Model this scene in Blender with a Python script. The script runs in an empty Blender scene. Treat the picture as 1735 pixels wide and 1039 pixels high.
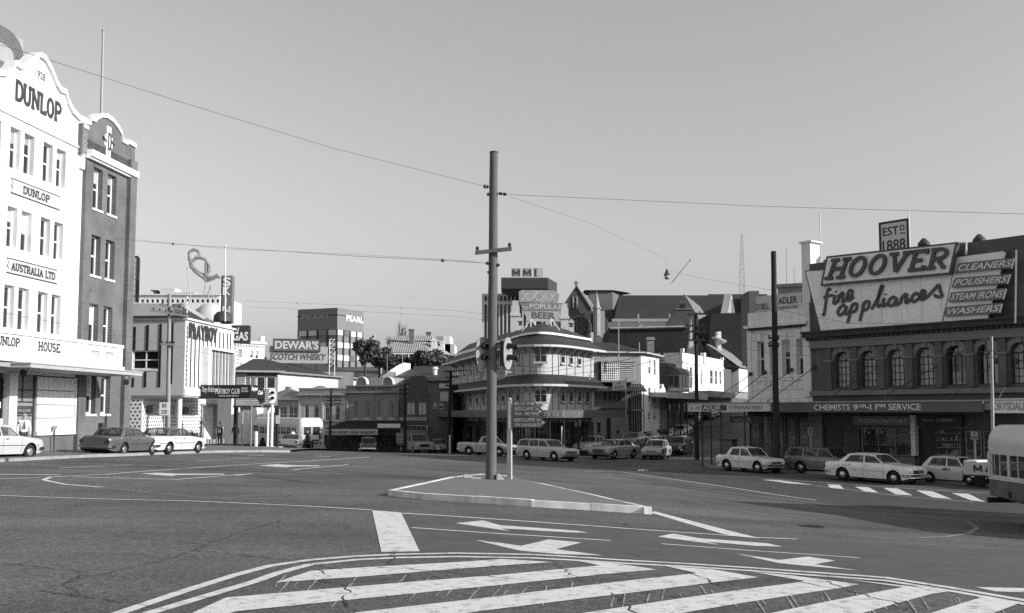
import bpy,bmesh,math,random
import numpy as np
from mathutils import Vector,Matrix,geometry
R=math.radians
sc=bpy.context.scene
col=sc.collection
rnd=random.Random(11)

# ---------------------------------------------------------------- camera
FPX,IW,IH=1700.0,1735.0,1039.0  # focal length and frame in photo pixels
PITCH,SHIFT,CAMZ=R(4.5),0.0269,1.7
cam=bpy.data.cameras.new('camera');camo=bpy.data.objects.new('camera',cam);col.objects.link(camo)
cam.sensor_width=36;cam.lens=36*FPX/IW;cam.shift_y=SHIFT
cam.clip_start=.1;cam.clip_end=6000
camo.location=(0,0,CAMZ);camo.rotation_euler=(R(90)+PITCH,0,0)
sc.camera=camo

# ---------------------------------------------------------------- sky, sun, exposure
SUN_EL=23.0
SUN_AZ=math.atan2(.945,-.33)  # clockwise from +Y, towards the sun
world=bpy.data.worlds.new('World');sc.world=world;world.use_nodes=True
wn=world.node_tree;wn.nodes.clear()
wo=wn.nodes.new('ShaderNodeOutputWorld');bgn=wn.nodes.new('ShaderNodeBackground')
skyn=wn.nodes.new('ShaderNodeTexSky');skyn.sky_type='NISHITA';skyn.sun_disc=False
skyn.sun_elevation=R(SUN_EL);skyn.sun_rotation=SUN_AZ
skyn.air_density=1.0;skyn.dust_density=1.7;skyn.ozone_density=1.0
bw=wn.nodes.new('ShaderNodeVectorMath');bw.operation='DOT_PRODUCT'  # blue-sensitive film: the sky is read through its blue channel
bw.inputs[1].default_value=(0,0,1)
wn.links.new(skyn.outputs[0],bw.inputs[0])
wn.links.new(bw.outputs['Value'],bgn.inputs[0]);bgn.inputs[1].default_value=.132
wn.links.new(bgn.outputs[0],wo.inputs[0])
sun=bpy.data.lights.new('sun','SUN');suno=bpy.data.objects.new('sun',sun);col.objects.link(suno)
sun.energy=4.7;sun.angle=R(.5);sun.color=(1,1,1)
sdir=Vector((math.sin(SUN_AZ)*math.cos(R(SUN_EL)),math.cos(SUN_AZ)*math.cos(R(SUN_EL)),math.sin(R(SUN_EL))))
suno.rotation_euler=sdir.to_track_quat('Z','Y').to_euler();suno.location=(60,-20,60)
vs=sc.view_settings
vs.view_transform='Standard';vs.look='None';vs.gamma=1;vs.use_curve_mapping=False
vs.exposure=.12
sc.render.engine='CYCLES'
sc.cycles.max_bounces=5;sc.cycles.diffuse_bounces=3;sc.cycles.glossy_bounces=2
sc.cycles.transmission_bounces=3;sc.cycles.transparent_max_bounces=8
sc.cycles.use_denoising=False

# ---------------------------------------------------------------- projection helpers
def ray(px,py):
 a=(px-IW/2)/FPX
 b=-(py-IH/2-SHIFT*IW)/FPX
 c,s=math.cos(PITCH),math.sin(PITCH)
 return Vector((a,c-b*s,s+b*c))
def at(px,py,Y):
 d=ray(px,py);t=Y/d.y
 return Vector((d.x*t,Y,CAMZ+d.z*t))
def plan(px,Y,py=700):
 p=at(px,py,Y);return Vector((p.x,p.y))

# terrain: thin-plate spline through surveyed levels
CTRL=[(0,0,0),(-6,0,.02),(6,0,-.03),(0,8.5,0),(-8,10,.04),(6,10,-.12),(0,-20,0),(20,-10,-.4),(-20,-10,.1),
 (0,21,-.3),(-8,24,-.22),(-.7,35,-.62),(-21,41.5,-.2),(-20,52,-.45),(-21.6,66,-.5),(-22,77,-.95),(-12,70,-1.0),(-19,92,-1.8),
 (2,68,-1.55),(0,85,-1.75),(22,57,-1.72),(19,50,-1.78),(17,34,-1.75),(8,16,-.55),(13,24,-1.25),(10,40,-1.55),(28,44,-1.95),(24,24,-1.8),
 (-15,103,-2.4),(-30,112,-2.3),(0,104,-2.2),(8,92,-1.75),(14,100,-1.5),(20,118,-.7),(22,121,.3),(28,133,1.7),(34,146,3.2),(42,165,5.2),(55,205,9),(30,112,-.4),(39,132,2.2),
 (-40,50,-.1),(-45,20,.2),(-60,90,-1),(50,60,-2),(60,20,-2.5),(-50,135,-1.5),(-20,135,-.5),(5,140,1.5),(-60,190,9.5),(-10,190,10.0),(20,190,8),(90,200,7),(-120,190,6),(75,115,0),(100,60,-3),(-100,50,0),(0,240,11),(-60,260,10),(60,260,10)]
_ctl=np.array(CTRL,float)
def _phi(r2):return np.where(r2>1e-9,.5*r2*np.log(np.maximum(r2,1e-9)),0)
_n=len(_ctl);_K=_phi(((_ctl[:,None,:2]-_ctl[None,:,:2])**2).sum(-1))+np.eye(_n)*4.0
_Pm=np.c_[np.ones(_n),_ctl[:,:2]]
_A=np.block([[_K,_Pm],[_Pm.T,np.zeros((3,3))]])
_W=np.linalg.solve(_A,np.r_[_ctl[:,2],np.zeros(3)])
def gz_arr(x,y):
 x=np.asarray(x,float);y=np.asarray(y,float)
 r=np.hypot(x,y-90);k=np.minimum(1,175/np.maximum(r,1e-6))
 x2,y2=x*k,90+(y-90)*k
 out=_W[_n]+_W[_n+1]*x2+_W[_n+2]*y2
 for i in range(_n):out=out+_W[i]*_phi((x2-_ctl[i,0])**2+(y2-_ctl[i,1])**2)
 return out
_gx=np.linspace(-110,110,441);_gy=np.linspace(-40,220,521)
_GG=gz_arr(*np.meshgrid(_gx,_gy));_GL=_GG.tolist();gz_exact=gz_arr
def gz(x,y):
 u=(x+110)*2;v=(y+40)*2
 if not (0<=u<440 and 0<=v<520):return float(gz_exact(x,y))
 i=int(u);j=int(v);u-=i;v-=j;r0=_GL[j];r1=_GL[j+1]
 return (r0[i]*(1-u)+r0[i+1]*u)*(1-v)+(r1[i]*(1-u)+r1[i+1]*u)*v
def gz_arr(x,y):
 x=np.asarray(x,float);y=np.asarray(y,float);u=(x+110)*2;v=(y+40)*2
 ok=(u>=0)&(u<440)&(v>=0)&(v<520)
 i=np.clip(u.astype(int),0,439);j=np.clip(v.astype(int),0,519);uu=u-i;vv=v-j
 z=(_GG[j,i]*(1-uu)+_GG[j,i+1]*uu)*(1-vv)+(_GG[j+1,i]*(1-uu)+_GG[j+1,i+1]*uu)*vv
 return z if ok.all()else np.where(ok,z,gz_exact(x,y))
def ground(px,py,off=0.0):
 d=ray(px,py);f=lambda t:CAMZ+d.z*t-gz(d.x*t,d.y*t)-off
 t0=2.0;t1=None;t=2.0
 while t<260:
  t2=t*1.06
  if f(t2)<0:t0,t1=t,t2;break
  t=t2
 if t1 is None:return Vector((d.x*150,d.y*150))
 for _ in range(30):
  m=(t0+t1)/2
  if f(m)<0:t1=m
  else:t0=m
 return Vector((d.x*t1,d.y*t1))

# ---------------------------------------------------------------- materials (all grey: the photograph is monochrome)
MATS={}
def mat(name,g,rough=.75,var=.12,scale=1.5,spec=.35,metal=0.0,bump=0.0,bscale=20.,stretch=(1,1,1),coat=0.0,dirt=0.0):
 if name in MATS:return MATS[name]
 m=bpy.data.materials.new(name);MATS[name]=m;m.use_nodes=True
 nt=m.node_tree;b=nt.nodes['Principled BSDF']
 b.inputs['Roughness'].default_value=rough;b.inputs['Metallic'].default_value=metal
 b.inputs['Specular IOR Level'].default_value=spec
 b.inputs['Coat Weight'].default_value=coat;b.inputs['Coat Roughness'].default_value=.08
 tc=nt.nodes.new('ShaderNodeTexCoord');mp=nt.nodes.new('ShaderNodeMapping');mp.inputs['Scale'].default_value=stretch
 nt.links.new(tc.outputs['Object'],mp.inputs[0])
 no=nt.nodes.new('ShaderNodeTexNoise');no.inputs['Scale'].default_value=scale;no.inputs['Detail'].default_value=6;no.inputs['Roughness'].default_value=.65
 nt.links.new(mp.outputs[0],no.inputs['Vector'])
 mr=nt.nodes.new('ShaderNodeMapRange');mr.inputs[1].default_value=.3;mr.inputs[2].default_value=.7
 mr.inputs[3].default_value=g*(1-var);mr.inputs[4].default_value=g*(1+var*.6)
 nt.links.new(no.outputs[0],mr.inputs[0])
 out=mr.outputs[0]
 if dirt:
  n2=nt.nodes.new('ShaderNodeTexNoise');n2.inputs['Scale'].default_value=1.1;n2.inputs['Detail'].default_value=8
  mp2=nt.nodes.new('ShaderNodeMapping');mp2.inputs['Scale'].default_value=(2.2,2.2,.22)
  nt.links.new(tc.outputs['Object'],mp2.inputs[0]);nt.links.new(mp2.outputs[0],n2.inputs['Vector'])
  r2=nt.nodes.new('ShaderNodeMapRange');r2.inputs[1].default_value=.5;r2.inputs[2].default_value=.72;r2.inputs[3].default_value=1;r2.inputs[4].default_value=1-dirt
  nt.links.new(n2.outputs[0],r2.inputs[0])
  mu=nt.nodes.new('ShaderNodeMath');mu.operation='MULTIPLY'
  nt.links.new(out,mu.inputs[0]);nt.links.new(r2.outputs[0],mu.inputs[1]);out=mu.outputs[0]
 nt.links.new(out,b.inputs['Base Color'])
 if bump:
  bp=nt.nodes.new('ShaderNodeBump');bp.inputs['Strength'].default_value=bump;bp.inputs['Distance'].default_value=.02
  n3=nt.nodes.new('ShaderNodeTexNoise');n3.inputs['Scale'].default_value=bscale;n3.inputs['Detail'].default_value=4
  nt.links.new(tc.outputs['Object'],n3.inputs['Vector'])
  nt.links.new(n3.outputs[0],bp.inputs['Height']);nt.links.new(bp.outputs[0],b.inputs['Normal'])
 return m
def brick_mat(name,u,g1,g2,gm,bw_=.23,bh=.076,mortar=.012,bump=.4):
 m=mat(name,g1,.85,0,1);nt=m.node_tree;b=nt.nodes['Principled BSDF']
 ge=nt.nodes.new('ShaderNodeNewGeometry');dt=nt.nodes.new('ShaderNodeVectorMath');dt.operation='DOT_PRODUCT'
 dt.inputs[1].default_value=(u[0],u[1],0);nt.links.new(ge.outputs['Position'],dt.inputs[0])
 sp=nt.nodes.new('ShaderNodeSeparateXYZ');nt.links.new(ge.outputs['Position'],sp.inputs[0])
 cb=nt.nodes.new('ShaderNodeCombineXYZ');nt.links.new(dt.outputs['Value'],cb.inputs[0]);nt.links.new(sp.outputs[2],cb.inputs[1])
 br=nt.nodes.new('ShaderNodeTexBrick');br.inputs['Scale'].default_value=1;br.inputs['Brick Width'].default_value=bw_;br.inputs['Row Height'].default_value=bh
 br.inputs['Mortar Size'].default_value=mortar;br.inputs['Color1'].default_value=(g1,)*3+(1,);br.inputs['Color2'].default_value=(g2,)*3+(1,);br.inputs['Mortar'].default_value=(gm,)*3+(1,)
 nt.links.new(cb.outputs[0],br.inputs['Vector'])
 no=nt.nodes.new('ShaderNodeTexNoise');no.inputs['Scale'].default_value=.7;no.inputs['Detail'].default_value=8;nt.links.new(ge.outputs['Position'],no.inputs['Vector'])
 mr=nt.nodes.new('ShaderNodeMapRange');mr.inputs[1].default_value=.3;mr.inputs[2].default_value=.7;mr.inputs[3].default_value=.75;mr.inputs[4].default_value=1.2;nt.links.new(no.outputs[0],mr.inputs[0])
 mx=nt.nodes.new('ShaderNodeVectorMath');mx.operation='SCALE';nt.links.new(br.outputs[0],mx.inputs[0]);nt.links.new(mr.outputs[0],mx.inputs['Scale'])
 nt.links.new(mx.outputs[0],b.inputs['Base Color'])
 bp=nt.nodes.new('ShaderNodeBump');bp.inputs['Strength'].default_value=bump;bp.inputs['Distance'].default_value=.01;bp.invert=True
 nt.links.new(br.outputs['Fac'],bp.inputs['Height']);nt.links.new(bp.outputs[0],b.inputs['Normal'])
 return m
def ribbed_mat(name,g,u,pitch=.09,g2=None,depth=.02,rough=.6,var=.25):
 """corrugated iron or weatherboards: fine relief along direction u"""
 m=mat(name,g,rough,var,.8);nt=m.node_tree;b=nt.nodes['Principled BSDF']
 ge=nt.nodes.new('ShaderNodeNewGeometry');dt=nt.nodes.new('ShaderNodeVectorMath');dt.operation='DOT_PRODUCT'
 k=2*math.pi/pitch;dt.inputs[1].default_value=(u[0]*k,u[1]*k,u[2]*k);nt.links.new(ge.outputs['Position'],dt.inputs[0])
 si=nt.nodes.new('ShaderNodeMath');si.operation='SINE';nt.links.new(dt.outputs['Value'],si.inputs[0])
 bp=nt.nodes.new('ShaderNodeBump');bp.inputs['Strength'].default_value=.8;bp.inputs['Distance'].default_value=depth
 nt.links.new(si.outputs[0],bp.inputs['Height']);nt.links.new(bp.outputs[0],b.inputs['Normal'])
 return m
def glass_mat(name,g=.02,alpha=0.0,rough=.05):
 if name in MATS:return MATS[name]
 m=mat(name,g,rough,.3,.6,spec=.7)
 if alpha:
  nt=m.node_tree;b=nt.nodes['Principled BSDF'];b.inputs['Alpha'].default_value=1-alpha
 return m
white=mat('white_render',.78,.8,.07,.5,dirt=.26)
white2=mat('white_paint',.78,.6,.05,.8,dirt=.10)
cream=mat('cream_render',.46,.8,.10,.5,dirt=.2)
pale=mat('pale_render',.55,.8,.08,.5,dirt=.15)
greyr=mat('grey_render',.34,.8,.12,.6,dirt=.22)
midr=mat('mid_render',.24,.8,.15,.6,dirt=.2)
darkr=mat('dark_render',.10,.8,.2,.6,dirt=.2)
black=mat('black_paint',.02,.5,.2,2)
charcoal=mat('charcoal_paint',.05,.6,.2,2)
concrete=mat('concrete',.30,.9,.2,1.2,bump=.3,bscale=30)
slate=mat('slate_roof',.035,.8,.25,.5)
slate_sunlit=mat('sunlit_slate_roof',.16,.7,.2,.5)  # paler copy of the slate: sunlight on the cathedral's right slopes put into colour
steel=mat('galvanised_steel',.36,.45,.15,3,metal=.3)
chrome=mat('chrome',.62,.15,.05,3,metal=1.0)
glass=glass_mat('window_glass',.018)
glass_l=glass_mat('curtained_glass',.16)
glass_w=glass_mat('shop_glass',.05,.45,.03)
carglass=glass_mat('car_glass',.05,.55,.03)
timber=mat('weathered_timber',.12,.85,.35,3,stretch=(6,6,.35),bump=.4,bscale=15)
timber_d=mat('dark_timber',.025,.85,.35,3,stretch=(6,6,.35))
rubber=mat('tyre_rubber',.015,.85,.2,6)
under=mat('underbody',.008,.9,.1,3)
skin=mat('skin',.36,.6,.1,6)
hairm=mat('dark_hair',.02,.7,.2,20)
grey_hair=mat('grey_hair',.28,.7,.2,20)

# ---------------------------------------------------------------- objects
def tag(o,label=None,cat=None,group=None,kind=None):
 if label:o['label']=label
 if cat:o['category']=cat
 if group:o['group']=group
 if kind:o['kind']=kind
 return o
def thing(name,label,cat,loc=(0,0,0),rz=0,group=None):
 o=bpy.data.objects.new(name,None);col.objects.link(o);o.empty_display_size=.2
 o.location=loc;o.rotation_euler=(0,0,rz)
 return tag(o,label,cat,group)
def link_mesh(name,me,m,parent=None,local=False):
 o=bpy.data.objects.new(name,me);col.objects.link(o)
 if m is not None:
  for k in (m if isinstance(m,(list,tuple))else [m]):me.materials.append(k)
 if parent is not None:o.parent=parent
 return o
def worldloc(o):
 v=Vector(o.location)
 if o.parent:v=v+worldloc(o.parent)
 return v
class MB:
 def __init__(s):s.v=[];s.f=[];s.mi=[]
 def add(s,verts,faces,mi=0):
  b=len(s.v);s.v+=[tuple(v)for v in verts];s.f+=[tuple(i+b for i in f)for f in faces];s.mi+=[mi]*len(faces);return s
 def hexa(s,p,mi=0):  # 8 points: bottom loop 0-3, top loop 4-7
  return s.add(p,[(3,2,1,0),(4,5,6,7),(0,1,5,4),(1,2,6,5),(2,3,7,6),(3,0,4,7)],mi)
 def box(s,x0,x1,y0,y1,z0,z1,mi=0):
  return s.hexa([(x0,y0,z0),(x1,y0,z0),(x1,y1,z0),(x0,y1,z0),(x0,y0,z1),(x1,y0,z1),(x1,y1,z1),(x0,y1,z1)],mi)
 def fbox(s,fr,a0,a1,n0,n1,z0,z1,mi=0):
  P=fr.P
  return s.hexa([P(a0,n1,z0),P(a1,n1,z0),P(a1,n0,z0),P(a0,n0,z0),P(a0,n1,z1),P(a1,n1,z1),P(a1,n0,z1),P(a0,n0,z1)],mi)
 def tube(s,p0,p1,r0,r1=None,seg=8,cap=True,mi=0):
  p0,p1=Vector(p0),Vector(p1);r1=r0 if r1 is None else r1
  d=(p1-p0);q=d.to_track_quat('Z','Y')if d.length>1e-9 else Vector((0,0,1)).to_track_quat('Z','Y')
  vs_=[]
  for p,r in ((p0,r0),(p1,r1)):
   for i in range(seg):
    t=2*math.pi*i/seg;vs_.append(p+q @ Vector((r*math.cos(t),r*math.sin(t),0)))
  fs=[(i,(i+1)%seg,seg+(i+1)%seg,seg+i)for i in range(seg)]
  if cap:fs+=[tuple(range(seg-1,-1,-1)),tuple(range(seg,2*seg))]
  return s.add(vs_,fs,mi)
 def ptube(s,pts,r,seg=6,closed=False,mi=0):
  pts=[Vector(p)for p in pts];n=len(pts);rr=r if isinstance(r,(list,tuple))else [r]*n
  vs_=[];up=None
  for i,p in enumerate(pts):
   a=pts[(i-1)%n]if (i>0 or closed)else p;b=pts[(i+1)%n]if (i<n-1 or closed)else p
   d=(b-a).normalized();
   if up is None:up=Vector((0,0,1))if abs(d.z)<.9 else Vector((0,1,0))
   x=d.cross(up);
   if x.length<1e-6:x=d.cross(Vector((1,0,0)))
   x.normalize();y=x.cross(d).normalized();up=y
   for k in range(seg):
    t=2*math.pi*k/seg;vs_.append(p+(x*math.cos(t)+y*math.sin(t))*rr[i])
  fs=[]
  for i in range(n if closed else n-1):
   j=(i+1)%n
   for k in range(seg):fs.append((i*seg+k,i*seg+(k+1)%seg,j*seg+(k+1)%seg,j*seg+k))
  if not closed:fs+=[tuple(range(seg-1,-1,-1)),tuple((n-1)*seg+k for k in range(seg))]
  return s.add(vs_,fs,mi)
 def prism(s,poly,vec,mi=0):
  poly=[Vector(p)for p in poly];vec=Vector(vec);n=len(poly)
  return s.add(poly+[p+vec for p in poly],[tuple(range(n-1,-1,-1)),tuple(range(n,2*n))]+[(i,(i+1)%n,n+(i+1)%n,n+i)for i in range(n)],mi)
 def lathe(s,prof,c=(0,0,0),axis='z',seg=16,mi=0):
  c=Vector(c);vs_=[];n=len(prof)
  for r,h in prof:
   for k in range(seg):
    t=2*math.pi*k/seg;a,b=r*math.cos(t),r*math.sin(t)
    vs_.append(c+(Vector((a,b,h))if axis=='z' else Vector((a,h,b))if axis=='y' else Vector((h,a,b))))
  fs=[(i*seg+k,i*seg+(k+1)%seg,(i+1)*seg+(k+1)%seg,(i+1)*seg+k)for i in range(n-1)for k in range(seg)]
  if prof[0][0]>1e-6:fs.append(tuple(range(seg)))
  if prof[-1][0]>1e-6:fs.append(tuple((n-1)*seg+k for k in range(seg)))
  return s.add(vs_,fs,mi)
 def blob(s,c,r,seg=10,rings=6,mi=0):
  r=Vector(r)if not isinstance(r,(int,float))else Vector((r,r,r));c=Vector(c)
  vs_=[c+Vector((0,0,r.z))]
  for i in range(1,rings):
   t=math.pi*i/rings
   for k in range(seg):
    a=2*math.pi*k/seg;vs_.append(c+Vector((r.x*math.sin(t)*math.cos(a),r.y*math.sin(t)*math.sin(a),r.z*math.cos(t))))
  vs_.append(c-Vector((0,0,r.z)));fs=[(0,1+k,1+(k+1)%seg)for k in range(seg)]
  for i in range(rings-2):
   for k in range(seg):fs.append((1+i*seg+k,1+(i+1)*seg+k,1+(i+1)*seg+(k+1)%seg,1+i*seg+(k+1)%seg))
  l=len(vs_)-1;b=1+(rings-2)*seg
  fs+=[(l,b+(k+1)%seg,b+k)for k in range(seg)]
  return s.add(vs_,fs,mi)
 def mesh(s,name,off=Vector((0,0,0)),smooth=False,fix=True):
  me=bpy.data.meshes.new(name);me.from_pydata([(v[0]-off.x,v[1]-off.y,v[2]-off.z)for v in s.v],[],s.f)
  if len(set(s.mi))>1:me.polygons.foreach_set('material_index',s.mi)
  if fix:
   bm=bmesh.new();bm.from_mesh(me);bmesh.ops.recalc_face_normals(bm,faces=bm.faces);bm.to_mesh(me);bm.free()
  if smooth:
   me.polygons.foreach_set('use_smooth',[True]*len(me.polygons))
   if smooth!='all':me.set_sharp_from_angle(angle=R(smooth if isinstance(smooth,(int,float))and smooth>1 else 40))
  me.update();return me
 def build(s,name,m,parent=None,smooth=False,local=False,fix=True):
  """world-coordinate mesh, re-expressed in its (unrotated) parent's space unless local"""
  off=Vector((0,0,0))if (local or parent is None)else worldloc(parent)
  if parent is None and not local and s.v:
   xs=np.array(s.v);off=Vector(((xs[:,0].min()+xs[:,0].max())/2,(xs[:,1].min()+xs[:,1].max())/2,xs[:,2].min()))
   o=link_mesh(name,s.mesh(name,off,smooth,fix),m);o.location=off;return o
  return link_mesh(name,s.mesh(name,off,smooth,fix),m,parent)
class Fr:
 """a vertical facade plane: a along it, n out of it (towards the viewer), z up"""
 def __init__(s,A,B=None,vp=None,flip=False):
  A=Vector((A[0],A[1]));s.A=A
  if B is not None:u=Vector((B[0],B[1]))-A
  else:u=Vector(((vp-IW/2)/FPX,1.0))
  s.L=u.length;s.u=u.normalized();n=Vector((s.u.y,-s.u.x))
  if n.dot(-A)<0:n=-n
  s.n=-n if flip else n
 def P(s,a,n,z):
  p=s.A+s.u*a+s.n*n;return Vector((p.x,p.y,z))
 def hit(s,px,py,n=0.0):
  d=ray(px,py);o=s.A+s.n*n
  t=o.dot(s.n)/(d.x*s.n.x+d.y*s.n.y)
  return (Vector((d.x*t,d.y*t))-o).dot(s.u),CAMZ+d.z*t
 def a(s,px,py=690,n=0.0):return s.hit(px,py,n)[0]
 def z(s,px,py,n=0.0):return s.hit(px,py,n)[1]
 def rect(s,px0,px1,py0,py1,n=0.0):
  m=(py0+py1)/2;c=(px0+px1)/2
  a0,a1=s.a(px0,m,n),s.a(px1,m,n);z0,z1=s.z(c,py1,n),s.z(c,py0,n)
  return min(a0,a1),max(a0,a1),min(z0,z1),max(z0,z1)
 def gzmin(s,a0,a1,n0=0,n1=-4):return min(gz(*(s.P(a,n,0).xy))for a in (a0,a1)for n in (n0,n1))
def wall(mb,fr,a0,a1,z0,z1,holes=(),n=0.0,reveal=.22,depth=6.0,back=True,top=None):
 """front skin with true openings (rectangular or arched), reveals and a closed core behind"""
 A=sorted({a0,a1}|{h[0]for h in holes}|{h[1]for h in holes});Z=sorted({z0,z1}|{h[2]for h in holes}|{h[3]for h in holes})
 A=[a for a in A if a0<=a<=a1];Z=[z for z in Z if z0<=z<=z1]
 P=fr.P
 for i in range(len(A)-1):
  j=0
  while j<len(Z)-1:
   def inside(jj):
    ca,cz=(A[i]+A[i+1])/2,(Z[jj]+Z[jj+1])/2
    return any(h[0]<ca<h[1]and h[2]<cz<h[3]for h in holes)
   if inside(j):j+=1;continue
   k=j
   while k+1<len(Z)-1 and not inside(k+1):k+=1
   mb.add([P(A[i],n,Z[j]),P(A[i+1],n,Z[j]),P(A[i+1],n,Z[k+1]),P(A[i],n,Z[k+1])],[(0,1,2,3)]);j=k+1
 for h in holes:
  b0,b1,c0,c1=h[:4];m=n-reveal;arch=h[4]if len(h)>4 else 0
  if not arch:
   pts=[(b0,c0),(b1,c0),(b1,c1),(b0,c1)]
  else:
   w=(b1-b0)/2;rise=min(arch if arch is not True else w,c1-c0);cs=c1-rise;ca=(b0+b1)/2
   arc=[(ca+w*math.cos(t),cs+rise*math.sin(t))for t in [math.pi*q/12 for q in range(13)]]
   pts=[(b0,c0),(b1,c0)]+arc
   for q in range(12):
    (x0,y0),(x1,y1)=arc[q],arc[q+1]
    cx=b1 if q<6 else b0
    mb.add([P(x0,n,y0),P(x1,n,y1),P(cx,n,c1)],[(0,1,2)])
   mb.add([P(b1,n,c1),P(arc[6][0],n,arc[6][1]),P(b0,n,c1)],[(0,1,2)])
  for q in range(len(pts)):
   p,r_=pts[q],pts[(q+1)%len(pts)]
   mb.add([P(p[0],n,p[1]),P(r_[0],n,r_[1]),P(r_[0],m,r_[1]),P(p[0],m,p[1])],[(0,1,2,3)])
 m=n-reveal-.03
 for p,q in (((a0,z0),(a0,z1)),((a1,z0),(a1,z1)),((a0,z1),(a1,z1)),((a0,z0),(a1,z0))):
  mb.add([P(p[0],n,p[1]),P(q[0],n,q[1]),P(q[0],m,q[1]),P(p[0],m,p[1])],[(0,1,2,3)])
 if back:mb.fbox(fr,a0+.002,a1-.002,n-depth,m,z0,z1-.002)
def window(parent,fr,r,n,cols=2,rows=2,m=None,g=None,bar=.05,fw=.07,arch=False,sill=None,sillm=None,name='window',sash=None):
 """frame and bars as one part, its panes as a sub-part, sill as another"""
 a0,a1,z0,z1=r;m=m or white2;mb=MB();t=.06
 if arch:
  w=(a1-a0)/2;ca=(a0+a1)/2;zs=z1-(arch if arch is not True else w);rise=z1-zs
  arc=[(ca+w*math.cos(q),zs+rise*math.sin(q))for q in [math.pi*k/12 for k in range(13)]]
  arc2=[(ca+(w-fw)*math.cos(q),zs+(rise-fw)*math.sin(q))for q in [math.pi*k/12 for k in range(13)]]
  for k in range(12):
   mb.hexa([fr.P(*arc[k][:1],n,arc[k][1]),fr.P(arc[k+1][0],n,arc[k+1][1]),fr.P(arc2[k+1][0],n,arc2[k+1][1]),fr.P(arc2[k][0],n,arc2[k][1]),
      fr.P(arc[k][0],n-t,arc[k][1]),fr.P(arc[k+1][0],n-t,arc[k+1][1]),fr.P(arc2[k+1][0],n-t,arc2[k+1][1]),fr.P(arc2[k][0],n-t,arc2[k][1])])
  for k in (3,6,9):
   q=math.pi*k/12;e=(ca+(w-fw)*math.cos(q),zs+(rise-fw)*math.sin(q))
   mb.tube(fr.P(ca,n-.03,zs),fr.P(e[0],n-.03,e[1]),bar*.4,seg=4)
  mb.fbox(fr,a0,a1,n-t,n+.01,zs-fw/2,zs+fw/2);ztop=zs
 else:
  mb.fbox(fr,a0+fw,a1-fw,n-t,n,z1-fw,z1);ztop=z1
 mb.fbox(fr,a0,a0+fw,n-t,n,z0,ztop);mb.fbox(fr,a1-fw,a1,n-t,n,z0,ztop);mb.fbox(fr,a0+fw,a1-fw,n-t,n,z0,z0+fw)
 for i in range(1,cols):
  c=a0+(a1-a0)*i/cols;mb.fbox(fr,c-bar/2,c+bar/2,n-t+.01,n-.01,z0+fw,ztop-(0 if arch else fw))
 for j in range(1,rows):
  c=z0+(ztop-z0)*j/rows;b2=bar*(1.0 if not (sash and j==rows//2)else 1.5);mb.fbox(fr,a0+fw,a1-fw,n-t+.012,n-.004,c-b2/2,c+b2/2)
 o=mb.build(name,m,parent)
 pb=MB();q=n-t+.005
 if arch:
  pts=[fr.P(a0,q,z0),fr.P(a1,q,z0)]+[fr.P(x,q,y)for x,y in arc]
  pb.add(pts,[tuple(range(len(pts)))])
 else:pb.add([fr.P(a0,q,z0),fr.P(a1,q,z0),fr.P(a1,q,z1),fr.P(a0,q,z1)],[(0,1,2,3)])
 pb.build('pane',g or glass,o)
 if name=='window' and not arch and g in (None,glass)and rnd.random()<.45:
  bb_=MB();zb_l=z1-fw-(z1-z0)*rnd.choice((.18,.3,.42,.5));bb_.fbox(fr,a0+fw,a1-fw,q+.001,q+.004,zb_l,z1-fw);bb_.build('blind',rnd.choice((pale,cream,greyr)),o)
 if sill:
  sb=MB();sb.fbox(fr,a0-.08,a1+.08,n,n+sill,z0-.12,z0-.001);sb.build('sill',sillm or m,o)
 return o
# ---- lettering
_TX={}
def text_mesh(body,bold=0.0,shear=0.0):
 k=(body,bold,shear)
 if k not in _TX:
  cu=bpy.data.curves.new('lettering','FONT');cu.body=body;cu.size=1;cu.offset=bold;cu.shear=shear;cu.resolution_u=3
  o=bpy.data.objects.new('lettering',cu);col.objects.link(o);bpy.context.view_layer.update()
  me=bpy.data.meshes.new_from_object(o.evaluated_get(bpy.context.evaluated_depsgraph_get()))
  v=[tuple(x.co[:2])for x in me.vertices];f=[tuple(p.vertices)for p in me.polygons]
  bpy.data.objects.remove(o);bpy.data.curves.remove(cu);bpy.data.meshes.remove(me)
  xs=[p[0]for p in v];ys=[p[1]for p in v];x0,x1,y0,y1=min(xs),max(xs),min(ys),max(ys)
  _TX[k]=([((p[0]-x0)/(x1-x0),(p[1]-y0)/(y1-y0))for p in v],f)
 return _TX[k]
def lettering(parent,fr,body,r,n,m,bold=.012,shear=0.0,flip=False,name='lettering',slant=0.0):
 v,f=text_mesh(body,bold,shear);a0,a1,z0,z1=r;mb=MB()
 if flip:a0,a1=a1,a0
 mb.add([fr.P(a0+(a1-a0)*x,n,z0+(z1-z0)*y+slant*x)for x,y in v],f)
 return mb.build(name,m,parent,fix=False)
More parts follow.
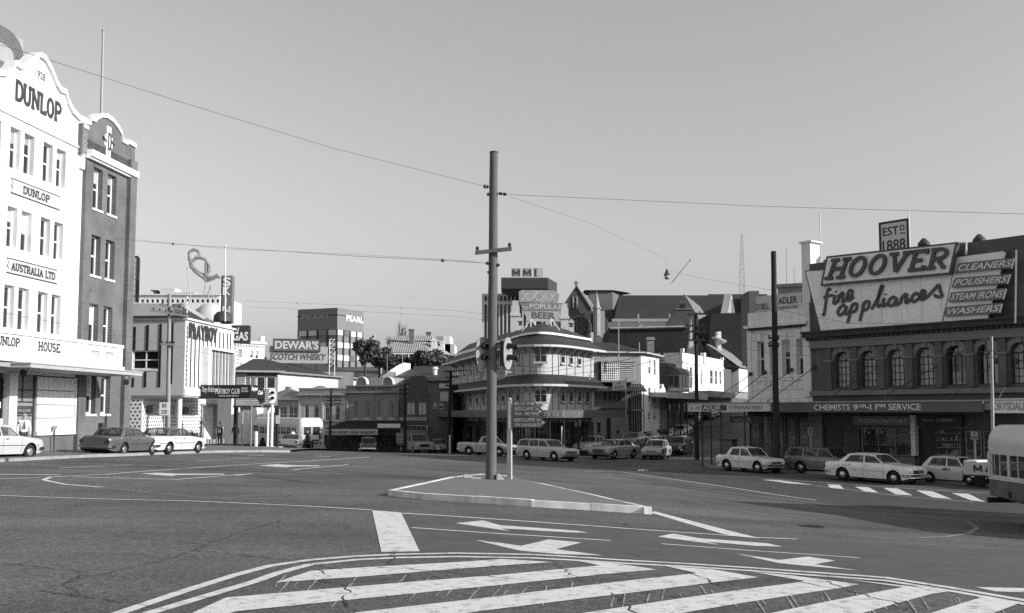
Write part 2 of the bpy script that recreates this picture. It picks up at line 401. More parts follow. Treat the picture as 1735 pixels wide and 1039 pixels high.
# slab-serif signwriter's strokes (unit height)
def _el(cx,cy,rx,ry,t0=0,t1=360,k=14):return [(cx+rx*math.cos(R(t0+(t1-t0)*i/k)),cy+ry*math.sin(R(t0+(t1-t0)*i/k)))for i in range(k+1)]
GL={'D':(.62,[[(.1,0),(.1,1)],[(.0,1),(.3,1)]+_el(.3,.5,.32,.5,90,-90,10)+[(0,0)]],[]),
 'U':(.66,[[(.1,1),(.1,.3)]+_el(.33,.3,.23,.3,180,360,8)+[(.56,1)]],[(.1,1),(.56,1)]),
 'N':(.7,[[(.1,0),(.1,1)],[(.1,1),(.6,0)],[(.6,0),(.6,1)]],[(.1,0),(.1,1),(.6,1)]),
 'L':(.52,[[(.1,1),(.1,0)],[(0,0),(.5,0),(.5,.2)]],[(.1,1)]),
 'O':(.68,[_el(.34,.5,.27,.5,0,360,20)],[]),
 'P':(.6,[[(.1,0),(.1,1)],[(0,1),(.32,1)]+_el(.32,.74,.25,.26,90,-90,8)+[(.1,.48)]],[(.1,0)]),
 'H':(.72,[[(.1,0),(.1,1)],[(.6,0),(.6,1)],[(.1,.5),(.6,.5)]],[(.1,0),(.1,1),(.6,0),(.6,1)]),
 'V':(.7,[[(.08,1),(.34,0)],[(.34,0),(.6,1)]],[(.08,1),(.6,1)]),
 'E':(.58,[[(.1,0),(.1,1)],[(0,1),(.52,1),(.52,.82)],[(.1,.5),(.42,.5)],[(0,0),(.54,0),(.54,.2)]],[]),
 'R':(.66,[[(.1,0),(.1,1)],[(0,1),(.32,1)]+_el(.32,.74,.25,.26,90,-90,8)+[(.1,.48)],[(.3,.48),(.55,0),(.64,0)]],[(.1,0)]),
 'A':(.68,[[(.08,0),(.34,1)],[(.34,1),(.6,0)],[(.17,.35),(.51,.35)]],[(.08,0),(.6,0)]),
 'S':(.58,[_el(.29,.74,.22,.26,20,270,10)+_el(.29,.24,.24,.24,90,-160,10)],[]),
 'T':(.6,[[(.3,0),(.3,1)],[(.02,.8),(.02,1),(.58,1),(.58,.8)]],[(.3,0)]),
 'I':(.26,[[(.13,0),(.13,1)]],[(.13,0),(.13,1)]),'.':(.2,[[(.05,.04),(.15,.04)]],[]),' ':(.35,[],[]),
 'M':(.86,[[(.1,0),(.1,1)],[(.1,1),(.43,.2)],[(.43,.2),(.76,1)],[(.76,1),(.76,0)]],[(.1,0),(.76,0)]),'X':(.7,[[(.08,0),(.62,1)],[(.08,1),(.62,0)]],[]),
 'Y':(.66,[[(.06,1),(.33,.48)],[(.6,1),(.33,.48)],[(.33,.48),(.33,0)]],[(.06,1),(.6,1),(.33,0)]),
 'B':(.6,[[(.1,0),(.1,1)],[(0,1),(.3,1)]+_el(.3,.76,.22,.24,90,-90,8)+[(.1,.52)],[(.1,.52),(.32,.52)]+_el(.32,.26,.25,.26,90,-90,8)+[(0,0)]],[])}
def ribbon2(pts,w):
 """offset a 2-D polyline to both sides"""
 L,Rr=[],[]
 for i,p in enumerate(pts):
  p=Vector(p);a=Vector(pts[max(i-1,0)]);b=Vector(pts[min(i+1,len(pts)-1)])
  if (Vector(pts[0])-Vector(pts[-1])).length<1e-6 and i in (0,len(pts)-1):a,b=Vector(pts[-2]),Vector(pts[1])
  d1=(p-a);d2=(b-p)
  d=(d1.normalized()if d1.length>1e-9 else Vector((0,0)))+(d2.normalized()if d2.length>1e-9 else Vector((0,0)))
  if d.length<1e-6:d=d2 if d2.length>0 else d1
  d.normalize();nn=Vector((-d.y,d.x));c=1.0
  if d1.length>1e-9:c=max(.5,abs(nn.dot(Vector((-d1.y,d1.x)).normalized())))
  L.append(p+nn*w/2/c);Rr.append(p-nn*w/2/c)
 return L,Rr
def strokes_on(mb,fr,lines,w,n,thick=.0,mi=0):
 for k,pts in enumerate(lines):
  L,Rr=ribbon2(pts,w);q=n+.0012*(k%5);m=len(pts)
  vsx=[fr.P(p.x,q,p.y)for p in L]+[fr.P(p.x,q,p.y)for p in Rr]
  fs=[(i,i+1,m+i+1,m+i)for i in range(m-1)]
  if thick:
   vsx+=[fr.P(p.x,q-thick,p.y)for p in L]+[fr.P(p.x,q-thick,p.y)for p in Rr]
   fs+=[(i,i+1,2*m+i+1,2*m+i)for i in range(m-1)]+[(m+i,m+i+1,3*m+i+1,3*m+i)for i in range(m-1)]+[(0,m,3*m,2*m),(m-1,2*m-1,4*m-1,3*m-1)]
  mb.add(vsx,fs,mi)
def slab_text(parent,fr,body,r,n,m,stroke=.17,shear=0.0,thick=0.0,flip=False,serif=.3,name='lettering',slant=0.0):
 """each letter a mesh of its own"""
 tot=sum(GL[c][0]+.1 for c in body)-.1;a0,a1,z0,z1=r;hh=z1-z0;sx=(a1-a0)/tot;x=0;outs=[]
 st=stroke*min(hh,sx*1.3)
 for c in body:
  w,lines,ser=GL[c];mb=MB();xx=x
  def T(p):
   X=(xx+p[0])*sx+shear*p[1]*hh;yy=z0+st/2+p[1]*(hh-st)+slant*(xx/tot)
   return ((a1-X)if flip else (a0+X),yy)
  ll=[[T(p)for p in l]for l in lines]
  ll+=[[T((p[0]-serif/2,p[1])),T((p[0]+serif/2,p[1]))]for p in ser]
  if ll:
   strokes_on(mb,fr,ll,st,n,thick);outs.append(mb.build(name,m,parent,fix=False))
  x+=w+.1
 return outs
# ---- sheets laid on the terrain
def drape(polys,off,step=.7):
 """flat outline(s) in plan, diced and laid on the ground"""
 bm=bmesh.new()
 for poly in polys:
  vsx=[bm.verts.new((p[0],p[1],0))for p in poly]
  try:bm.faces.new(vsx)
  except ValueError:pass
 bmesh.ops.triangulate(bm,faces=bm.faces[:])
 xs=[v.co.x for v in bm.verts];ys=[v.co.y for v in bm.verts]
 for ax,lo,hi in ((0,min(xs),max(xs)),(1,min(ys),max(ys))):
  k=math.ceil(lo/step)*step
  while k<hi:
   co=Vector((k,0,0))if ax==0 else Vector((0,k,0));no=Vector((1,0,0))if ax==0 else Vector((0,1,0))
   bmesh.ops.bisect_plane(bm,geom=bm.verts[:]+bm.edges[:]+bm.faces[:],plane_co=co,plane_no=no,dist=1e-5);k+=step
 x=np.array([v.co.x for v in bm.verts]);y=np.array([v.co.y for v in bm.verts]);z=gz_arr(x,y)+off
 for v,q in zip(bm.verts,z):v.co.z=q
 for f in bm.faces:
  if f.normal.z<0:f.normal_flip()
 bm.normal_update()
 for f in bm.faces:
  if f.normal.z<0:f.normal_flip()
 return bm
def bm_obj(name,bm,m,parent=None):
 me=bpy.data.meshes.new(name);bm.to_mesh(me);bm.free();o=link_mesh(name,me,m,parent)
 return o

# ================================================================ GROUND, ROAD, MARKINGS
def asphalt_material():
 m=bpy.data.materials.new('asphalt');m.use_nodes=True;nt=m.node_tree;b=nt.nodes['Principled BSDF']
 b.inputs['Roughness'].default_value=.82;b.inputs['Specular IOR Level'].default_value=.3
 ge=nt.nodes.new('ShaderNodeNewGeometry')
 def noise(scale,detail=5,rough=.6,vec=None,stretch=None):
  n=nt.nodes.new('ShaderNodeTexNoise');n.inputs['Scale'].default_value=scale;n.inputs['Detail'].default_value=detail;n.inputs['Roughness'].default_value=rough
  if stretch:
   mp=nt.nodes.new('ShaderNodeMapping');mp.inputs['Scale'].default_value=stretch[:3];mp.inputs['Rotation'].default_value=(0,0,stretch[3]);nt.links.new(ge.outputs['Position'],mp.inputs[0]);nt.links.new(mp.outputs[0],n.inputs['Vector'])
  else:nt.links.new(ge.outputs['Position'],n.inputs['Vector'])
  return n
 def mr(src,a,b_,c,d):
  r=nt.nodes.new('ShaderNodeMapRange');r.inputs[1].default_value=a;r.inputs[2].default_value=b_;r.inputs[3].default_value=c;r.inputs[4].default_value=d
  nt.links.new(src,r.inputs[0]);return r.outputs[0]
 def mul(a,b_):
  q=nt.nodes.new('ShaderNodeMath');q.operation='MULTIPLY';nt.links.new(a,q.inputs[0])
  if isinstance(b_,float):q.inputs[1].default_value=b_
  else:nt.links.new(b_,q.inputs[1])
  return q.outputs[0]
 big=mr(noise(.22,6).outputs[0],.35,.65,.72,1.24)
 streak=mr(noise(1.0,4,.6,stretch=(.05,.9,1,R(-12))).outputs[0],.35,.65,.86,1.12)
 grit=mr(noise(30,3,.8).outputs[0],.38,.62,.5,1.6)
 mott=mr(noise(9,5,.75).outputs[0],.36,.64,.72,1.3)
 spk=nt.nodes.new('ShaderNodeTexVoronoi');spk.inputs['Scale'].default_value=26;nt.links.new(ge.outputs['Position'],spk.inputs['Vector'])
 fl=mr(spk.outputs['Distance'],.02,.12,1.7,1.0)
 c=mul(mul(mul(mul(big,streak),grit),mul(mott,fl)),.098)
 # hairline crazing where the seal is old
 wob=noise(.9,5);wv=nt.nodes.new('ShaderNodeVectorMath');wv.operation='MULTIPLY_ADD';wv.inputs[1].default_value=(1.6,1.6,0)
 nt.links.new(wob.outputs['Color'],wv.inputs[0]);nt.links.new(ge.outputs['Position'],wv.inputs[2])
 vo=nt.nodes.new('ShaderNodeTexVoronoi');vo.feature='DISTANCE_TO_EDGE';vo.inputs['Scale'].default_value=.26;nt.links.new(wv.outputs[0],vo.inputs['Vector'])
 cr=mr(vo.outputs['Distance'],.0015,.006,.0,1.0)
 msk=mr(noise(.16,2).outputs[0],.5,.56,1.0,0.0)
 mx=nt.nodes.new('ShaderNodeMath');mx.operation='MAXIMUM';nt.links.new(cr,mx.inputs[0]);nt.links.new(msk,mx.inputs[1])
 c2=mul(c,mr(mx.outputs[0],0,1,.45,1.0));nt.links.new(c2,b.inputs['Base Color'])
 bp=nt.nodes.new('ShaderNodeBump');bp.inputs['Strength'].default_value=.55;bp.inputs['Distance'].default_value=.012
 nt.links.new(noise(60,3,.7).outputs[0],bp.inputs['Height']);nt.links.new(bp.outputs[0],b.inputs['Normal'])
 return m
asphalt=asphalt_material()
def sheet(name,x0,x1,y0,y1,nx,ny,off,m,grade=False):
 xs=np.linspace(x0,x1,nx+1);ys=np.linspace(y0,y1,ny+1)
 if grade:xs=np.sign(np.linspace(-1,1,nx+1))*np.abs(np.linspace(-1,1,nx+1))**2.2*x1;ys=90+np.sign(np.linspace(-1,1,ny+1))*np.abs(np.linspace(-1,1,ny+1))**2.2*2500
 X,Y=np.meshgrid(xs,ys);Z=gz_arr(X,Y)+(off(X,Y)if callable(off)else off)
 vs_=np.c_[X.ravel(),Y.ravel(),Z.ravel()];w=nx+1
 f=[(j*w+i,j*w+i+1,(j+1)*w+i+1,(j+1)*w+i)for j in range(ny)for i in range(nx)]
 me=bpy.data.meshes.new(name);me.from_pydata(vs_.tolist(),[],f);me.polygons.foreach_set('use_smooth',[True]*len(f))
 o=link_mesh(name,me,m);o['kind']='structure';return o
earth=mat('earth',.11,.95,.4,.3)
sheet('ground',-2500,2500,0,0,70,70,lambda X,Y:np.where((np.abs(X)<95)&(Y>-40)&(Y<200),-.6,-.02),earth,True)
road=sheet('road',-62,72,-22,178,268,400,0.0,asphalt)
paint=mat('road_paint',.62,.8,.16,9,bump=.3,bscale=60)
_nt=paint.node_tree;_b=_nt.nodes['Principled BSDF']
_tc=_nt.nodes.new('ShaderNodeNewGeometry')
_no=_nt.nodes.new('ShaderNodeTexNoise');_no.inputs['Scale'].default_value=7;_no.inputs['Detail'].default_value=9;_no.inputs['Roughness'].default_value=.75;_nt.links.new(_tc.outputs['Position'],_no.inputs['Vector'])
_mr=_nt.nodes.new('ShaderNodeMapRange');_mr.inputs[1].default_value=.50;_mr.inputs[2].default_value=.68;_mr.inputs[3].default_value=.64;_mr.inputs[4].default_value=.22
_nt.links.new(_no.outputs[0],_mr.inputs[0]);_nt.links.new(_mr.outputs[0],_b.inputs['Base Color'])
worn=mat('worn_road_paint',.24,.85,.5,6)
tar=mat('tar',.018,.7,.3,8)
patch=mat('tar_patch',.055,.85,.2,2)
def mark(poly,m=paint,off=.006,name='painted_marking',step=.7):
 return bm_obj(name,drape([[ground(*p)for p in poly]],off,step),m,road)
def gline(pts,w,m=paint,off=.006,name='painted_line',jitter=0.0,w2=None):
 """a line of constant true width through photo points, split so it follows the ground"""
 P=[ground(*p)for p in pts];Q=[]
 for i in range(len(P)-1):
  k=max(1,int((P[i+1]-P[i]).length/.8))if not jitter else max(1,int((P[i+1]-P[i]).length/.12))
  for q in range(k):
   v=P[i].lerp(P[i+1],q/k)
   if jitter:v=v+Vector((rnd.uniform(-1,1),rnd.uniform(-1,1)))*jitter
   Q.append(v)
 Q.append(P[-1]);L,Rr=ribbon2([tuple(q)for q in Q],w)
 if jitter:
  for i in range(len(L)):
   k=rnd.uniform(.3,1.5);c=(L[i]+Rr[i])/2;L[i]=c+(L[i]-c)*k;Rr[i]=c+(Rr[i]-c)*k
 mb=MB();n=len(L)
 mb.add([(p.x,p.y,gz(p.x,p.y)+off)for p in L]+[(p.x,p.y,gz(p.x,p.y)+off)for p in Rr],[(i,i+1,n+i+1,n+i)for i in range(n-1)])
 return link_mesh(name,mb.mesh(name),m,road)
# stop bar and hatched island in the foreground
mark([(630.5,865),(679.5,869),(711,935),(646,936)],name='stop_bar')
for p in ([(466,988),(527,968),(636,961),(780,953),(850,948),(936,953.5),(850,959),(734,968),(600,979)],
   [(290,1056),(383,1013.5),(400,1012),(850,974.7),(1017,959),(977,951),(1055,957),(1112,966),(1075,969),(850,992),(400,1037),(330,1056)],
   [(500,1053),(602,1039),(850,1010.7),(1181,972),(1127,960),(1210,966),(1285,979),(1098,1002),(850,1032),(690,1053)],
   [(900,1053),(994,1039),(1350,988),(1362,985),(1275,970),(1342,976),(1456,991),(1420,998),(1250,1024),(1080,1053)],
   [(1250,1054),(1311,1039),(1530,996),(1423,981),(1501,990),(1616,1002),(1580,1007),(1465,1039),(1410,1054)],
   [(1540,1054),(1580,1039),(1664,1013),(1725,1024),(1686,1039),(1650,1054)]):
 mark(p,name='hatch_stripe')
OUT=[(160,1056),(204,1039),(304,1005),(397,975.5),(457,959.5),(524,949.6),(602,943.2),(676,939.8),(774,938),(900,940.3),(965,943.8),(1052,949.5),(1167,956),(1282,963.6),(1390,971.5),(1501,979.5),(1613,997),(1735,1018),(1790,1029)]
INN=[(205,1058),(256,1039),(345,1012),(432,986),(470,972),(524,957.5),(602,949.3),(676,945.6),(774,944),(900,946.2),(965,949.5),(1052,955),(1167,961),(1282,968.6),(1390,976.5),(1501,984.5),(1613,1002.5),(1735,1024),(1790,1036)]
gline(OUT,.13);gline(INN,.13)
mark([(1652,995.7),(1760,998),(1760,1005.5),(1686,1003)],name='painted_arrow')
# lane lines and turn arrows on the approach
gline([(0,840),(173,846),(314,849),(500,857),(630,864.5)],.12)
gline([(117,822),(242,835),(380,847),(500,855)],.07,worn)
gline([(681,870),(900,884.5),(1089,898),(1236,908),(1276,911),(1350,914)],.13)
gline([(1350,913.5),(1454,918),(1735,931)],.05,worn)
gline([(697,894.6),(850,905),(1034,916.5)],.09);gline([(1121,922),(1250,932),(1457,946)],.08)
gline([(555,846),(680,848),(830,862)],.05,worn);gline([(1008,876),(1150,884)],.05,worn)
mark([(1100,868.5),(1110,867),(1277,910),(1288,913),(1236,908.4)],name='painted_chevron')
mark([(772,887),(819,882.5),(847,890.5),(977,900),(997,903.5),(965,902.8),(850,896),(864,900.6)],name='painted_arrow')
mark([(805,915.6),(850,921),(883,925.7),(929,914.8),(985,920),(942,931.5),(1023,942),(945,939.5),(882,934),(850,926.6)],name='painted_arrow')
mark([(1114,910),(1141,904.7),(1184,912.7),(1302,921.5),(1326,927),(1282,925.7),(1196,918.5),(1220,924)],name='painted_arrow')
mark([(1247.7,939),(1321,949.5),(1369,944),(1416,950.6),(1380,957),(1455,967.5),(1359,959),(1320,955)],name='painted_arrow')
# far side, left
gline([(100,793.3),(221,788)],.12);gline([(335,781),(425,776.5)],.12)
gline([(173,826),(110,821),(80,815),(74,813),(86,808.5),(115,807),(180,804),(330,793),(500,782.6),(627,774.5)],.14)
gline([(0,804),(103,805)],.25);gline([(0,811.5),(69,809.8)],.14);gline([(0,825),(117,821.5)],.07,worn)
gline([(124,808.5),(297,813),(428,803)],.13);gline([(400,806),(426,803)],.12);gline([(495,796.6),(590,787.4)],.13);gline([(173,826),(318,840.7)],.08,worn)
mark([(238,803),(266,801.5),(300,803),(380,803.2),(380,804.6),(300,805.2),(290,807)],name='painted_arrow')
mark([(437,789),(470,787),(500,788.6),(541,789),(541,790.4),(500,790.6),(480,792)],name='painted_arrow')
gline([(439,790),(500,789)],.1,worn);gline([(420,771.5),(448,772)],.3);gline([(536,773),(560,774)],.35)
# right: lane edges, worn hatching, manhole, curved line
gline([(991,799),(1052,800),(1160,815),(1268,831),(1384,848)],.13)
gline([(899,800),(971,812),(1086,834)],.06,worn);gline([(1167,849),(1331,880)],.09,worn);gline([(1150,847),(1400,884)],.05,worn)
gline([(850,806.5),(960,811)],.08,worn)
for p in ([(1290,813),(1320,814),(1380,822),(1334,819)],[(1402,821),(1423,822),(1430,829),(1406.5,827)],[(1448.5,825),(1471,825.7),(1489,835),(1465,833)],
   [(1497,827),(1521,828),(1546,839.7),(1518,838)],[(1552,831),(1580,832.7),(1613,846),(1580,843)],[(1612,835.5),(1641,837),(1670,851),(1645,848)]):
 mark(p,name='hatch_stripe')
gline([(1300,812.5),(1400,818),(1480,824),(1664,836)],.09);gline([(1380,823),(1530,841),(1650,851)],.07)
gline([(1598,876),(1640,884),(1656,895),(1640,905),(1600,910),(1550,912)],.12,worn)
gline([(1450,861),(1700,873),(1735,874)],.14,worn)
for k,(y0,y1)in enumerate(((806,838),(811,850),(818,858))):
 gline([(1040+30*k,y0),(1250+20*k,(y0+y1)/2+6),(1480,y1+8),(1735,y1+22)],.35,patch,.0045,'tar_patch')
mark([(985,799),(1100,806),(1290,834),(1540,869),(1790,884),(1790,852),(1640,834),(1500,824),(1290,807),(1120,794)],mat('old_track_bitumen',.058,.85,.3,1.2),.0035,'resealed_strip',1.0)
mark([(640,868),(900,886),(1290,914),(1735,934),(1790,937),(1790,1027),(1613,995),(1390,970),(1167,954),(965,942),(774,936.5),(660,938)],mat('lane_bitumen',.086,.85,.25,1.6),.0035,'resealed_strip',1.0)
for pts in ([(737,812),(620,804),(507,796)],[(742,811),(640,802.5),(560,797)],[(40,780.5),(162,783),(340,789),(430,793)],[(440,808),(530,818)]):gline(pts,.3,patch,.0045,'tar_seam')
for k,(a,b)in enumerate((((1190,716),(1228,715)),((1189,729),(1230,727.5)),((1188,742),(1232,740)),((1187,756),(1230,754)),((1186,768),(1225,767)))):gline([a,b],.2,worn)
# old tar seams and cracks
crk=[[(536,966),(560,978),(548,985),(585,995),(600,1005),(580,1015),(590,1030),(600,1041)],[(665,935),(668,950),(660,958),(700,965)],
 [(940,955),(968,975),(1000,990),(1035,995)],[(1035,1005),(1060,1025),(1080,1041)],[(0,955),(80,963),(150,972)],[(150,973),(105,990),(115,998),(150,1012)],
 [(105,990),(200,968),(300,945),(345,925),(400,905),(470,885),(490,878)],[(330,933),(440,944),(520,955),(580,966)],[(170,905),(240,913),(345,922)],
 [(1400,985),(1450,1005),(1510,1020),(1535,1036)],[(1155,966),(1200,985),(1230,998)],[(1060,938),(1120,950)],[(640,962),(760,970),(900,985)],[(1270,975),(1340,985),(1420,1000)],
 [(60,1000),(160,1015),(260,1030)],[(880,775),(900,790)],[(560,893),(640,900)]]
for c in crk:gline(c,.013,tar,.0095,'road_crack',jitter=.04)
scuff=mat('paint_scuff',.3,.85,.5,14)
for k in range(44):
 x=480+k*28+rnd.uniform(-18,18);y=966+(x-480)*.035+rnd.uniform(0,20);L=rnd.uniform(14,45);s=(-.9 if x<900 else -.2 if x<1150 else .7)
 gline([(x,y),(x+s*L,y+L)],.018,scuff,.0046,'paint_scuff',jitter=.004)
iron=mat('cast_iron',.04,.6,.3,10,metal=.4)
_mb=MB();_p=ground(1373,893);_mb.lathe([(0,.012),(.30,.012),(.30,.006)],(_p.x,_p.y,gz(*_p)),seg=24)
for k in range(5):_mb.box(_p.x-.22,_p.x+.22,_p.y-.2+k*.1-.015,_p.y-.2+k*.1+.015,gz(*_p)+.012,gz(*_p)+.02)
link_mesh('manhole_cover',_mb.mesh('manhole_cover'),iron,road)
_mb=MB();_q=ground(1090,799)
for k in range(5):_mb.add([(_q.x+rnd.uniform(-.35,.35),_q.y+rnd.uniform(-.2,.2),gz(*_q)+rnd.uniform(.01,.1))for _ in range(5)],[(0,1,2),(0,2,3),(1,3,4)])
tag(_mb.build('crumpled_paper',white2),'crumpled sheet of white paper lying on the road','litter')

# ---- traffic island: kerb stones one by one round an asphalt top
def kerb_run(pts,parent,h=.15,w=.16,stone=1.15,inward=None,m=concrete,gap=.012):
 for i in range(len(pts)-1):
  a,b=Vector(pts[i]),Vector(pts[i+1]);L=(b-a).length
  if L<.15:continue
  k=max(1,round(L/stone));d=(b-a)/L;nn=Vector((-d.y,d.x))
  if inward is not None and nn.dot(inward-(a+b)/2)<0:nn=-nn
  for q in range(k):
   p,r_=a+d*(L*q/k+gap/2),a+d*(L*(q+1)/k-gap/2);j=rnd.uniform(-.008,.008);mb=MB()
   z0,z1=gz(*p),gz(*r_);i0,i1=p+nn*w,r_+nn*w;e=nn*.025
   mb.hexa([(p.x,p.y,z0-.1),(r_.x,r_.y,z1-.1),(i1.x,i1.y,z1-.1),(i0.x,i0.y,z0-.1),(p.x+e.x,p.y+e.y,z0+h+j),(r_.x+e.x,r_.y+e.y,z1+h+j),(i1.x,i1.y,z1+h+j),(i0.x,i0.y,z0+h+j)])
   mb.build('kerb_stone',m,parent)
isl_px=[(656.5,830),(760,808.4),(815,803),(858,806),(902,815),(1000,836),(1090,856.5),(1104,860),(900,847.5),(716,836)]
isl=[ground(p[0],p[1],.15)for p in isl_px];cen=sum(isl,Vector((0,0)))/len(isl)
inner=[p+(cen-p).normalized()*.17 for p in isl]
path_m=mat('footpath_bitumen',.16,.9,.22,2.5,bump=.3,bscale=40)
island=bm_obj('traffic_island',drape([inner],.145),path_m);island['kind']='structure'
kerb_run(isl+[isl[0]],island,inward=cen,m=mat('kerb_concrete',.74,.9,.2,2.5,dirt=.35))
_b0,_b1=ground(1056,862,.06),ground(1086,865,.06);_d=(_b1-_b0).normalized();_nn=Vector((_d.y,-_d.x));_nn=_nn if _nn.dot(-cen)>0 else -_nn
_mb=MB();_z=gz(*_b0)
_c=[_b0+_nn*.05,_b1+_nn*.05,_b1+_nn*.12,_b0+_nn*.12]
_mb.hexa([(p.x,p.y,_z+.0)for p in _c]+[(p.x,p.y,_z+.07)for p in _c]);_mb.build('drain_slot',black,island)

# ---- footpaths
def footpath(name,kerb_px,back,label=None,h=.15):
 K=[ground(*p)for p in kerb_px];poly=K+back;c=sum(poly,Vector((0,0)))/len(poly)
 o=bm_obj(name,drape([poly],h-.006,1.5),path_m);o['kind']='structure'
 kerb_run(K,o,h=h,inward=c,stone=1.6);return o
DUN=Fr(plan(126,53),vp=1050)
PB=Fr(plan(311,66),vp=1030)
HV=Fr(plan(1560,56),vp=-484)
footpath('footpath',[(-60,787),(60,780),(145,775.5),(260,771),(360,767.5),(440,766.5),(492,767)],[Vector((-15,92)),Vector((-24,110)),Vector((-45,110)),Vector((-45,38))])
hk=[HV.P(a,4.3,0).xy for a in (-22,0,8,11.5)]
hk2=[HV.P(13.3,2.8,0).xy,HV.P(13.8,.5,0).xy,Vector((23,92)),Vector((40,150))]
def footpath_w(name,K,back,h=.15):
 poly=K+back;c=sum(poly,Vector((0,0)))/len(poly);o=bm_obj(name,drape([poly],h-.006,1.5),path_m);o['kind']='structure';kerb_run(K,o,h=h,inward=c,stone=1.6);return o
footpath_w('footpath',hk+hk2,[Vector((60,150)),HV.P(-22,-6,0).xy])

# ================================================================ LEFT SIDE
def pxprism(mb,pts,Y,D,mi=0,dirv=None):
 v=Vector((0,D,0))if dirv is None else Vector(dirv)
 return mb.prism([at(x,y,Y)for x,y in pts],v,mi)
def hole(fr,px0,px1,py0,py1,n=0.0,arch=None):
 r=fr.rect(px0,px1,py0,py1,n);return r if not arch else r+(arch,)
# ---- tall white office block with a brick end bay
dun=thing('office_building','tall white rendered four-storey office block with curved gable and brick end bay','building',DUN.P(0,0,gz(*DUN.P(0,0,0).xy)))
brick_d=brick_mat('red_brick',DUN.u,.135,.105,.19)
zb=DUN.gzmin(-12,6)-.3
aC=DUN.a(66,200);aL=-2*6.6+0
cols_=[DUN.rect(*c,240,300)[:2]for c in ((16,33.6),(40,58),(73,89.6),(96,111.5))]
zrow=[(DUN.z(81,310),DUN.z(81,243)),(DUN.z(75,435),DUN.z(75,369)),(DUN.z(68,565),DUN.z(68,494))]
spc=cols_[2][0]-cols_[0][0]
cols_=[(c[0]-2*spc,c[1]-2*spc)for c in cols_]+cols_
holes=[(c[0],c[1],z[0],z[1])for c in cols_ for z in zrow]
z_aw=DUN.z(130,640);z_par=DUN.z(120,236)
aW0=cols_[0][0]-1.2
mb=MB();wall(mb,DUN,aW0,0,z_aw,z_par,holes,depth=9,reveal=.36);mb.build('wall',white,dun)
# gable parapet outline, mirrored about its centre
half=[(55+11,96),(74,101),(84,119),(94,144),(101,155),(109,158),(113,174),(121,190),(132,202),(139,205)]
hp=[(DUN.a(x,y)-aC,DUN.z(x,y))for x,y in half];hp[0]=(0,hp[0][1]);hp[-1]=(-aC,hp[-1][1])
prof=[(aC-a,z)for a,z in hp[::-1]]+[(aC+a,z)for a,z in hp[1:]]
mb=MB();pl=[DUN.P(a,0,z)for a,z in prof]+[DUN.P(0,0,z_par),DUN.P(2*aC,0,z_par)]
mb.prism(pl,-Vector((DUN.n.x,DUN.n.y,0))*.35);mb.build('gable_parapet',white,dun)
mb=MB()
for i in range(len(prof)-1):
 (a0,z0),(a1,z1)=prof[i],prof[i+1]
 mb.hexa([DUN.P(a0,.14,z0-.05),DUN.P(a1,.14,z1-.05),DUN.P(a1,-.45,z1-.05),DUN.P(a0,-.45,z0-.05),DUN.P(a0,.14,z0+.22),DUN.P(a1,.14,z1+.22),DUN.P(a1,-.45,z1+.22),DUN.P(a0,-.45,z0+.22)])
mb.build('coping',white2,dun)
mb=MB();zc=DUN.z(65,217);mb.fbox(DUN,aW0,-.3,.0,.09,zc-.05,zc+.06);mb.fbox(DUN,aW0,-.3,0,.03,zc-.25,zc-.2);mb.build('string_course',white2,dun)
mb=MB();zt=DUN.z(133,212);mb.fbox(DUN,-.42,.0,0,.22,zt-1.6,zt-.1);mb.fbox(DUN,-.38,-.05,0,.16,zt-2.3,zt-1.6);mb.fbox(DUN,-.46,.02,0,.28,zt-.1,zt+.1);mb.build('console_bracket',white2,dun)
for c in cols_[2:]:
 for z in zrow:
  window(dun,DUN,(c[0],c[1],z[0],z[1]),-.26,1,2,white2,glass,fw=.09,bar=.08,sill=.3,sillm=white2)
sg=charcoal
slab_text(dun,DUN,'DUNLOP',(DUN.a(26,155),DUN.a(103,190),DUN.z(65,191),DUN.z(65,154)),.012,sg,stroke=.19)
lettering(dun,DUN,'1928',(DUN.a(60,125),DUN.a(77,130),DUN.z(68,134),DUN.z(68,121)),.012,sg)
for body,x0,x1,y0,y1,t0,t1 in (('DUNLOP',17,102,312,347,38,83),('AUSTRALIA LTD',10,97,442,477,18,92)):
 xm=(x0+x1)/2;ym=(y0+y1)/2;a0,a1=DUN.a(x0,ym),DUN.a(x1,ym);c=DUN.z(xm,ym);h=(DUN.z(xm,ym-11)-DUN.z(xm,ym+11))/2
 mb=MB();tip=.18
 for hh,nn,mi in ((h+.06,.02,1),(h,.032,0)):
  e=0 if mi else .05
  pts=[DUN.P(a0+e,nn,c),DUN.P(a0+tip,nn,c-hh*.35),DUN.P(a0+e,nn,c-hh),DUN.P(a1-e,nn,c-hh),DUN.P(a1-tip*.4,nn,c-hh*.4),DUN.P(a1+tip-e,nn,c),DUN.P(a1-tip*.4,nn,c+hh*.4),DUN.P(a1-e,nn,c+hh),DUN.P(a0+e,nn,c+hh),DUN.P(a0+tip,nn,c+hh*.35)]
  mb.add(pts,[tuple(range(10))],mi)
 pn=mb.build('name_panel',[mat('panel_grey',.5,.7,.06),charcoal],dun)
 slab_text(pn,DUN,body,(DUN.a(t0,ym),DUN.a(t1,ym),c-h*.62,c+h*.62),.045,sg,stroke=.2)
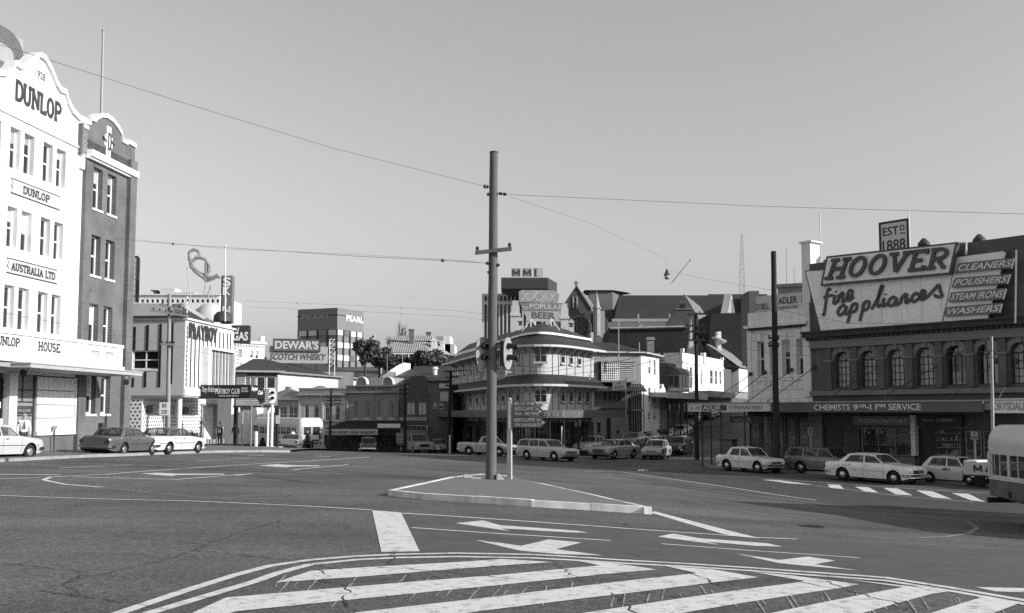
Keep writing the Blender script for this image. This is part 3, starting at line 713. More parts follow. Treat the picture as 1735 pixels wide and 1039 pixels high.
# brick end bay, 0.4 m proud of the render
NB=.22;aB1=DUN.a(226,300,NB)
bh=[DUN.rect(*q,NB)for q in ((158,173.6,286,357),(182,197,296,363),(153,168.5,400,467),(177,192,406,473),(148,163.5,514,580),(172.5,187.5,520,585),(145.5,162,636,700),(171,186.5,640,703))]
zi={}
bh=[(bh[i%2][0],bh[i%2][1],b[2],b[3])for i,b in enumerate(bh)]
for i in range(0,8,2):z0=(bh[i][2]+bh[i+1][2])/2;z1=(bh[i][3]+bh[i+1][3])/2;bh[i]=bh[i][:2]+(z0,z1);bh[i+1]=bh[i+1][:2]+(z0,z1)
zpb=DUN.z(200,262,NB)
mb=MB();wall(mb,DUN,.003,aB1,zb,zpb,bh,n=NB,depth=9,reveal=.36)
mb.fbox(DUN,aB1-.75,aB1+.003,NB+.001,NB+.24,zb,zpb);wo_=mb.build('brick_bay',brick_d,dun)
for b in bh:window(dun,DUN,b,NB-.28,1,2,white2,glass,fw=.1,bar=.09,sill=.34,sillm=white2)
zc0,zc1=DUN.z(180,280,NB),DUN.z(180,269,NB)
mb=MB();mb.fbox(DUN,-.02,aB1+.1,NB,NB+.33,zc0,zc1);mb.fbox(DUN,-.02,aB1+.06,NB,NB+.2,zc0-.12,zc0-.001);mb.build('cornice',white2,dun)
pp=[(139.5,209),(152,212),(152.5,204),(161,207),(163,203),(171,199),(180,200),(190,207),(199,219),(205,230),(206,241),(215,246),(215.5,243),(229,251)]
pq=[(DUN.a(x,y,NB),DUN.z(x,y,NB))for x,y in pp]
mb=MB();mb.prism([DUN.P(a,NB,z)for a,z in pq]+[DUN.P(pq[-1][0],NB,zc0),DUN.P(pq[0][0],NB,zc0)],-Vector((DUN.n.x,DUN.n.y,0))*.4);mb.build('bay_parapet',brick_d,dun)
mb=MB()
for i in range(len(pq)-1):
 (a0,z0),(a1,z1)=pq[i],pq[i+1]
 mb.hexa([DUN.P(a0,NB+.1,z0),DUN.P(a1,NB+.1,z1),DUN.P(a1,NB-.5,z1),DUN.P(a0,NB-.5,z0),DUN.P(a0,NB+.1,z0+.24),DUN.P(a1,NB+.1,z1+.24),DUN.P(a1,NB-.5,z1+.24),DUN.P(a0,NB-.5,z0+.24)])
mb.build('coping',white2,dun)
ae,ze=DUN.hit(183,240,NB);mb=MB();mb.fbox(DUN,ae-.22,ae+.22,NB,NB+.06,ze-.85,ze+.85);mb.fbox(DUN,ae-.42,ae+.42,NB,NB+.05,ze-.3,ze+.3)
em=mb.build('emblem',white2,dun)
mb=MB();strokes_on(mb,DUN,[[(ae+x*.5-.1,ze+y*.9-.45)for x,y in l]for l in GL['D'][1]],.13,NB+.075);strokes_on(mb,DUN,[[(ae-.62,ze+.12),(ae-.2,ze-.1)],[(ae+.2,ze+.1),(ae+.62,ze-.05)]],.14,NB+.06,.03);mb.build('emblem_letter',charcoal,em)
# balustrade with lettering, awning, ground floor
NBa=.95;zq0,zq1=DUN.z(120,614,NBa),DUN.z(120,579,NBa);aq1=DUN.a(206,600,NBa);aq0=aW0
abal=DUN.a(142,600,NBa)
bal=[]
for q0,q1 in ((156,169),(180,192)):
 a0,a1=DUN.a(q0,590,NBa),DUN.a(q1,590,NBa);bal.append((a0,a1,zq0+.45,zq1-.3))
mb=MB();wall(mb,DUN,aq0,aq1,zq0,zq1,bal,n=NBa,reveal=.2,depth=.45,back=False);mb.fbox(DUN,aq0,aq1+.07,NBa-.35,NBa+.1,zq1,zq1+.16);mb.fbox(DUN,aq0,aq1+.12,.0,NBa+.14,zq0-.2,zq0)
mb.fbox(DUN,aq1-.4,aq1+.03,NBa-.4,NBa+.05,zq0+.002,zq1-.002);mb.fbox(DUN,abal-.2,abal+.15,NBa-.3,NBa+.05,zq0+.002,zq1-.002);bo=mb.build('balustrade',white2,dun)
for b in bal:
 for k in range(4):
  a=b[0]+(b[1]-b[0])*(k+.5)/4;mb=MB();h=b[3]-b[2]
  mb.lathe([(.05,0),(.05,.06*h),(.03,.12*h),(.065,.35*h),(.03,.8*h),(.05,.92*h),(.05,h)],DUN.P(a,NBa-.1,b[2]),seg=8);mb.build('baluster',white2,bo,smooth=True)
slab_text(dun,DUN,'DUNLOP',(DUN.a(-12,578,NBa),DUN.a(33,578,NBa),DUN.z(25,588,NBa),DUN.z(25,572,NBa)),NBa+.012,sg,stroke=.2)
slab_text(dun,DUN,'HOUSE.',(DUN.a(65,588,NBa),DUN.a(104,588,NBa),DUN.z(85,597,NBa),DUN.z(85,580.5,NBa)),NBa+.012,sg,stroke=.2)
mb=MB();a0,z0=DUN.hit(50,600,NBa);mb.prism([DUN.P(a0-.25,NBa+.001,zq0),DUN.P(a0+.5,NBa+.001,zq0),DUN.P(a0+.3,NBa+.001,zq0+.7),DUN.P(a0+.1,NBa+.001,zq1-.1),DUN.P(a0-.1,NBa+.001,zq0+.7)],Vector((DUN.n.x,DUN.n.y,0))*.12);mb.build('crest',white2,dun)
NA=2.9;aa0,aa1=DUN.a(52,616,NA),DUN.a(241,636,NA);za1,za0=DUN.z(147,622,NA),DUN.z(147,630,NA)
mb=MB();mb.fbox(DUN,aa0,aa1,NB+.26,NA,za0,za1-.06);mb.fbox(DUN,aa0-.05,aa1+.05,0.02,NA+.05,za1-.055,za1);aw=mb.build('awning',mat('awning_paint',.42,.7,.1),dun)
mb=MB();mb.fbox(DUN,aW0,aa0-.06,.02,NA-.9,za0+.02,za1-.02);mb.build('porch_roof',mat('porch_paint',.3,.7,.1),dun)
for q in ((41,630),(214,646)):
 a,z=DUN.hit(q[0],q[1],NA-.35 if q[0]>100 else NA-1.2);nn=NA-.35 if q[0]>100 else NA-1.2;mb=MB()
 mb.ptube([DUN.P(a+.3,nn,za0),DUN.P(a+.3,nn,z+.05),DUN.P(a+.1,nn+.03,z)],.025,6);mb.tube(DUN.P(a+.1,nn+.03,z),DUN.P(a-.2,nn+.08,z-.06),.05,.17,12);mb.build('awning_lamp',charcoal,dun,smooth=True)
GB=.06
rp=DUN.rect(62.5,132,645,731.5,GB);rp=(rp[0],-.02,rp[2],min(rp[3],z_aw-.0));rdz=rp[2]
mb=MB();mb.fbox(DUN,rp[0]-.1,-.001,-.3,.0,zb,z_aw);mb.build('base_wall',brick_d,dun)
nv,nh=7,4;pmat=mat('white_tile_panel',.8,.5,.04)
for i in range(nv):
 for j in range(nh):
  hs=[0,.27,.5,.76,1][::1];z0=rp[2]+(z_aw-.05-rp[2])*(0,.25,.49,.75)[j];z1=rp[2]+(z_aw-.05-rp[2])*(.25,.49,.75,1)[j]
  a0=rp[0]+(rp[1]-.12-rp[0])*i/nv;a1=rp[0]+(rp[1]-.12-rp[0])*(i+1)/nv
  mb=MB();mb.fbox(DUN,a0+.012,a1-.012,.002,.06,z0+.022,z1-.022);mb.build('wall_panel',pmat,dun)
mb=MB();mb.fbox(DUN,rp[1]-.11,rp[1],.0,.12,rp[2],z_aw-.04);mb.fbox(DUN,rp[0],rp[1],0,.14,rp[2]-.16,rp[2]-.001);mb.build('panel_frame',white2,dun)
rd=DUN.rect(23.5,62,645,757);mb=MB();gp=mat('grey_cladding',.26,.6,.08)
a0,a1=rd[0],rp[0]-.13
mb.fbox(DUN,a0,a1,-.3,-.06,zb,z_aw);mb.build('entrance_panel',gp,dun)
mb=MB()
for zz in (DUN.z(43,661),DUN.z(43,681),DUN.z(43,704)):mb.fbox(DUN,a0,a1,-.06,-.02,zz-.03,zz+.03)
mb.fbox(DUN,a0+(a1-a0)*.42-.03,a0+(a1-a0)*.42+.03,-.058,-.022,DUN.z(43,681),z_aw-.1);mb.fbox(DUN,a1-.06,a1,-.058,-.018,zb,z_aw);mb.build('entrance_bars',charcoal,dun)
r=DUN.rect(24,53.5,688,701,-.05);mb=MB();mb.fbox(DUN,r[0],r[1],-.055,0,r[2],r[3]);pq_=mb.build('name_plaque',charcoal,dun)
lettering(pq_,DUN,'DUNLOP',(r[0]+.2,r[1]-.2,r[2]+.3,r[3]-.08),.004,greyr);lettering(pq_,DUN,'TYRES & RUBBER',(r[0]+.15,r[1]-.15,r[2]+.08,r[2]+.22),.004,greyr)
r=DUN.rect(10,23.5,645,757);mb=MB();mb.fbox(DUN,r[0],r[1],-.4,.15,zb,z_aw);mb.build('pillar',white,dun)
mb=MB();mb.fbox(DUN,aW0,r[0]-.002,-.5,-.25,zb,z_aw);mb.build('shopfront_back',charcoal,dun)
window(dun,DUN,(r[0]-2.6,r[0]-.02,zb+.9,z_aw-.2),-.15,2,1,charcoal,glass,name='shop_window')
for k in range(5):
 mb=MB();a=r[0]-.3-rnd.uniform(0,.5);z=zb+1.6+k*.35;mb.fbox(DUN,a-.15,a+.12,-.16,-.145,z,z+.28);mb.build('poster',white2,dun)
mb=MB();a,z=DUN.hit(178.5,703,NB);mb.tube(DUN.P(a,NB+.07,z),DUN.P(a,NB+.07,zb+.3),.05,seg=8);mb.build('downpipe',charcoal,dun)
r=DUN.rect(166,172,717,733,NB);mb=MB();mb.fbox(DUN,r[0],r[1],NB,NB+.25,r[2],r[3]);mb.build('meter_box',charcoal,dun)
# flagpole and rooftop neon letter
fp=at(171,222,57);ft=at(175,52,57);mb=MB();mb.tube(fp,ft,.09,.06,10);mb.lathe([(0,.12),(.09,.06),(.09,-.02),(.0,-.06)],ft,seg=10)
tag(mb.build('flagpole',mat('pole_grey',.35,.5,.1),smooth=True),'tall pale flagpole rising from the brick parapet','flagpole')
RS=Fr(DUN.P(0,-3.2,0).xy,vp=1050)
psign=thing('rooftop_sign','rooftop neon letter P on a pale board behind the white gable','sign',RS.P(RS.a(20,90),0,z_par))
zz0,zz1=RS.z(20,140),RS.z(20,58);mb=MB();aR=RS.a(39,90);mb.fbox(RS,aR-3.4,aR,-.15,0,zz0+.3,zz1+.05);mb.build('back_board',mat('sign_board_grey',.36,.7,.1),psign)
mb=MB()
for q in (aR-3,aR-.5):mb.tube(RS.P(q,-.3,z_par),RS.P(q,-.3,zz1),.08);mb.tube(RS.P(q,-2.5,z_par),RS.P(q,-.3,zz1-.6),.06)
mb.build('sign_frame',charcoal,psign)
hgt=zz1-zz0
for k in range(7):
 mb=MB();d=.13*k;w=1.3-d;c=(aR-1.5,zz1-1.25)
 pts=[(aR-2.9+d*.6,zz0+.5),(aR-2.9+d*.6,c[1]+w*.9),(aR-2.5,c[1]+w)]+[(c[0]+.2+w*math.cos(R(t)),c[1]+w*math.sin(R(t)))for t in range(90,-91,-15)]+[(aR-2.0,c[1]-w)]
 mb.ptube([RS.P(x,.06,y)for x,y in pts],.02,5);mb.build('neon_tube',charcoal,psign)

# ---- club with ribbed white upper front
club=thing('club_building','two-storey club with ribbed white upper front on a patterned block base','building',PB.P(0,0,gz(*PB.P(0,0,0).xy)))
PBS=Fr(PB.A,PB.A-PB.n*8)
aP1=PB.a(395,600);zP1=PB.z(330,545);zP0=PB.z(330,671);zp_b=PB.gzmin(0,aP1)-.3;LS=7.2
gside=mat('grey_stucco',.52,.85,.08,.8)
rw=PB.rect(344.5,385,600,655)
mb=MB();wall(mb,PB,0,aP1,zP0,zP1,[rw],reveal=.3,back=False);mb.fbox(PB,.4,aP1-.01,-7.2,-.34,zP0,zP1-.01);mb.fbox(PB,-.15,aP1+.1,-7.3,.18,zP1,zP1+.12);mb.build('upper_front',white,club)
rs=PBS.rect(224.5,269.5,594,626)
mb=MB();wall(mb,PBS,.001,LS,zP0,zP1-.001,[rs],n=.05,reveal=.2,depth=.3,back=False);mb.fbox(PBS,LS+.002,LS+.3,-3,.3,zp_b,zP1);mb.build('side_wall',gside,club)
mb=MB();mb.fbox(PBS,.0,LS,-8,-.001,zP0-.1,zP0-.001);mb.build('soffit',gside,club)
mb=MB();mb.fbox(PBS,-.1,LS+.3,-.1,.25,zP1+.121,zP1+.26);mb.build('gutter',charcoal,club)
window(club,PBS,rs,-.06,2,2,white2,glass,fw=.08,bar=.08,sill=.14)
for x0,x1,y0,y1 in ((226,230,554,594),(248,252,551,594),(269.5,273,549,656),(290,293,547,651),(244.6,248,630,656),(224,227,640,656)):
 r=PBS.rect(x0,x1,y0,y1,.05);mb=MB();mb.fbox(PBS,r[0],r[1],.05,.09,r[2],r[3]);mb.build('black_strip',black,club)
for i,x in enumerate((316.6,323.6,330.5,337.4,344.3,351,358,365,372,378.5,385,390)):
 a=PB.a(x,560);lo=zP0+.55 if x<342 or x>388 else rw[3]+.12
 mb=MB();mb.fbox(PB,a-.03,a+.03,0,.07,lo,zP1-.35);mb.build('rib',charcoal,club)
mb=MB();r=rw
for s0,s1,t0,t1 in ((r[0]-.45,r[0],r[2]-.1,r[3]+.2),(r[1],r[1]+.12,r[2]-.1,r[3]+.2),(r[0]-.45,r[1]+.12,r[3]+.2,r[3]+.38),(r[0]-.45,r[1]+.12,r[2]-.25,r[2]-.1)):mb.fbox(PB,s0,s1,.0,.55,t0,t1)
wf=mb.build('window_surround',white,club)
for k in range(14):
 a=r[0]+(r[1]-r[0])*(k+.5)/14;mb=MB();mb.fbox(PB,a-.05,a+.05,.02,.3,r[2]-.08,r[3]+.18);mb.build('louvre',mat('louvre_grey',.3,.6,.1)if k%2 else white2,wf)
mb=MB();mb.fbox(PB,r[0],r[1],-.28,-.2,r[2],r[3]);mb.build('pane',glass,wf)
slab_text(club,PB,'PLAYBOY',(PB.a(319,560),PB.a(366,562),PB.z(342,577),PB.z(342,551)),.10,charcoal,stroke=.15,thick=.03,serif=.2)
for k in range(20):mb=MB();mb.fbox(PB,.03,.14,.0,.05,zP0+.5+k*.31,zP0+.66+k*.31);mb.build('stud',white2,club)
mb=MB();mb.fbox(PB,.0,aP1,0,.1,zP0,zP0+.45);mb.build('plinth_band',white2,club)
# ground floor set back: pierced block wall, door, column, canopy
NS=-2.9
zf=gz(*PB.P(1,NS,0).xy)+.15
blk=mat('white_block',.78,.8,.05,2)
aD0,aD1=PB.a(342,720,NS),PB.a(366,720,NS)
bw_=[PB.rect(*q,NS)for q in ((247,267,684,703),(278,297,686,704),(309,327,688,704))]
mb=MB();wall(mb,PB,.2,aD0-.25,zp_b,zP0-.101,bw_,n=NS,reveal=.35,depth=.8);wall(mb,PB,aD1+.25,aP1,zp_b,zP0-.101,[],n=NS,reveal=.2,depth=.8);mb.fbox(PB,aD0-.25,aD1+.25,NS-.8,NS,zf+2.75,zP0-.101)
bo=mb.build('block_wall',blk,club)
hb=MB();a=.32
def inh(a,z):return any(b[0]-.12<a<b[1]+.12 and b[2]-.15<z<b[3]+.12 for b in bw_)
row=0;z=zf+.25
while z<zP0-.25:
 a=.35+(.15 if row%2 else 0)
 while a<aD0-.35:
  if not inh(a,z):hb.fbox(PB,a-.055,a+.055,NS,NS+.012,z-.055,z+.055)
  a+=.3
 z+=.24;row+=1
hb.build('piercing_shade',charcoal,bo)['kind']='stuff'  # raised dark squares stand in for shade inside the block holes
PB2=Fr(PB.P(.2,NS,0).xy,PB.P(.2,NS-1.4,0).xy)
mb=MB();mb.fbox(PB2,0,1.4,.002,.06,zp_b,zP0-.101);bs=mb.build('block_return',blk,club)
hb=MB();row=0;z=zf+.2
while z<zP0-.2:
 a=.15+(.15 if row%2 else 0)
 while a<1.3:hb.fbox(PB2,a-.055,a+.055,.06,.072,z-.055,z+.055);a+=.3
 z+=.24;row+=1
hb.build('piercing_shade',charcoal,bs)['kind']='stuff'
for b in bw_:window(club,PB,b,NS-.25,1,1,white2,glass_l,fw=.08,sill=.3)
mb=MB();mb.fbox(PB,aD0,aD1,NS-.35,NS-.25,zf,zf+2.6);dr=mb.build('door',mat('door_white',.72,.5,.05),club)
mb=MB();mb.fbox(PB,aD0-.14,aD0,NS-.3,NS+.05,zf,zf+2.74);mb.fbox(PB,aD1,aD1+.14,NS-.3,NS+.05,zf,zf+2.74);mb.fbox(PB,aD0,aD1,NS-.3,NS+.05,zf+2.6,zf+2.74);mb.build('frame',greyr,dr)
mb=MB();mb.fbox(PB,aD0-.3,aD1+.3,NS,NS+.6,zf-.3,zf+.02);mb.build('door_step',concrete,club)
pc=PB.P(.35,-.45,0);mb=MB();mb.tube((pc.x,pc.y,zp_b),(pc.x,pc.y,zP0-.1),.17,seg=16);mb.build('column',white2,club,smooth=True)
k0=PB.a(337,660);mb=MB();zk1,zk0=PB.z(345,653),PB.z(345,675)
mb.fbox(PB,k0,k0+2.7,.12,3.6,zk0,zk1);cn=mb.build('canopy',black,club)
PBC=Fr(PB.P(k0,.12,0).xy,PB.P(k0,3.6,0).xy)
hz=zk1-zk0
lettering(cn,PBC,"Tony Robinson's",(.1,1.35,zk0+hz*.35,zk1-.1),.01,white2,.008,.35,slant=.0);lettering(cn,PBC,'PLAYBOY CLUB',(1.05,2.75,zk0+hz*.32,zk1-hz*.28),.012,white2,.015)
lettering(cn,PBC,'RESTAURANT',(2.85,3.35,zk0+hz*.45,zk0+hz*.6),.01,white2);lettering(cn,PBC,'CABARET',(2.85,3.3,zk0+hz*.66,zk0+hz*.8),.01,white2);lettering(cn,PBC,'SUPPER CLUB NIGHTLY',(1.3,2.7,zk0+hz*.12,zk0+hz*.22),.01,white2)
PBE=Fr(PB.P(k0,3.6,0).xy,PB.P(k0+2.7,3.6,0).xy)
lettering(cn,PBE,'Supper',(.2,1.5,zk0+hz*.5,zk1-.08),.01,white2,.02,.3);lettering(cn,PBE,'Club',(1.5,2.5,zk0+hz*.3,zk0+hz*.62),.01,white2,.02,.3)
# garden by the column
leafm=mat('foliage',.11,.6,.5,3)
def leaves(mb,c,r,n,size,rg,flat=0.0,tris=False):
 for _ in range(n):
  v=Vector((rg.gauss(0,1),rg.gauss(0,1),rg.gauss(0,1))).normalized()*(rg.random()**.4)
  p=Vector(c)+Vector((v.x*r[0],v.y*r[1],v.z*r[2]));s=size*rg.uniform(.6,1.4)
  a=Vector((rg.gauss(0,1),rg.gauss(0,1),rg.gauss(0,.6))).normalized();b=a.cross(Vector((rg.gauss(0,1),rg.gauss(0,1),rg.gauss(0,1)))).normalized()
  if tris:mb.add([p-a*s,p+a*s*.6+b*s*.6,p+a*s*.6-b*s*.6],[(0,1,2)])
  else:mb.add([p-a*s,p+b*s*.5,p+a*s,p-b*s*.5],[(0,1,2,3)])
for i,(px,w)in enumerate(((318,0),(330,0),(338,1))):
 base=PB.P(PB.a(px,735,-1.2),-1.2,0);base.z=gz(base.x,base.y)+.12;pl_=thing('garden_plant',['spiky dark plant beside the round club column','tall spiky plant in front of the patterned block wall','low spiky plant beside the white club door'][i],'plant',base,group='plants outside the club');mb=MB()
 for k in range(34):
  t=rnd.uniform(0,6.28);h=rnd.uniform(.6,1.15);sp=rnd.uniform(.2,.7);d=Vector((math.cos(t),math.sin(t),0));b2=Vector((-d.y,d.x,0))*.045
  p0=base+d*.06;p1=base+d*sp*.5+Vector((0,0,h*.75));p2=base+d*sp+Vector((0,0,h));mb.add([p0-b2,p0+b2,p1+b2,p1-b2,p2],[(0,1,2,3),(3,2,4)])
 mb.build('leaves',leafm,pl_);mb=MB();mb.lathe([(.16,0),(.2,.3),(.18,.3),(0,.26)],base,seg=10);mb.build('pot',concrete,pl_)

# ---- hall and rooftops behind the club
hall=thing('hall','grey gabled hall roof with white verge behind the club','building',at(290,740,78))
mb=MB();pxprism(mb,[(196,640),(196,513.5),(309,515),(363,547),(363,640)],78,6,dirv=(-4.5,7,0));mb.build('gable_wall',mat('grey_sheeting',.38,.7,.12,1),hall)
mb=MB();p0,p1=at(309,514,77.9),at(364,547,77.9);mb.hexa([p0+Vector((0,-.15,-.25)),p1+Vector((0,-.15,-.25)),p1+Vector((-4.5,7,-.25)),p0+Vector((-4.5,7,-.25)),p0+Vector((0,-.15,.05)),p1+Vector((0,-.15,.05)),p1+Vector((-4.5,7,.05)),p0+Vector((-4.5,7,.05))])
mb.build('verge',white2,hall)
tp=thing('theatre','pale parapet wall with a row of small openings above the hall roof','building',at(300,740,98))
FT=Fr(plan(205,98),plan(368,98));a1=FT.L;z1,z0=FT.z(290,500.5),FT.z(290,560);zo1,zo0=FT.z(290,507),FT.z(290,513)
hs=[(a1*(k+.3)/19,a1*(k+.85)/19,zo0,zo1,.12)for k in range(19)]
mb=MB();wall(mb,FT,0,a1,z0,z1,hs,depth=8);mb.fbox(FT,-.1,a1+.1,-.3,.18,z1,z1+.12);mb.build('parapet',white,tp)
for h in hs:mb=MB();mb.fbox(FT,h[0],h[1],-.3,-.2,h[2],h[3]);mb.build('vent_opening',charcoal,tp)
for x0,x1,y0,y1,g in ((271,296,488,500.2,pale),(296.5,330,495.5,500.2,cream),(255,266,491.5,493,charcoal),(260,264,493,500.2,charcoal)):
 r=FT.rect(x0,x1,y0,y1,-2);mb=MB();mb.fbox(FT,r[0],r[1],-4,-2,r[2],r[3]);mb.build('roof_tank',g,tp)
mb=MB();c=at(352,545,97.5);mb.lathe([(0,2.6),(.9,2.4),(1.5,1.8),(1.85,.8),(1.95,0),(1.95,-2)],c+Vector((0,1.2,-.6)),seg=20);mb.build('rounded_gable',pale,tp,smooth=True)
# lattice ladder frame
lf=thing('lattice_gantry','dark ladder-like steel gantry on the roof beside the brick bay','gantry',at(226,505,82));FL=Fr(plan(214,82),plan(236,82));a0,a1=0,FL.a(233.5,470);z1,z0=FL.z(226,437),FL.z(226,512)
mb=MB();mb.fbox(FL,a1-.12,a1+.12,-.1,.1,z0,z1);mb.fbox(FL,a0,a1,-.1,.1,z1,z1+.15);mb.build('post',charcoal,lf)
for k in range(8):mb=MB();z=z0+(z1-z0)*k/8;mb.fbox(FL,a0,a1,-.03,.03,z,z+.05);mb.build('rung',steel,lf)
for k in range(3):mb=MB();mb.tube(FL.P(a0+(a1-a0)*k/3,0,z0),FL.P(a0+(a1-a0)*k/3,0,z1),.03,seg=5);mb.build('rail',steel,lf)
# vertical sign column
vsn=thing('vertical_sign','tall dark vertical sign column with white letters on the club roof','sign',at(379,545,78));FV=Fr(plan(370,78),plan(388.5,78));z1,z0=FV.z(379,467),FV.z(379,548)
am=FV.a(377,500);mb=MB();mb.fbox(FV,0,FV.L,-.7,0,z0,z1);mb.build('column',mat('sign_grey',.16,.7,.1),vsn)
mb=MB();mb.fbox(FV,.001,am,0,.02,z0+.9,z1-.1);mb.build('side_strip',black,vsn)
for ch,y0,y1 in (('S',470,485),('K',486,500),('I',504,516),('N',519,532)):
 r=(am+.02,FV.L-.1,FV.z(381,y1),FV.z(381,y0));r=r if ch!='I' else (am+.18,am+.32,r[2],r[3])
 lettering(vsn,FV,ch,r,.012,white2,.03)
mb=MB();mb.lathe([(.75,0),(.7,.45),(.45,.75),(0,.85)],FV.P(FV.L*.35,.35,z0+.1),seg=14);mb.build('cap',charcoal,vsn,smooth=True)
mb=MB();p=at(381.5,545,76.5);q=at(382,417,76.5);mb.tube(p,q,.055,.04,8);mb.blob(q,.1);tag(mb.build('flagpole',white2,smooth=True),'thin white flagpole in front of the vertical sign column','flagpole')
# bent-tube neon figure
ns=thing('neon_figure','looping bent-tube neon sign on struts above the club roof','sign',at(345,510,80));FN=Fr(plan(300,80),plan(400,80))
def zc_(pts):return [FN.P(*[FN.hit(200+x/6.495,400+y/6.495)[0]],rnd.uniform(-.05,.05),FN.hit(200+x/6.495,400+y/6.495)[1])for x,y in pts]
tubm=mat('neon_trough',.3,.5,.2,4)
for pts in ([(800,330),(800,285),(785,220),(790,175),(835,147),(880,165),(900,205),(880,235),(850,225)],[(800,300),(850,250),(900,238),(950,252),(985,290),(1008,330),(1002,385),(975,430),(1000,458),(1050,455),(1095,430),(1120,462)],
   [(800,330),(850,392),(920,445),(980,492),(1040,470),(1095,440)],[(810,300),(830,345),(890,400),(950,440),(970,430)],[(970,300),(968,430),(965,500)]):
 mb=MB();mb.ptube(zc_(pts),.14,6);mb.build('tube',tubm,ns,smooth=True)
for pts in ([(760,350),(800,700)],[(965,500),(940,680)],[(965,540),(1000,690)],[(1020,530),(1050,690)],[(1020,530),(980,690)],[(770,180),(770,270),(800,275)]):
 mb=MB();mb.ptube(zc_(pts),.035,5);mb.build('strut',steel,ns)
# gas sign and its lacy pylon
gs=thing('gas_sign','square dark sign with big white letters on a lacy white pylon','sign',at(400,700,90));FG=Fr(plan(392,90),plan(423,90));r=FG.rect(392,422.5,552,582)
mb=MB();mb.fbox(FG,r[0],r[1],-.5,0,r[2],r[3]);mb.build('panel',charcoal,gs)
mb=MB();mb.fbox(FG,r[0]-.0,r[1]+.0,-.55,.03,r[3],r[3]+.06);mb.build('trim',greyr,gs)
lettering(gs,FG,'GAS',(r[0]+.12,r[1]-.1,r[2]+.25,r[2]+1.05),.015,white2,.035,.0);mb=MB();strokes_on(mb,FG,[[(r[0]+.55,r[2]+.9),(r[0]+.65,r[3]-.15)]],.09,.012);mb.build('lettering',white2,gs)
zz=r[2];k=0;zbot=FG.z(397,660)
mb=MB();mb.fbox(FG,.0,.12,-.3,0,zbot,zz);mb.build('pylon_post',white2,gs)
while zz>zbot:
 mb=MB();mb.fbox(FG,.12,.62,-.25,0,zz-.13,zz);mb.build('pylon_rung',white2,gs);zz-=.34
gb=thing('gas_office','pale ornate building with a small dome behind the square dark sign','building',at(420,720,110));FB=Fr(plan(392,110),plan(446,113));a1=FB.L;z1,z0=FB.z(420,582),FB.z(420,660)
hs=[FB.rect(*q)for q in ((404,410,592,606),(424,429,594,607),(433,438,595,608),(404,410,615,630),(424,429,616,630),(433,438,616,630))]
mb=MB();wall(mb,FB,0,a1,z0-6,z1,hs,depth=7);mb.fbox(FB,-.1,a1+.15,-.3,.25,z1,z1+.25)
for k in range(12):mb.fbox(FB,a1*k/12,a1*(k+.5)/12,.0,.18,z1-.35,z1-.15)
mb.fbox(FB,a1-.5,a1,-.5,.02,z1+.25,z1+.9);mb.build('wall',white,gb)
for h in hs:window(gb,FB,h,-.12,1,2,white2,glass)
mb=MB();mb.lathe([(1.1,0),(1.1,.5),(1.0,1.0),(.6,1.6),(.12,1.9),(.08,2.3),(0,2.7)],FB.P(FB.a(407,600),-1.5,z1+.2),seg=16);mb.build('dome',white,gb,smooth=True)

# ---- elevated signal cabin
cab=thing('signal_cabin','weatherboard tramway signal cabin with hipped roof raised on posts','cabin',at(436,763,77));FC=Fr(plan(399.5,76),plan(470,77));FCs=Fr(FC.P(FC.L,0,0).xy,FC.P(FC.L,-2.6,0).xy,flip=False)
zc1,zw1,zw0,zc0=FC.z(435,629),FC.z(435,638),FC.z(435,659),FC.z(435,687)
wb=ribbed_mat('weatherboard',.30,(0,0,1),.16,depth=.03)
hs=[(FC.L*.48,FC.L*.70,zw0,zw1),(FC.L*.72,FC.L*.95,zw0,zw1),(FC.L*.2,FC.L*.46,zw0,zw1)]
mb=MB();wall(mb,FC,0,FC.L,zc0,zc1,hs,reveal=.12,depth=2.7);mb.build('wall',wb,cab)
for i,h in enumerate(hs):window(cab,FC,h,-.03,2 if i==2 else 1,1,white2,glass_l if i==2 else glass,fw=.07)
hs2=(.5,1.2,zw0,zw1);window(cab,FCs,hs2,.06,1,1,white2,glass);window(cab,FCs,(1.4,2.2,zw0,zw1),.06,1,1,white2,glass)
e=.45;zr=FC.z(440,606.5);L=FC.L
pts=[FC.P(-e,e,zc1),FC.P(L+e,e,zc1),FC.P(L+e,-2.7-e,zc1),FC.P(-e,-2.7-e,zc1),FC.P(L*.42,-1.35,zr),FC.P(L*.68,-1.35,zr)]
mb=MB();mb.add(pts,[(0,1,5,4),(1,2,5),(2,3,4,5),(3,0,4),(3,2,1,0)]);rf=mb.build('roof',ribbed_mat('dark_iron_roof',.06,FC.u.to_3d(),.1),cab)
mb=MB();mb.fbox(FC,-e-.03,L+e+.03,e,e+.1,zc1-.1,zc1+.03);mb.build('gutter',greyr,rf)
mb=MB();mb.fbox(FC,L*.25,L*.97,.03,.1,zw1+.08,zw1+.26);mb.build('valance',charcoal,cab)
mb=MB();mb.fbox(FC,-.05,L+.05,-2.75,.1,zc0-.15,zc0-.001);mb.build('floor_beam',timber_d,cab)
for a,n in ((.1,-.1),(L-.1,-.1),(.1,-2.5),(L-.1,-2.5),(L*.78,-.3)):
 p=FC.P(a,n,0);mb=MB();mb.tube((p.x,p.y,gz(p.x,p.y)),(p.x,p.y,zc0-.15),.1,seg=8);mb.build('post',white2 if a==L*.78 else timber_d,cab)

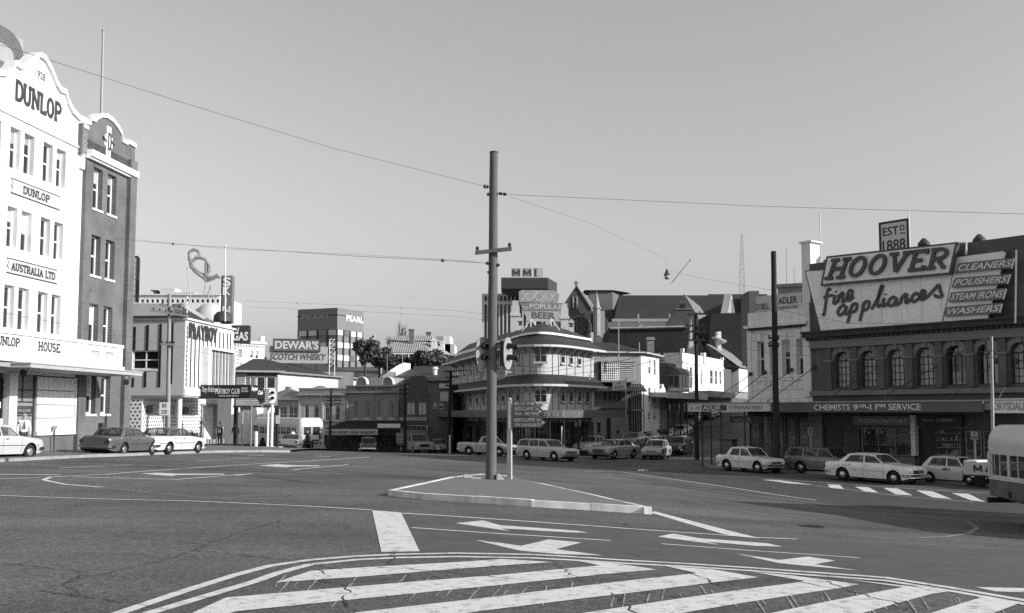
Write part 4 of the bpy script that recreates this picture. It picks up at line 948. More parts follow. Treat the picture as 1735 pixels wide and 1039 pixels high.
# ================================================================ FAR ROW, CENTRE
def simple_front(fr,parent,px0,px1,pyt,m,holes=(),depth=8,base=None,reveal=.2):
 c=(px0+px1)/2;a0,a1=fr.a(px0),fr.a(px1);z1=fr.z(c,pyt);z0=(fr.gzmin(a0,a1)-.4)if base is None else base
 mb=MB();wall(mb,fr,a0,a1,z0,z1,holes,depth=depth,reveal=reveal);mb.build('wall',m,parent);return a0,a1,z0,z1
FR=Fr(plan(470,108),plan(765,104))
def fthing(name,label,cat,fr,px,group=None):
 p=fr.P(fr.a(px),0,0);return thing(name,label,cat,(p.x,p.y,gz(p.x,p.y)),0,group)
SH='shops along the far side'
# small gabled shop
b=fthing('shop_building','small grey gabled shop between the signal cabin and arched cream building','building',FR,488,SH)
hs=[FR.rect(*q)for q in ((473,486,689,716),(489,504,689,716))]
a0,a1,z0,z1=simple_front(FR,b,468,505.5,676,greyr,hs)
for h in hs:window(b,FR,h,-.1,2,2,white2,glass_l)
mb=MB();mb.prism([FR.P(FR.a(x,y),0,FR.z(x,y))for x,y in ((468,675),(468,665),(480,661),(487,657.5),(502,664),(505.5,668),(505.5,675))],(0,3,0));mb.build('gable',greyr,b)
mb=MB();r=FR.rect(483,491,655,662,-1);mb.fbox(FR,r[0],r[1],-1.6,-1,r[2],r[3]);mb.build('chimney',midr,b)
mb=MB();r=FR.rect(468,505.5,675,678);mb.fbox(FR,r[0],r[1],0,.25,r[2],r[3]);mb.build('cornice',greyr,b)
# cream building with arched windows
b=fthing('shop_building','cream two-storey building with arched windows and small central pediment','building',FR,545,SH)
ar=[(516.5,523),(533,539.5),(551,557.5),(568.5,575.5)]
hs=[FR.rect(x0,x1,687,712)+(True,)for x0,x1 in ar]
a0,a1,z0,z1=simple_front(FR,b,506,585.5,658,cream,hs)
for h in hs:window(b,FR,h[:4],-.1,2,2,pale,glass,arch=True,fw=.05,bar=.035,sill=.2)
mb=MB();mb.prism([FR.P(FR.a(x,y),.05,FR.z(x,y))for x,y in ((528,657.6),(536,654.5),(542.5,653),(549,654.5),(555,657.6))],(0,.5,0));mb.build('pediment',cream,b)
for y0,y1,n in ((657,659.5,.25),(667.5,670,.35),(713,715,.2),(684,685,.06)):
 r=FR.rect(506,585.5,y0,y1);mb=MB();mb.fbox(FR,r[0],r[1],.001,n,r[2],r[3]);mb.build('cornice',cream,b)
for k in range(7):
 x=509+k*12;r=FR.rect(x,x+2.5,670.5,674);mb=MB();mb.fbox(FR,r[0],r[1],.001,.2,r[2],r[3]);mb.build('bracket',cream,b)
for x in (506,545.5,583):
 r=FR.rect(x,x+2.5,677,713);mb=MB();mb.fbox(FR,r[0],r[1],.001,.12,r[2],r[3]);mb.build('pilaster',cream,b)
# twin-gabled building
b=fthing('shop_building','grey two-storey building with twin rounded gables and lettered frieze','building',FR,630,SH)
gk=mat('stone_grey_render',.26,.85,.12,.6,dirt=.2)
ar=[(599,606),(618.5,626),(639,645.5),(659,667)]
hs=[FR.rect(x0,x1,679,709)+(True,)for x0,x1 in ar]
a0,a1,z0,z1=simple_front(FR,b,586.5,675.5,653.5,gk,hs)
for i,h in enumerate(hs):window(b,FR,h[:4],-.12,2,3,pale,glass_l,arch=True,fw=.05,bar=.03,sill=.2)
for c in (612.5,657):
 rr=11;pts=[(c-12,653.6)]+[(c+rr*math.cos(R(t))*.82,651-rr*math.sin(R(t)))for t in range(180,-1,-15)]+[(c+12,653.6)]
 mb=MB();mb.prism([FR.P(FR.a(x,y),.02,FR.z(x,y))for x,y in pts],(0,.6,0));go=mb.build('rounded_gable',gk,b)
 mb=MB()
 P2=[(FR.a(x,y),FR.z(x,y))for x,y in pts[1:-1]]
 for i in range(len(P2)-1):mb.hexa([FR.P(P2[i][0],.15,P2[i][1]),FR.P(P2[i+1][0],.15,P2[i+1][1]),FR.P(P2[i+1][0],-.7,P2[i+1][1]),FR.P(P2[i][0],-.7,P2[i][1]),FR.P(P2[i][0],.15,P2[i][1]+.12),FR.P(P2[i+1][0],.15,P2[i+1][1]+.12),FR.P(P2[i+1][0],-.7,P2[i+1][1]+.12),FR.P(P2[i][0],-.7,P2[i][1]+.12)])
 mb.build('coping',pale,go)
mb=MB();mb.fbox(FR,a0+1.5,a1-1,-5,-1.2,z1,z1+.9);mb.build('roof',ribbed_mat('grey_iron',.3,FR.u.to_3d(),.15),b)
for y0,y1,n in ((653,655,.22),(663.5,666,.35),(711,713,.15)):
 r=FR.rect(586.5,675.5,y0,y1);mb=MB();mb.fbox(FR,r[0],r[1],.021,n,r[2],r[3]);mb.build('cornice',gk,b)
for x in (586.5,631,673):
 r=FR.rect(x,x+2.4,668,712);mb=MB();mb.fbox(FR,r[0],r[1],.001,.14,r[2],r[3]);mb.build('pilaster',gk,b)
r=FR.rect(604,663,656.5,661.5);slab=lettering(b,FR,'PICKLON HOUSE',r,.025,charcoal,.01)
# dark shop with gambrel-ish front
b=fthing('shop_building','narrow dark shop with curved top and two pale curtained windows','building',FR,702,SH)
hs=[FR.rect(*q)for q in ((688.5,703,681,703),(708,722,681,703))]
a0,a1,z0,z1=simple_front(FR,b,676.5,726,676,darkr,hs)
for h in hs:window(b,FR,h,-.08,2,1,midr,mat('pale_curtain',.5,.8,.1),fw=.06)
mb=MB();mb.prism([FR.P(FR.a(x,y),.0,FR.z(x,y))for x,y in ((690,676),(692,650),(695,638),(700,637),(718,636.5),(724,642),(725.5,676))],(0,1,0));mb.build('curved_front',mat('dark_brick_front',.085,.85,.2),b)
r=FR.rect(677,724,707,713);mb=MB();mb.fbox(FR,r[0],r[1],.001,.1,r[2],r[3]);mb.build('sign_board',greyr,b)
# shop next to the hotel
b=fthing('shop_building','low brick shop wedged between the dark curved shop and the hotel','building',FR,745,SH)
hs=[FR.rect(*q)for q in ((733,740,682,693),(743,750,682,693))]
simple_front(FR,b,726.5,766,652,mat('brown_brick',.13,.85,.25,2),hs)
for h in hs:window(b,FR,h,-.08,1,2,pale,glass)
r=FR.rect(745,765,650,658,.1);mb=MB();mb.fbox(FR,r[0],r[1],.001,.3,r[2],r[3]);mb.build('sign_board',pale,b)
r=FR.rect(746,764,664,680,.1);mb=MB();mb.fbox(FR,r[0],r[1],.001,.12,r[2],r[3]);mb.build('sign_board',cream,b)
# verandah in front of the row
b=fthing('shop_verandah','black hipped shop verandah with sign fascia and posts along the far row','verandah',FR,620)
N=3.2;e0,e1=FR.a(549,727,N),FR.a(640,729,N);zt=FR.z(600,713,0.05);ze=FR.z(595,727,N)
t0,t1=FR.a(586,713,.05),FR.a(676,713,.05)
mb=MB();mb.add([FR.P(e0,N,ze),FR.P(e1+2.6,N,ze),FR.P(t1+.5,.05,zt),FR.P(t0,.05,zt),FR.P(e0,.05,ze)],[(0,1,2,3),(0,3,4)]);mb.build('roof',mat('black_iron',.018,.8,.2),b)
zf0=FR.z(595,737,N);mb=MB();mb.fbox(FR,e0,e1,N-.05,N+.05,zf0,ze);mb.build('fascia',cream,b)
for x0,x1 in ((552,570),(573,590),(594,608),(611,636)):
 r=FR.rect(x0,x1,730,735,N);mb=MB();mb.fbox(FR,r[0],r[1],N+.05,N+.09,r[2],r[3]);s=mb.build('sign_board',mat('verandah_sign',.32,.7,.2,3),b)
 lettering(s,FR,{552:'CAFE',573:'FRUIT',594:'SNACKS',611:'MILK BAR DRINKS'}[x0],(r[0]+.08,r[1]-.08,r[2]+.07,r[3]-.07),N+.1,charcoal,.01)
r=FR.rect(639.5,678,718,727.5,N-.5);mb=MB();mb.fbox(FR,r[0],r[1],N-.6,N-.5,r[2],r[3]);mb.build('white_board',white2,b)
for x in (551,570,593,604,637):
 a=FR.a(x,745,N-.2);p=FR.P(a,N-.2,0);mb=MB();mb.tube((p.x,p.y,gz(p.x,p.y)),(p.x,p.y,ze-.1),.09,seg=6);mb.build('post',timber_d,b)
r=FR.rect(553,675,738,764,.3);mb=MB()
for x0,x1 in ((556,574),(578,590),(607,622),(626,640),(645,660),(664,674)):
 q=FR.rect(x0,x1,741,760,.2);window(b,FR,q,.25,2,1,darkr,glass_w if x0%2 else glass,fw=.08,name='shop_window')
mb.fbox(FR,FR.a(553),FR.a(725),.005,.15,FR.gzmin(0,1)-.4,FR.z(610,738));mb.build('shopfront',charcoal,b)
# shopfront right of the truck
b=fthing('shopfront_screen','dark glazed shopfront with small upper panes behind the truck','shopfront',FR,705)
q=FR.rect(686,725,721,734,.4);window(b,FR,q,.45,4,1,pale,glass,fw=.06,name='transom_window');mb=MB();mb.fbox(FR,q[0],q[1]+2,.16,.36,FR.gzmin(10,14)-.3,q[2]-.05);mb.build('panel',darkr,b)
q2=FR.rect(686,700,737,762,.4);window(b,FR,q2,.45,2,2,midr,glass_w,name='display_window')

# ---- white warehouse and dark roofs above the row
WA=Fr(plan(478,117),vp=1340)
b=thing('warehouse','long warehouse with sunlit white side wall and dark iron roof above the row','building',(WA.A.x,WA.A.y,gz(*WA.A)))
a1=WA.a(640,650);zw=WA.z(480,631.5);zw2=WA.z(606,641.5);zw=(zw+zw2)/2
dark_iron=ribbed_mat('dark_iron',.035,(1,.2,0),.3,depth=.05)
mb=MB();mb.fbox(WA,-3,a1,-1,0,zw-9,zw);mb.build('wall',white,b)
mb=MB();zr=zw+2.6;mb.add([WA.P(-3,.45,zw-.05),WA.P(a1,.45,zw-.05),WA.P(a1,-9,zr),WA.P(-3,-9,zr),WA.P(-3,-18,zw),WA.P(a1,-18,zw)],[(0,1,2,3),(3,2,5,4),(0,3,4),(1,5,2)]);mb.build('roof',dark_iron,b)
mb=MB();mb.fbox(WA,-3,a1,.4,.55,zw-.12,zw+.08);mb.build('gutter',midr,b)
b=thing('warehouse','dark corrugated roof with white curved verge beside the leafy hill','building',(at(720,640,126).x,126,gz(at(720,640,126).x,126)))
L_,R_=at(634,645,124),at(790,645,124);zt=at(700,620.5,134).z
mb=MB();mb.add([(L_.x,124,L_.z),(R_.x,124,L_.z),(R_.x+1,134,zt),(L_.x+2.6,134,zt),(R_.x,146,L_.z),(L_.x+2,146,L_.z)],[(0,1,2,3),(3,2,4,5),(0,3,5),(1,4,2)]);mb.build('roof',dark_iron,b)
mb=MB();mb.box(L_.x+.1,R_.x,124.4,146,L_.z-9,L_.z-.02);mb.build('wall',darkr,b)
vp_=[at(636,645,123.8),at(650,636,125.5),at(664,625.5,128),at(676,618,130.5),at(684,614.5,132),at(689,618,132)]
mb=MB()
for i in range(len(vp_)-1):
 p,q=vp_[i],vp_[i+1];o=Vector((.9,0,-.12));d=Vector((0,0,.9));mb.hexa([p-d,q-d,q-d+o,p-d+o,p,q,q+o,p+o])
mb.build('verge_wall',white,b)
mb=MB();p=at(737,632,128);mb.tube(p-Vector((0,0,1)),p+Vector((0,0,.5)),.28,seg=10);mb.tube(p+Vector((0,0,.5)),p+Vector((0,0,.75)),.45,.3,10);mb.build('roof_ventilator',white2,b)

# ---- tall office block on the hill
PT=plan(569.5,240);PR_=Fr(PT,vp=1650);pl2=Fr(PT,PT-PR_.n*20)
zT=PR_.z(569.5,521);aR1=PR_.a(615.5,560);aL1=pl2.a(504.5,540);zB=gz(*PT)-3
b=thing('office_tower','square office tower with dark top storeys and banded windows beyond the billboard','building',(PT.x,PT.y,gz(*PT)))
zs=PR_.z(569.5,557.5)
mb=MB();P=lambda a,c,z:(PT.x+PR_.u.x*a+pl2.u.x*c,PT.y+PR_.u.y*a+pl2.u.y*c,z)
mb.hexa([P(0,0,zs),P(aR1,0,zs),P(aR1,aL1,zs),P(0,aL1,zs),P(0,0,zT),P(aR1,0,zT),P(aR1,aL1,zT),P(0,aL1,zT)])
mb.build('crown_storey',mat('tower_brown',.2,.7,.06,.2),b)
mb=MB();mb.hexa([P(.3,.3,zB),P(aR1-.3,.3,zB),P(aR1-.3,aL1-.3,zB),P(.3,aL1-.3,zB),P(.3,.3,zs),P(aR1-.3,.3,zs),P(aR1-.3,aL1-.3,zs),P(.3,aL1-.3,zs)]);mb.build('core',mat('tower_spandrel',.2,.7,.08,.3),b)
mb=MB();zb1=zT-1.7
for fr_,n_,L in ((PR_,1,aR1),(pl2,1,aL1)):mb.fbox(fr_,-.05,L+.05,.001,.06,zb1-.12,zb1+.12)
mb.build('band',charcoal,b)
fh=3.05;nf=int((zs-zB)/fh)
for fr_,L,cols in ((PR_,aR1,4),(pl2,aL1,4)):
 for f in range(nf):
  zz=zs-f*fh
  for c in range(cols):
   w=L/(cols+.0);mb=MB();mb.fbox(fr_,c*w+.25,(c+1)*w-.25,-.28,-.12,zz-1.35,zz-.05);mb.build('window',glass_l if (f*2+c)%5==1 else mat('blind_white',.62,.7,.06),b)
 for c in range(cols+1):mb=MB();w=L/cols;mb.fbox(fr_,max(c*w-.18,.02),min(c*w+.18,L-.02),-.3,.05,zB,zs-.001);mb.build('mullion',charcoal,b)
PRr=(PR_.a(586,545),PR_.a(615,547));zl=PR_.z(600,541)
slab=lettering(b,pl2,'PEARL',(pl2.a(511,537),pl2.a(561,537),pl2.z(536,540.5),pl2.z(536,533.5)),.08,mat('letter_grey',.35,.5,.02),.02)
lettering(b,PR_,'PEARL',(PRr[0],PRr[1],zl-.75,zl+.75),.12,white2,.03)
# ---- whisky billboard
DW=Fr(plan(452,128),plan(556,130));b=thing('billboard','two-tier billboard with pale letters over dark slanted letters on a rooftop','billboard',DW.P(DW.a(500),0,DW.z(500,622)))
r=DW.rect(462.5,543,574.5,595.6,.3);mb=MB();mb.fbox(DW,r[0],r[1],.1,.3,r[2],r[3]);mb.build('upper_panel',mat('board_dark',.11,.7,.1),b)
mb=MB()
for q0,q1,t0,t1 in ((r[0],r[1],r[2],r[2]+.08),(r[0],r[1],r[3]-.08,r[3]),(r[0],r[0]+.08,r[2]+.08,r[3]-.08),(r[1]-.08,r[1],r[2]+.08,r[3]-.08)):mb.fbox(DW,q0,q1,.301,.34,t0,t1)
mb.build('border',charcoal,b)
lettering(b,DW,"DEWAR'S",(r[0]+.25,r[1]-.25,r[2]+.3,r[3]-.25),.32,mat('letter_pale',.5,.6,.04),.03)
r=DW.rect(452,555.6,587,615.6);mb=MB();mb.fbox(DW,r[0],r[1],-.1,.05,r[2],r[3]);mb.build('lower_panel',mat('board_pale',.36,.7,.08),b)
z0,z1=DW.z(500,610.5),DW.z(500,599);lettering(b,DW,'SCOTCH WHISKY',(DW.a(455),DW.a(551.5),z0,z1),.07,mat('letter_dark',.07,.6,.04),.035,.25)
mb=MB();a0,a1=DW.a(557),DW.a(566);zz0,zz1=DW.z(560,622),DW.z(560,575)
for k in range(6):
 t0=zz0+(zz1-zz0)*k/6;t1=zz0+(zz1-zz0)*(k+1)/6;mb.tube(DW.P(a0,0,t0),DW.P(a1,0,t1),.035,seg=5);mb.tube(DW.P(a0,0,t1),DW.P(a1,0,t1),.035,seg=5)
mb.tube(DW.P(a0,0,zz0-2),DW.P(a0,0,zz1),.06,seg=5);mb.tube(DW.P(a1,0,zz0-2),DW.P(a1,0,zz1-1.5),.06,seg=5);mb.build('scaffold',white2,b)
for x in (468,490,512,535):mb=MB();a=DW.a(x);mb.tube(DW.P(a,-.2,zz0-3),DW.P(a,-.2,r[2]+.5),.1,seg=6);mb.build('support_post',charcoal,b)
mb=MB();mb.fbox(DW,DW.a(486),DW.a(600),-6,-1,zz0-6,zz0-.6);mb.build('plinth_building',midr,b)

# ---- old house on the hill
hs_=thing('hill_house','old house with ribbed grey roof, dormers and tall chimney on the hill','house',at(705,622,186));Y=186;q=lambda x,y,d=0:at(x,y,Y+d)
zE=at(685,597,Y).z;roofm=ribbed_mat('house_iron',.34,(1,.0,0),.42,depth=.05,rough=.5)
A,B,C_,D_=q(641,597),q(729,598),q(768,600,12),q(662,600,12);A.z=B.z=C_.z=D_.z=zE
tA,tB=q(668,579,5),q(716,579,5);tA2,tB2=Vector((tA.x+.4,tA.y+3,tA.z)),Vector((tB.x+2.0,tB.y+3,tA.z));tB.z=tA.z
mb=MB();mb.add([A,B,C_,D_,tA,tB,tB2,tA2],[(0,1,5,4),(1,2,6,5),(2,3,7,6),(3,0,4,7),(4,5,6,7)]);mb.build('roof',roofm,hs_)
u0,u1,u2,u3=q(656,577.5,6),q(737,577.5,6),q(672,569,8),q(731,569,8);u1.z=u0.z;u3.z=u2.z
mb=MB();bk=Vector((1.0,5,0));mb.add([u0,u1,u1+bk,u0+bk,u2,u3],[(0,1,5,4),(1,2,5),(2,3,4,5),(3,0,4),(0,3,2,1)]);mb.build('upper_roof',roofm,hs_)
for x0,x1,y0,y1,d in ((692.5,701,557.5,582,4),(722,729.5,562.5,571,8)):
 p,r_=q(x0,y1,d),q(x1,y0,d);mb=MB();mb.box(p.x,r_.x,p.y,p.y+.9,p.z,r_.z);mb.box(p.x-.1,r_.x+.1,p.y-.1,p.y+1,r_.z-.25,r_.z);mb.build('chimney',mat('chimney_brick',.16,.85,.2),hs_)
for x0,x1,y0,y1,d in ((730,738.5,578,591,3),(745.5,752.5,581,593,4)):
 p,r_=q(x0,y1,d),q(x1,y0,d);f=Fr((p.x,p.y),(r_.x,p.y));mb=MB();mb.fbox(f,0,f.L,-2,0,p.z,r_.z);mb.prism([f.P(-.1,.1,r_.z),f.P(f.L+.1,.1,r_.z),f.P(f.L/2,.1,r_.z+.45)],(0,2,0));dm=mb.build('dormer',white,hs_)
 window(dm,f,(.12,f.L-.12,p.z+.3,r_.z-.1),.03,2,3,white2,glass_l,fw=.05,bar=.04)
p0,p1=q(646,600),q(727,600);f=Fr((p0.x,p0.y),(p1.x,p1.y));mb=MB();mb.fbox(f,0,f.L,-11,-1.2,zE-7,zE-.05);mb.build('wall',darkr,hs_)
f2=Fr((p1.x,p1.y),(p1.x+2.5,p1.y+11));mb=MB();mb.fbox(f2,0,f2.L,-1,-.3,zE-7,zE-.1);mb.build('side_wall',greyr,hs_)
for k in range(8):mb=MB();a=f.L*k/7;mb.tube(f.P(a,-.2,zE-4),f.P(a,-.2,zE-.1),.09,seg=6);mb.build('verandah_post',white2,hs_)
mb=MB();mb.fbox(f,-.2,f.L,-.3,-.1,zE-.35,zE-.05);mb.build('gutter',white2,hs_)
for k in range(4):window(hs_,f,(f.L*(.12+.22*k),f.L*(.12+.22*k)+.9,zE-3,zE-.9),-1.12,1,2,white2,glass)
b=thing('rooftop_block','low white building top right of the ribbed house roof','building',at(757,610,215));
for x0,x1,y0,y1,m in ((738,751,570,584,greyr),(751,763,569,583,white),(742,770,583,605,pale),(762,775,603,640,white)):
 p,r_=at(x0,y1,214),at(x1,y0,214);mb=MB();mb.box(p.x,r_.x,214,224,p.z-6,r_.z);mb.build('block',m,b)
# trees on the hill
bark=mat('bark',.07,.9,.3,4)
def tree(label,px,py_top,py_base,Y,wpx,name='hill_tree',n=1500,seed=1,leaf=.34,grp='trees on the hill',bare=False,lm=None):
 rg=random.Random(seed);top=at(px,py_top,Y);p=at(px,py_base,Y);k=FPX/Y;h=top.z-p.z;w=wpx/k/2
 t=thing(name,label,'tree',p,0,grp);mb=MB();zb_=p.z-3
 mb.tube((p.x,p.y,zb_),(p.x+.1,p.y,p.z+h*.5),.3*h/6,.14*h/6,8);ends=[]
 for i in range(9 if not bare else 16):
  a=rg.uniform(0,6.28);s=Vector((p.x,p.y,p.z+h*rg.uniform(.1,.5)));e=Vector((p.x+math.cos(a)*w*rg.uniform(.3,.8),p.y+math.sin(a)*w*.7,p.z+h*rg.uniform(.5,.92 if not bare else 1)))
  m=(s+e)/2+Vector((0,0,-.1*h));mb.ptube([s,m,e],[.11*h/6,.07*h/6,.02],5);ends.append(e)
  if bare:
   for _ in range(5):mb.ptube([m.lerp(e,rg.random()),e+Vector((rg.gauss(0,.4),rg.gauss(0,.4),rg.uniform(.2,1.2)))],[.03,.012],4)
 mb.build('trunk',bark,t,smooth=True)
 if bare:return t
 cl=[(e,rg.uniform(.3,.5)*w)for e in ends]+[(Vector((p.x+rg.gauss(0,.38)*w,p.y+rg.gauss(0,.35)*w,p.z+h*rg.uniform(.35,.9))),rg.uniform(.28,.5)*w)for _ in range(10)]
 mb=MB()
 for c,r in cl:leaves(mb,c,(r,r,r*.75),n//len(cl),leaf,rg)
 mb.build('crown',lm or leafm,t,fix=False);return t
tree('broad leafy tree between the office tower and the ribbed house',618,577,630,175,50,seed=3,n=2800)
tree('smaller leafy tree left of the ribbed house, hanging over dark roof',642,590,632,168,46,seed=8,n=2200)
tree('dense round bush tree in front of the ribbed house wall',727,599,626,165,58,seed=5,n=3600)
tree('low dark tree under the verandah of the ribbed house',672,608,628,166,60,seed=9,n=2600)
tree('dense tree hugging the right end of the ribbed house',750,603,630,178,30,seed=12,n=1500)
tree('bare winter tree left behind the ribbed house roof',663,573,600,205,26,seed=6,bare=True)
tree('tall bare winter tree behind the chimney of the ribbed house',680,548,600,210,24,seed=16,bare=True)
# flag
p,r_=at(623,640,178),at(634,568,178);fl=thing('flag','small dark flag on a leaning staff above the leafy trees','flag',p);mb=MB();mb.tube(at(634.5,610,178),at(634.5,566,178),.05,seg=6);mb.build('staff',white2,fl)
mb=MB();pts=[]
for i in range(7):
 for j in range(4):v=at(634.2-i*1.5,567+i*1.1+j*1.2,178);pts.append(v+Vector((0,.15*math.sin(i*1.3),0)))
mb.add(pts,[(i*4+j,(i+1)*4+j,(i+1)*4+j+1,i*4+j+1)for i in range(6)for j in range(3)]);mb.build('cloth',charcoal,fl)
# tv aerials
for i,(x,y0,y1,Y)in enumerate(((698,504,560,187),(682,600,636,120),(656,600,640,150))):
 p,r_=at(x,y1,Y),at(x,y0,Y);mb=MB();mb.tube(p,r_,.03,seg=5);mb.tube(r_+Vector((-.5,0,-.1)),r_+Vector((.5,0,-.1)),.025,seg=4)
 tag(mb.build('aerial',steel),['tall thin aerial standing on the ribbed house roof','thin aerial mast rising behind the twin-gabled building','thin mast standing among the dark warehouse roofs'][i],'aerial','roof aerials')

# ================================================================ HOTEL WITH ROUNDED CORNER
P0=plan(765,112.5);P1=Vector((.37,84));P2=Vector((4.27,83));PC=Vector((1.79,78.3));P3=plan(1006.5,88.6)
corner=[P1*(1-t)**2+PC*2*t*(1-t)+P2*t*t for t in [k/14 for k in range(15)]]
path=[P0+(P1-P0)*k/6 for k in range(6)]+corner+[P2+(P3-P2)*k/3 for k in range(1,4)]
def offs(path,d):
 out=[]
 for i,p in enumerate(path):
  a=path[max(i-1,0)];b_=path[min(i+1,len(path)-1)];t=(b_-a).normalized();n=Vector((t.y,-t.x));n=n if n.dot(-p)>0 else -n
  out.append(p+n*d)
 return out
def strip(mb,lo,hi):  # lists of 3-D points
 n=len(lo);mb.add(lo+hi,[(i,i+1,n+i+1,n+i)for i in range(n-1)])
def band(mb,path,d0,d1,z0,z1):
 A,B=offs(path,d0),offs(path,d1);a0=[Vector((p.x,p.y,z0))for p in A];a1=[Vector((p.x,p.y,z1))for p in A];b0=[Vector((p.x,p.y,z0))for p in B];b1=[Vector((p.x,p.y,z1))for p in B]
 strip(mb,b0,b1);strip(mb,a1,a0);strip(mb,a0,b0);strip(mb,b1,a1)
 for k in (0,-1):mb.add([a0[k],b0[k],b1[k],a1[k]],[(0,1,2,3)])
zG=-2.1
hotel=thing('hotel','three-storey hotel with rounded corner, dark iron skirt roofs and pale panelled walls','building',(2,84,zG))
YC=80.9
def zat(py,Y=YC):return at(925,py,Y).z
zE2,zS2,zE1,zM1,zA1,zA0=zat(584,79.9),zat(567,81.5),zat(651,79.9),zat(634,YC),zat(695,78.6),zat(708,78.6)
hw=mat('hotel_cream',.46,.8,.06,.6,dirt=.12);hroof=mat('hotel_iron',.035,.6,.25,.8)
mb=MB();band(mb,path,-.3,0,zA0-.4,zE2+.25);mb.build('upper_wall',hw,hotel)
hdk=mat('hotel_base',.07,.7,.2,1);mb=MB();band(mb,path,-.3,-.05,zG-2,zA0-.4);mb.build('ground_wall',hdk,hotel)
def skirt(name,d_out,z_out,d_in,z_in,m):
 A,B=offs(path,d_out),offs(path,d_in);mb=MB();strip(mb,[Vector((p.x,p.y,z_out))for p in A],[Vector((p.x,p.y,z_in))for p in B])
 strip(mb,[Vector((p.x,p.y,z_out-.06))for p in A],[Vector((p.x,p.y,z_in-.08))for p in B]);strip(mb,[Vector((p.x,p.y,z_out-.06))for p in A],[Vector((p.x,p.y,z_out))for p in A])
 o=mb.build(name,m,hotel,smooth=True);mb=MB();band(mb,path,d_out-.02,d_out+.1,z_out-.16,z_out+.02);mb.build('gutter',pale,o);return o
skirt('eave_skirt',1.1,zE2,-.4,zS2,hroof);skirt('mid_skirt',1.2,zE1,.02,zM1,hroof)
# main roof above the inner gutter
ridge=[at(822,556,108),at(868,552,97),at(919,547,88.5),at(950,556,93),at(985,566,99)]
IN=[Vector((p.x,p.y,zS2+.12))for p in offs(path,-.25)]
mb=MB();n=len(IN);rv=ridge[:3];zr=ridge[2].z
RP=[Vector((p.x,p.y,zr))for p in (plan(795,116),plan(868,98),plan(919.5,88.5),plan(955,95),plan(972,98))]
idx=[0]*4+[1]*4+[2]*(n-11)+[3]*2+[4]
idx=idx[:n]
for i in range(n-1):
 a,b_=idx[i],idx[i+1]
 if a==b_:mb.add([IN[i],IN[i+1],RP[a]],[(0,1,2)])
 else:mb.add([IN[i],IN[i+1],RP[b_],RP[a]],[(0,1,2,3)])
mb.add([RP[0],RP[1],RP[2],Vector((RP[2].x+2,112,zS2)),Vector((RP[0].x+6,122,zS2))],[(0,1,2,3,4)]);
rf=mb.build('main_roof',hroof,hotel);mb=MB();band(mb,path,-.32,-.18,zS2+.02,zS2+.2);mb.build('gutter',white2,rf)
# windows on straight wings and round the corner
def path_frame(px,d=.0):
 best=None
 for i in range(len(path)-1):
  f=Fr(path[i],path[i+1]);a=f.a(px,640)
  if -.001<=a<=f.L+.001:best=(f,a);break
 return best
def hwin(px,wpx_m,py0,py1,pyref,cols=1,rows=2,m=None):
 pf=path_frame(px)
 if not pf:return
 f,a=pf;zlo,zhi=f.z(px,py1),f.z(px,py0);mid=Fr(f.P(a,0,0).xy-f.u*2,f.P(a,0,0).xy+f.u*2)
 return window(hotel,mid,(2-wpx_m/2,2+wpx_m/2,zlo,zhi),.07,cols,rows,m or hw,glass,fw=.06,bar=.05,sill=.12)
def lvl(z,px):  # photo row of world height z on the wall at column px
 pf=path_frame(px);p=pf[0].P(pf[1],0,z);d=p-Vector((0,0,CAMZ));c,s=math.cos(PITCH),math.sin(PITCH);zc=d.y*c+d.z*s;yc=-d.y*s+d.z*c
 return IH/2+SHIFT*IW-FPX*yc/zc
zu0,zu1=zat(614),zat(589);zl0,zl1=zat(682),zat(655)
for px in (775,786.5,797.5,809,820,831,842.5,853,865,878,953,967,981,994):
 for z0,z1 in ((zu0,zu1),(zl0+.1,zl1)):
  if px>990 and z1==zu1:continue
  hwin(px,.75 if px>945 else 1.0,lvl(z1,px),lvl(z0,px),0)
for z0,z1 in ((zu0,zu1),(zl0,zl1)):hwin(916,1.0,lvl(z1,916),lvl(z0,916),0,2,2)
for px in (770,781,792,803,814.5,825.5,837,848,859,871,886,898,936,946,960,974,988,1001):
 pf=path_frame(px)
 if not pf:continue
 f,a=pf
 for z0,z1 in ((zM1+.02,zE2+.1),(zA0-.3,zE1-.02)):mb=MB();mb.fbox(f,a-.04,a+.04,.0,.05,z0,z1);mb.build('cover_strip',midr,hotel)
for px in range(772,1004,12):
 pf=path_frame(px)
 if not pf:continue
 f,a=pf
 for z in (zE2,zE1):mb=MB();mb.prism([f.P(a-.05,.0,z-.7),f.P(a-.05,.9,z-.12),f.P(a-.05,.0,z-.12)],f.u.to_3d()*.1);mb.build('eave_bracket',pale,hotel)
# street awning with lettered fascia
mb=MB();band(mb,path,.02,2.9,zA1-.12,zA1-.02);aw=mb.build('street_awning',midr,hotel);mb=MB();band(mb,path,2.9,3.0,zA0,zA1);fa=mb.build('fascia',mat('fascia_grey',.11,.7,.1),aw)
pth=offs(path,3.0)
def on_path(px,d):
 pp_=offs(path,d)
 for i in range(len(pp_)-1):
  f=Fr(pp_[i],pp_[i+1]);a=f.a(px,700)
  if -.01<=a<=f.L+.01:return f,a
for txt,p0,p1 in (('XX',921,932),('XX',935,946),('BITTER',952,984),('HOTEL ORIENT',770,786),('PUBLIC BAR',800,822)):
 f0=on_path(p0,3.0);f1=on_path(p1,3.0)
 if f0 and f1:
  A,B=f0[0].P(f0[1],0,0).xy,f1[0].P(f1[1],0,0).xy;f=Fr(A,B);lettering(fa,f,txt,(0,f.L,zA0+.14,zA1-.14),.03+(.08 if 900<p0<950 else 0),midr,.01)
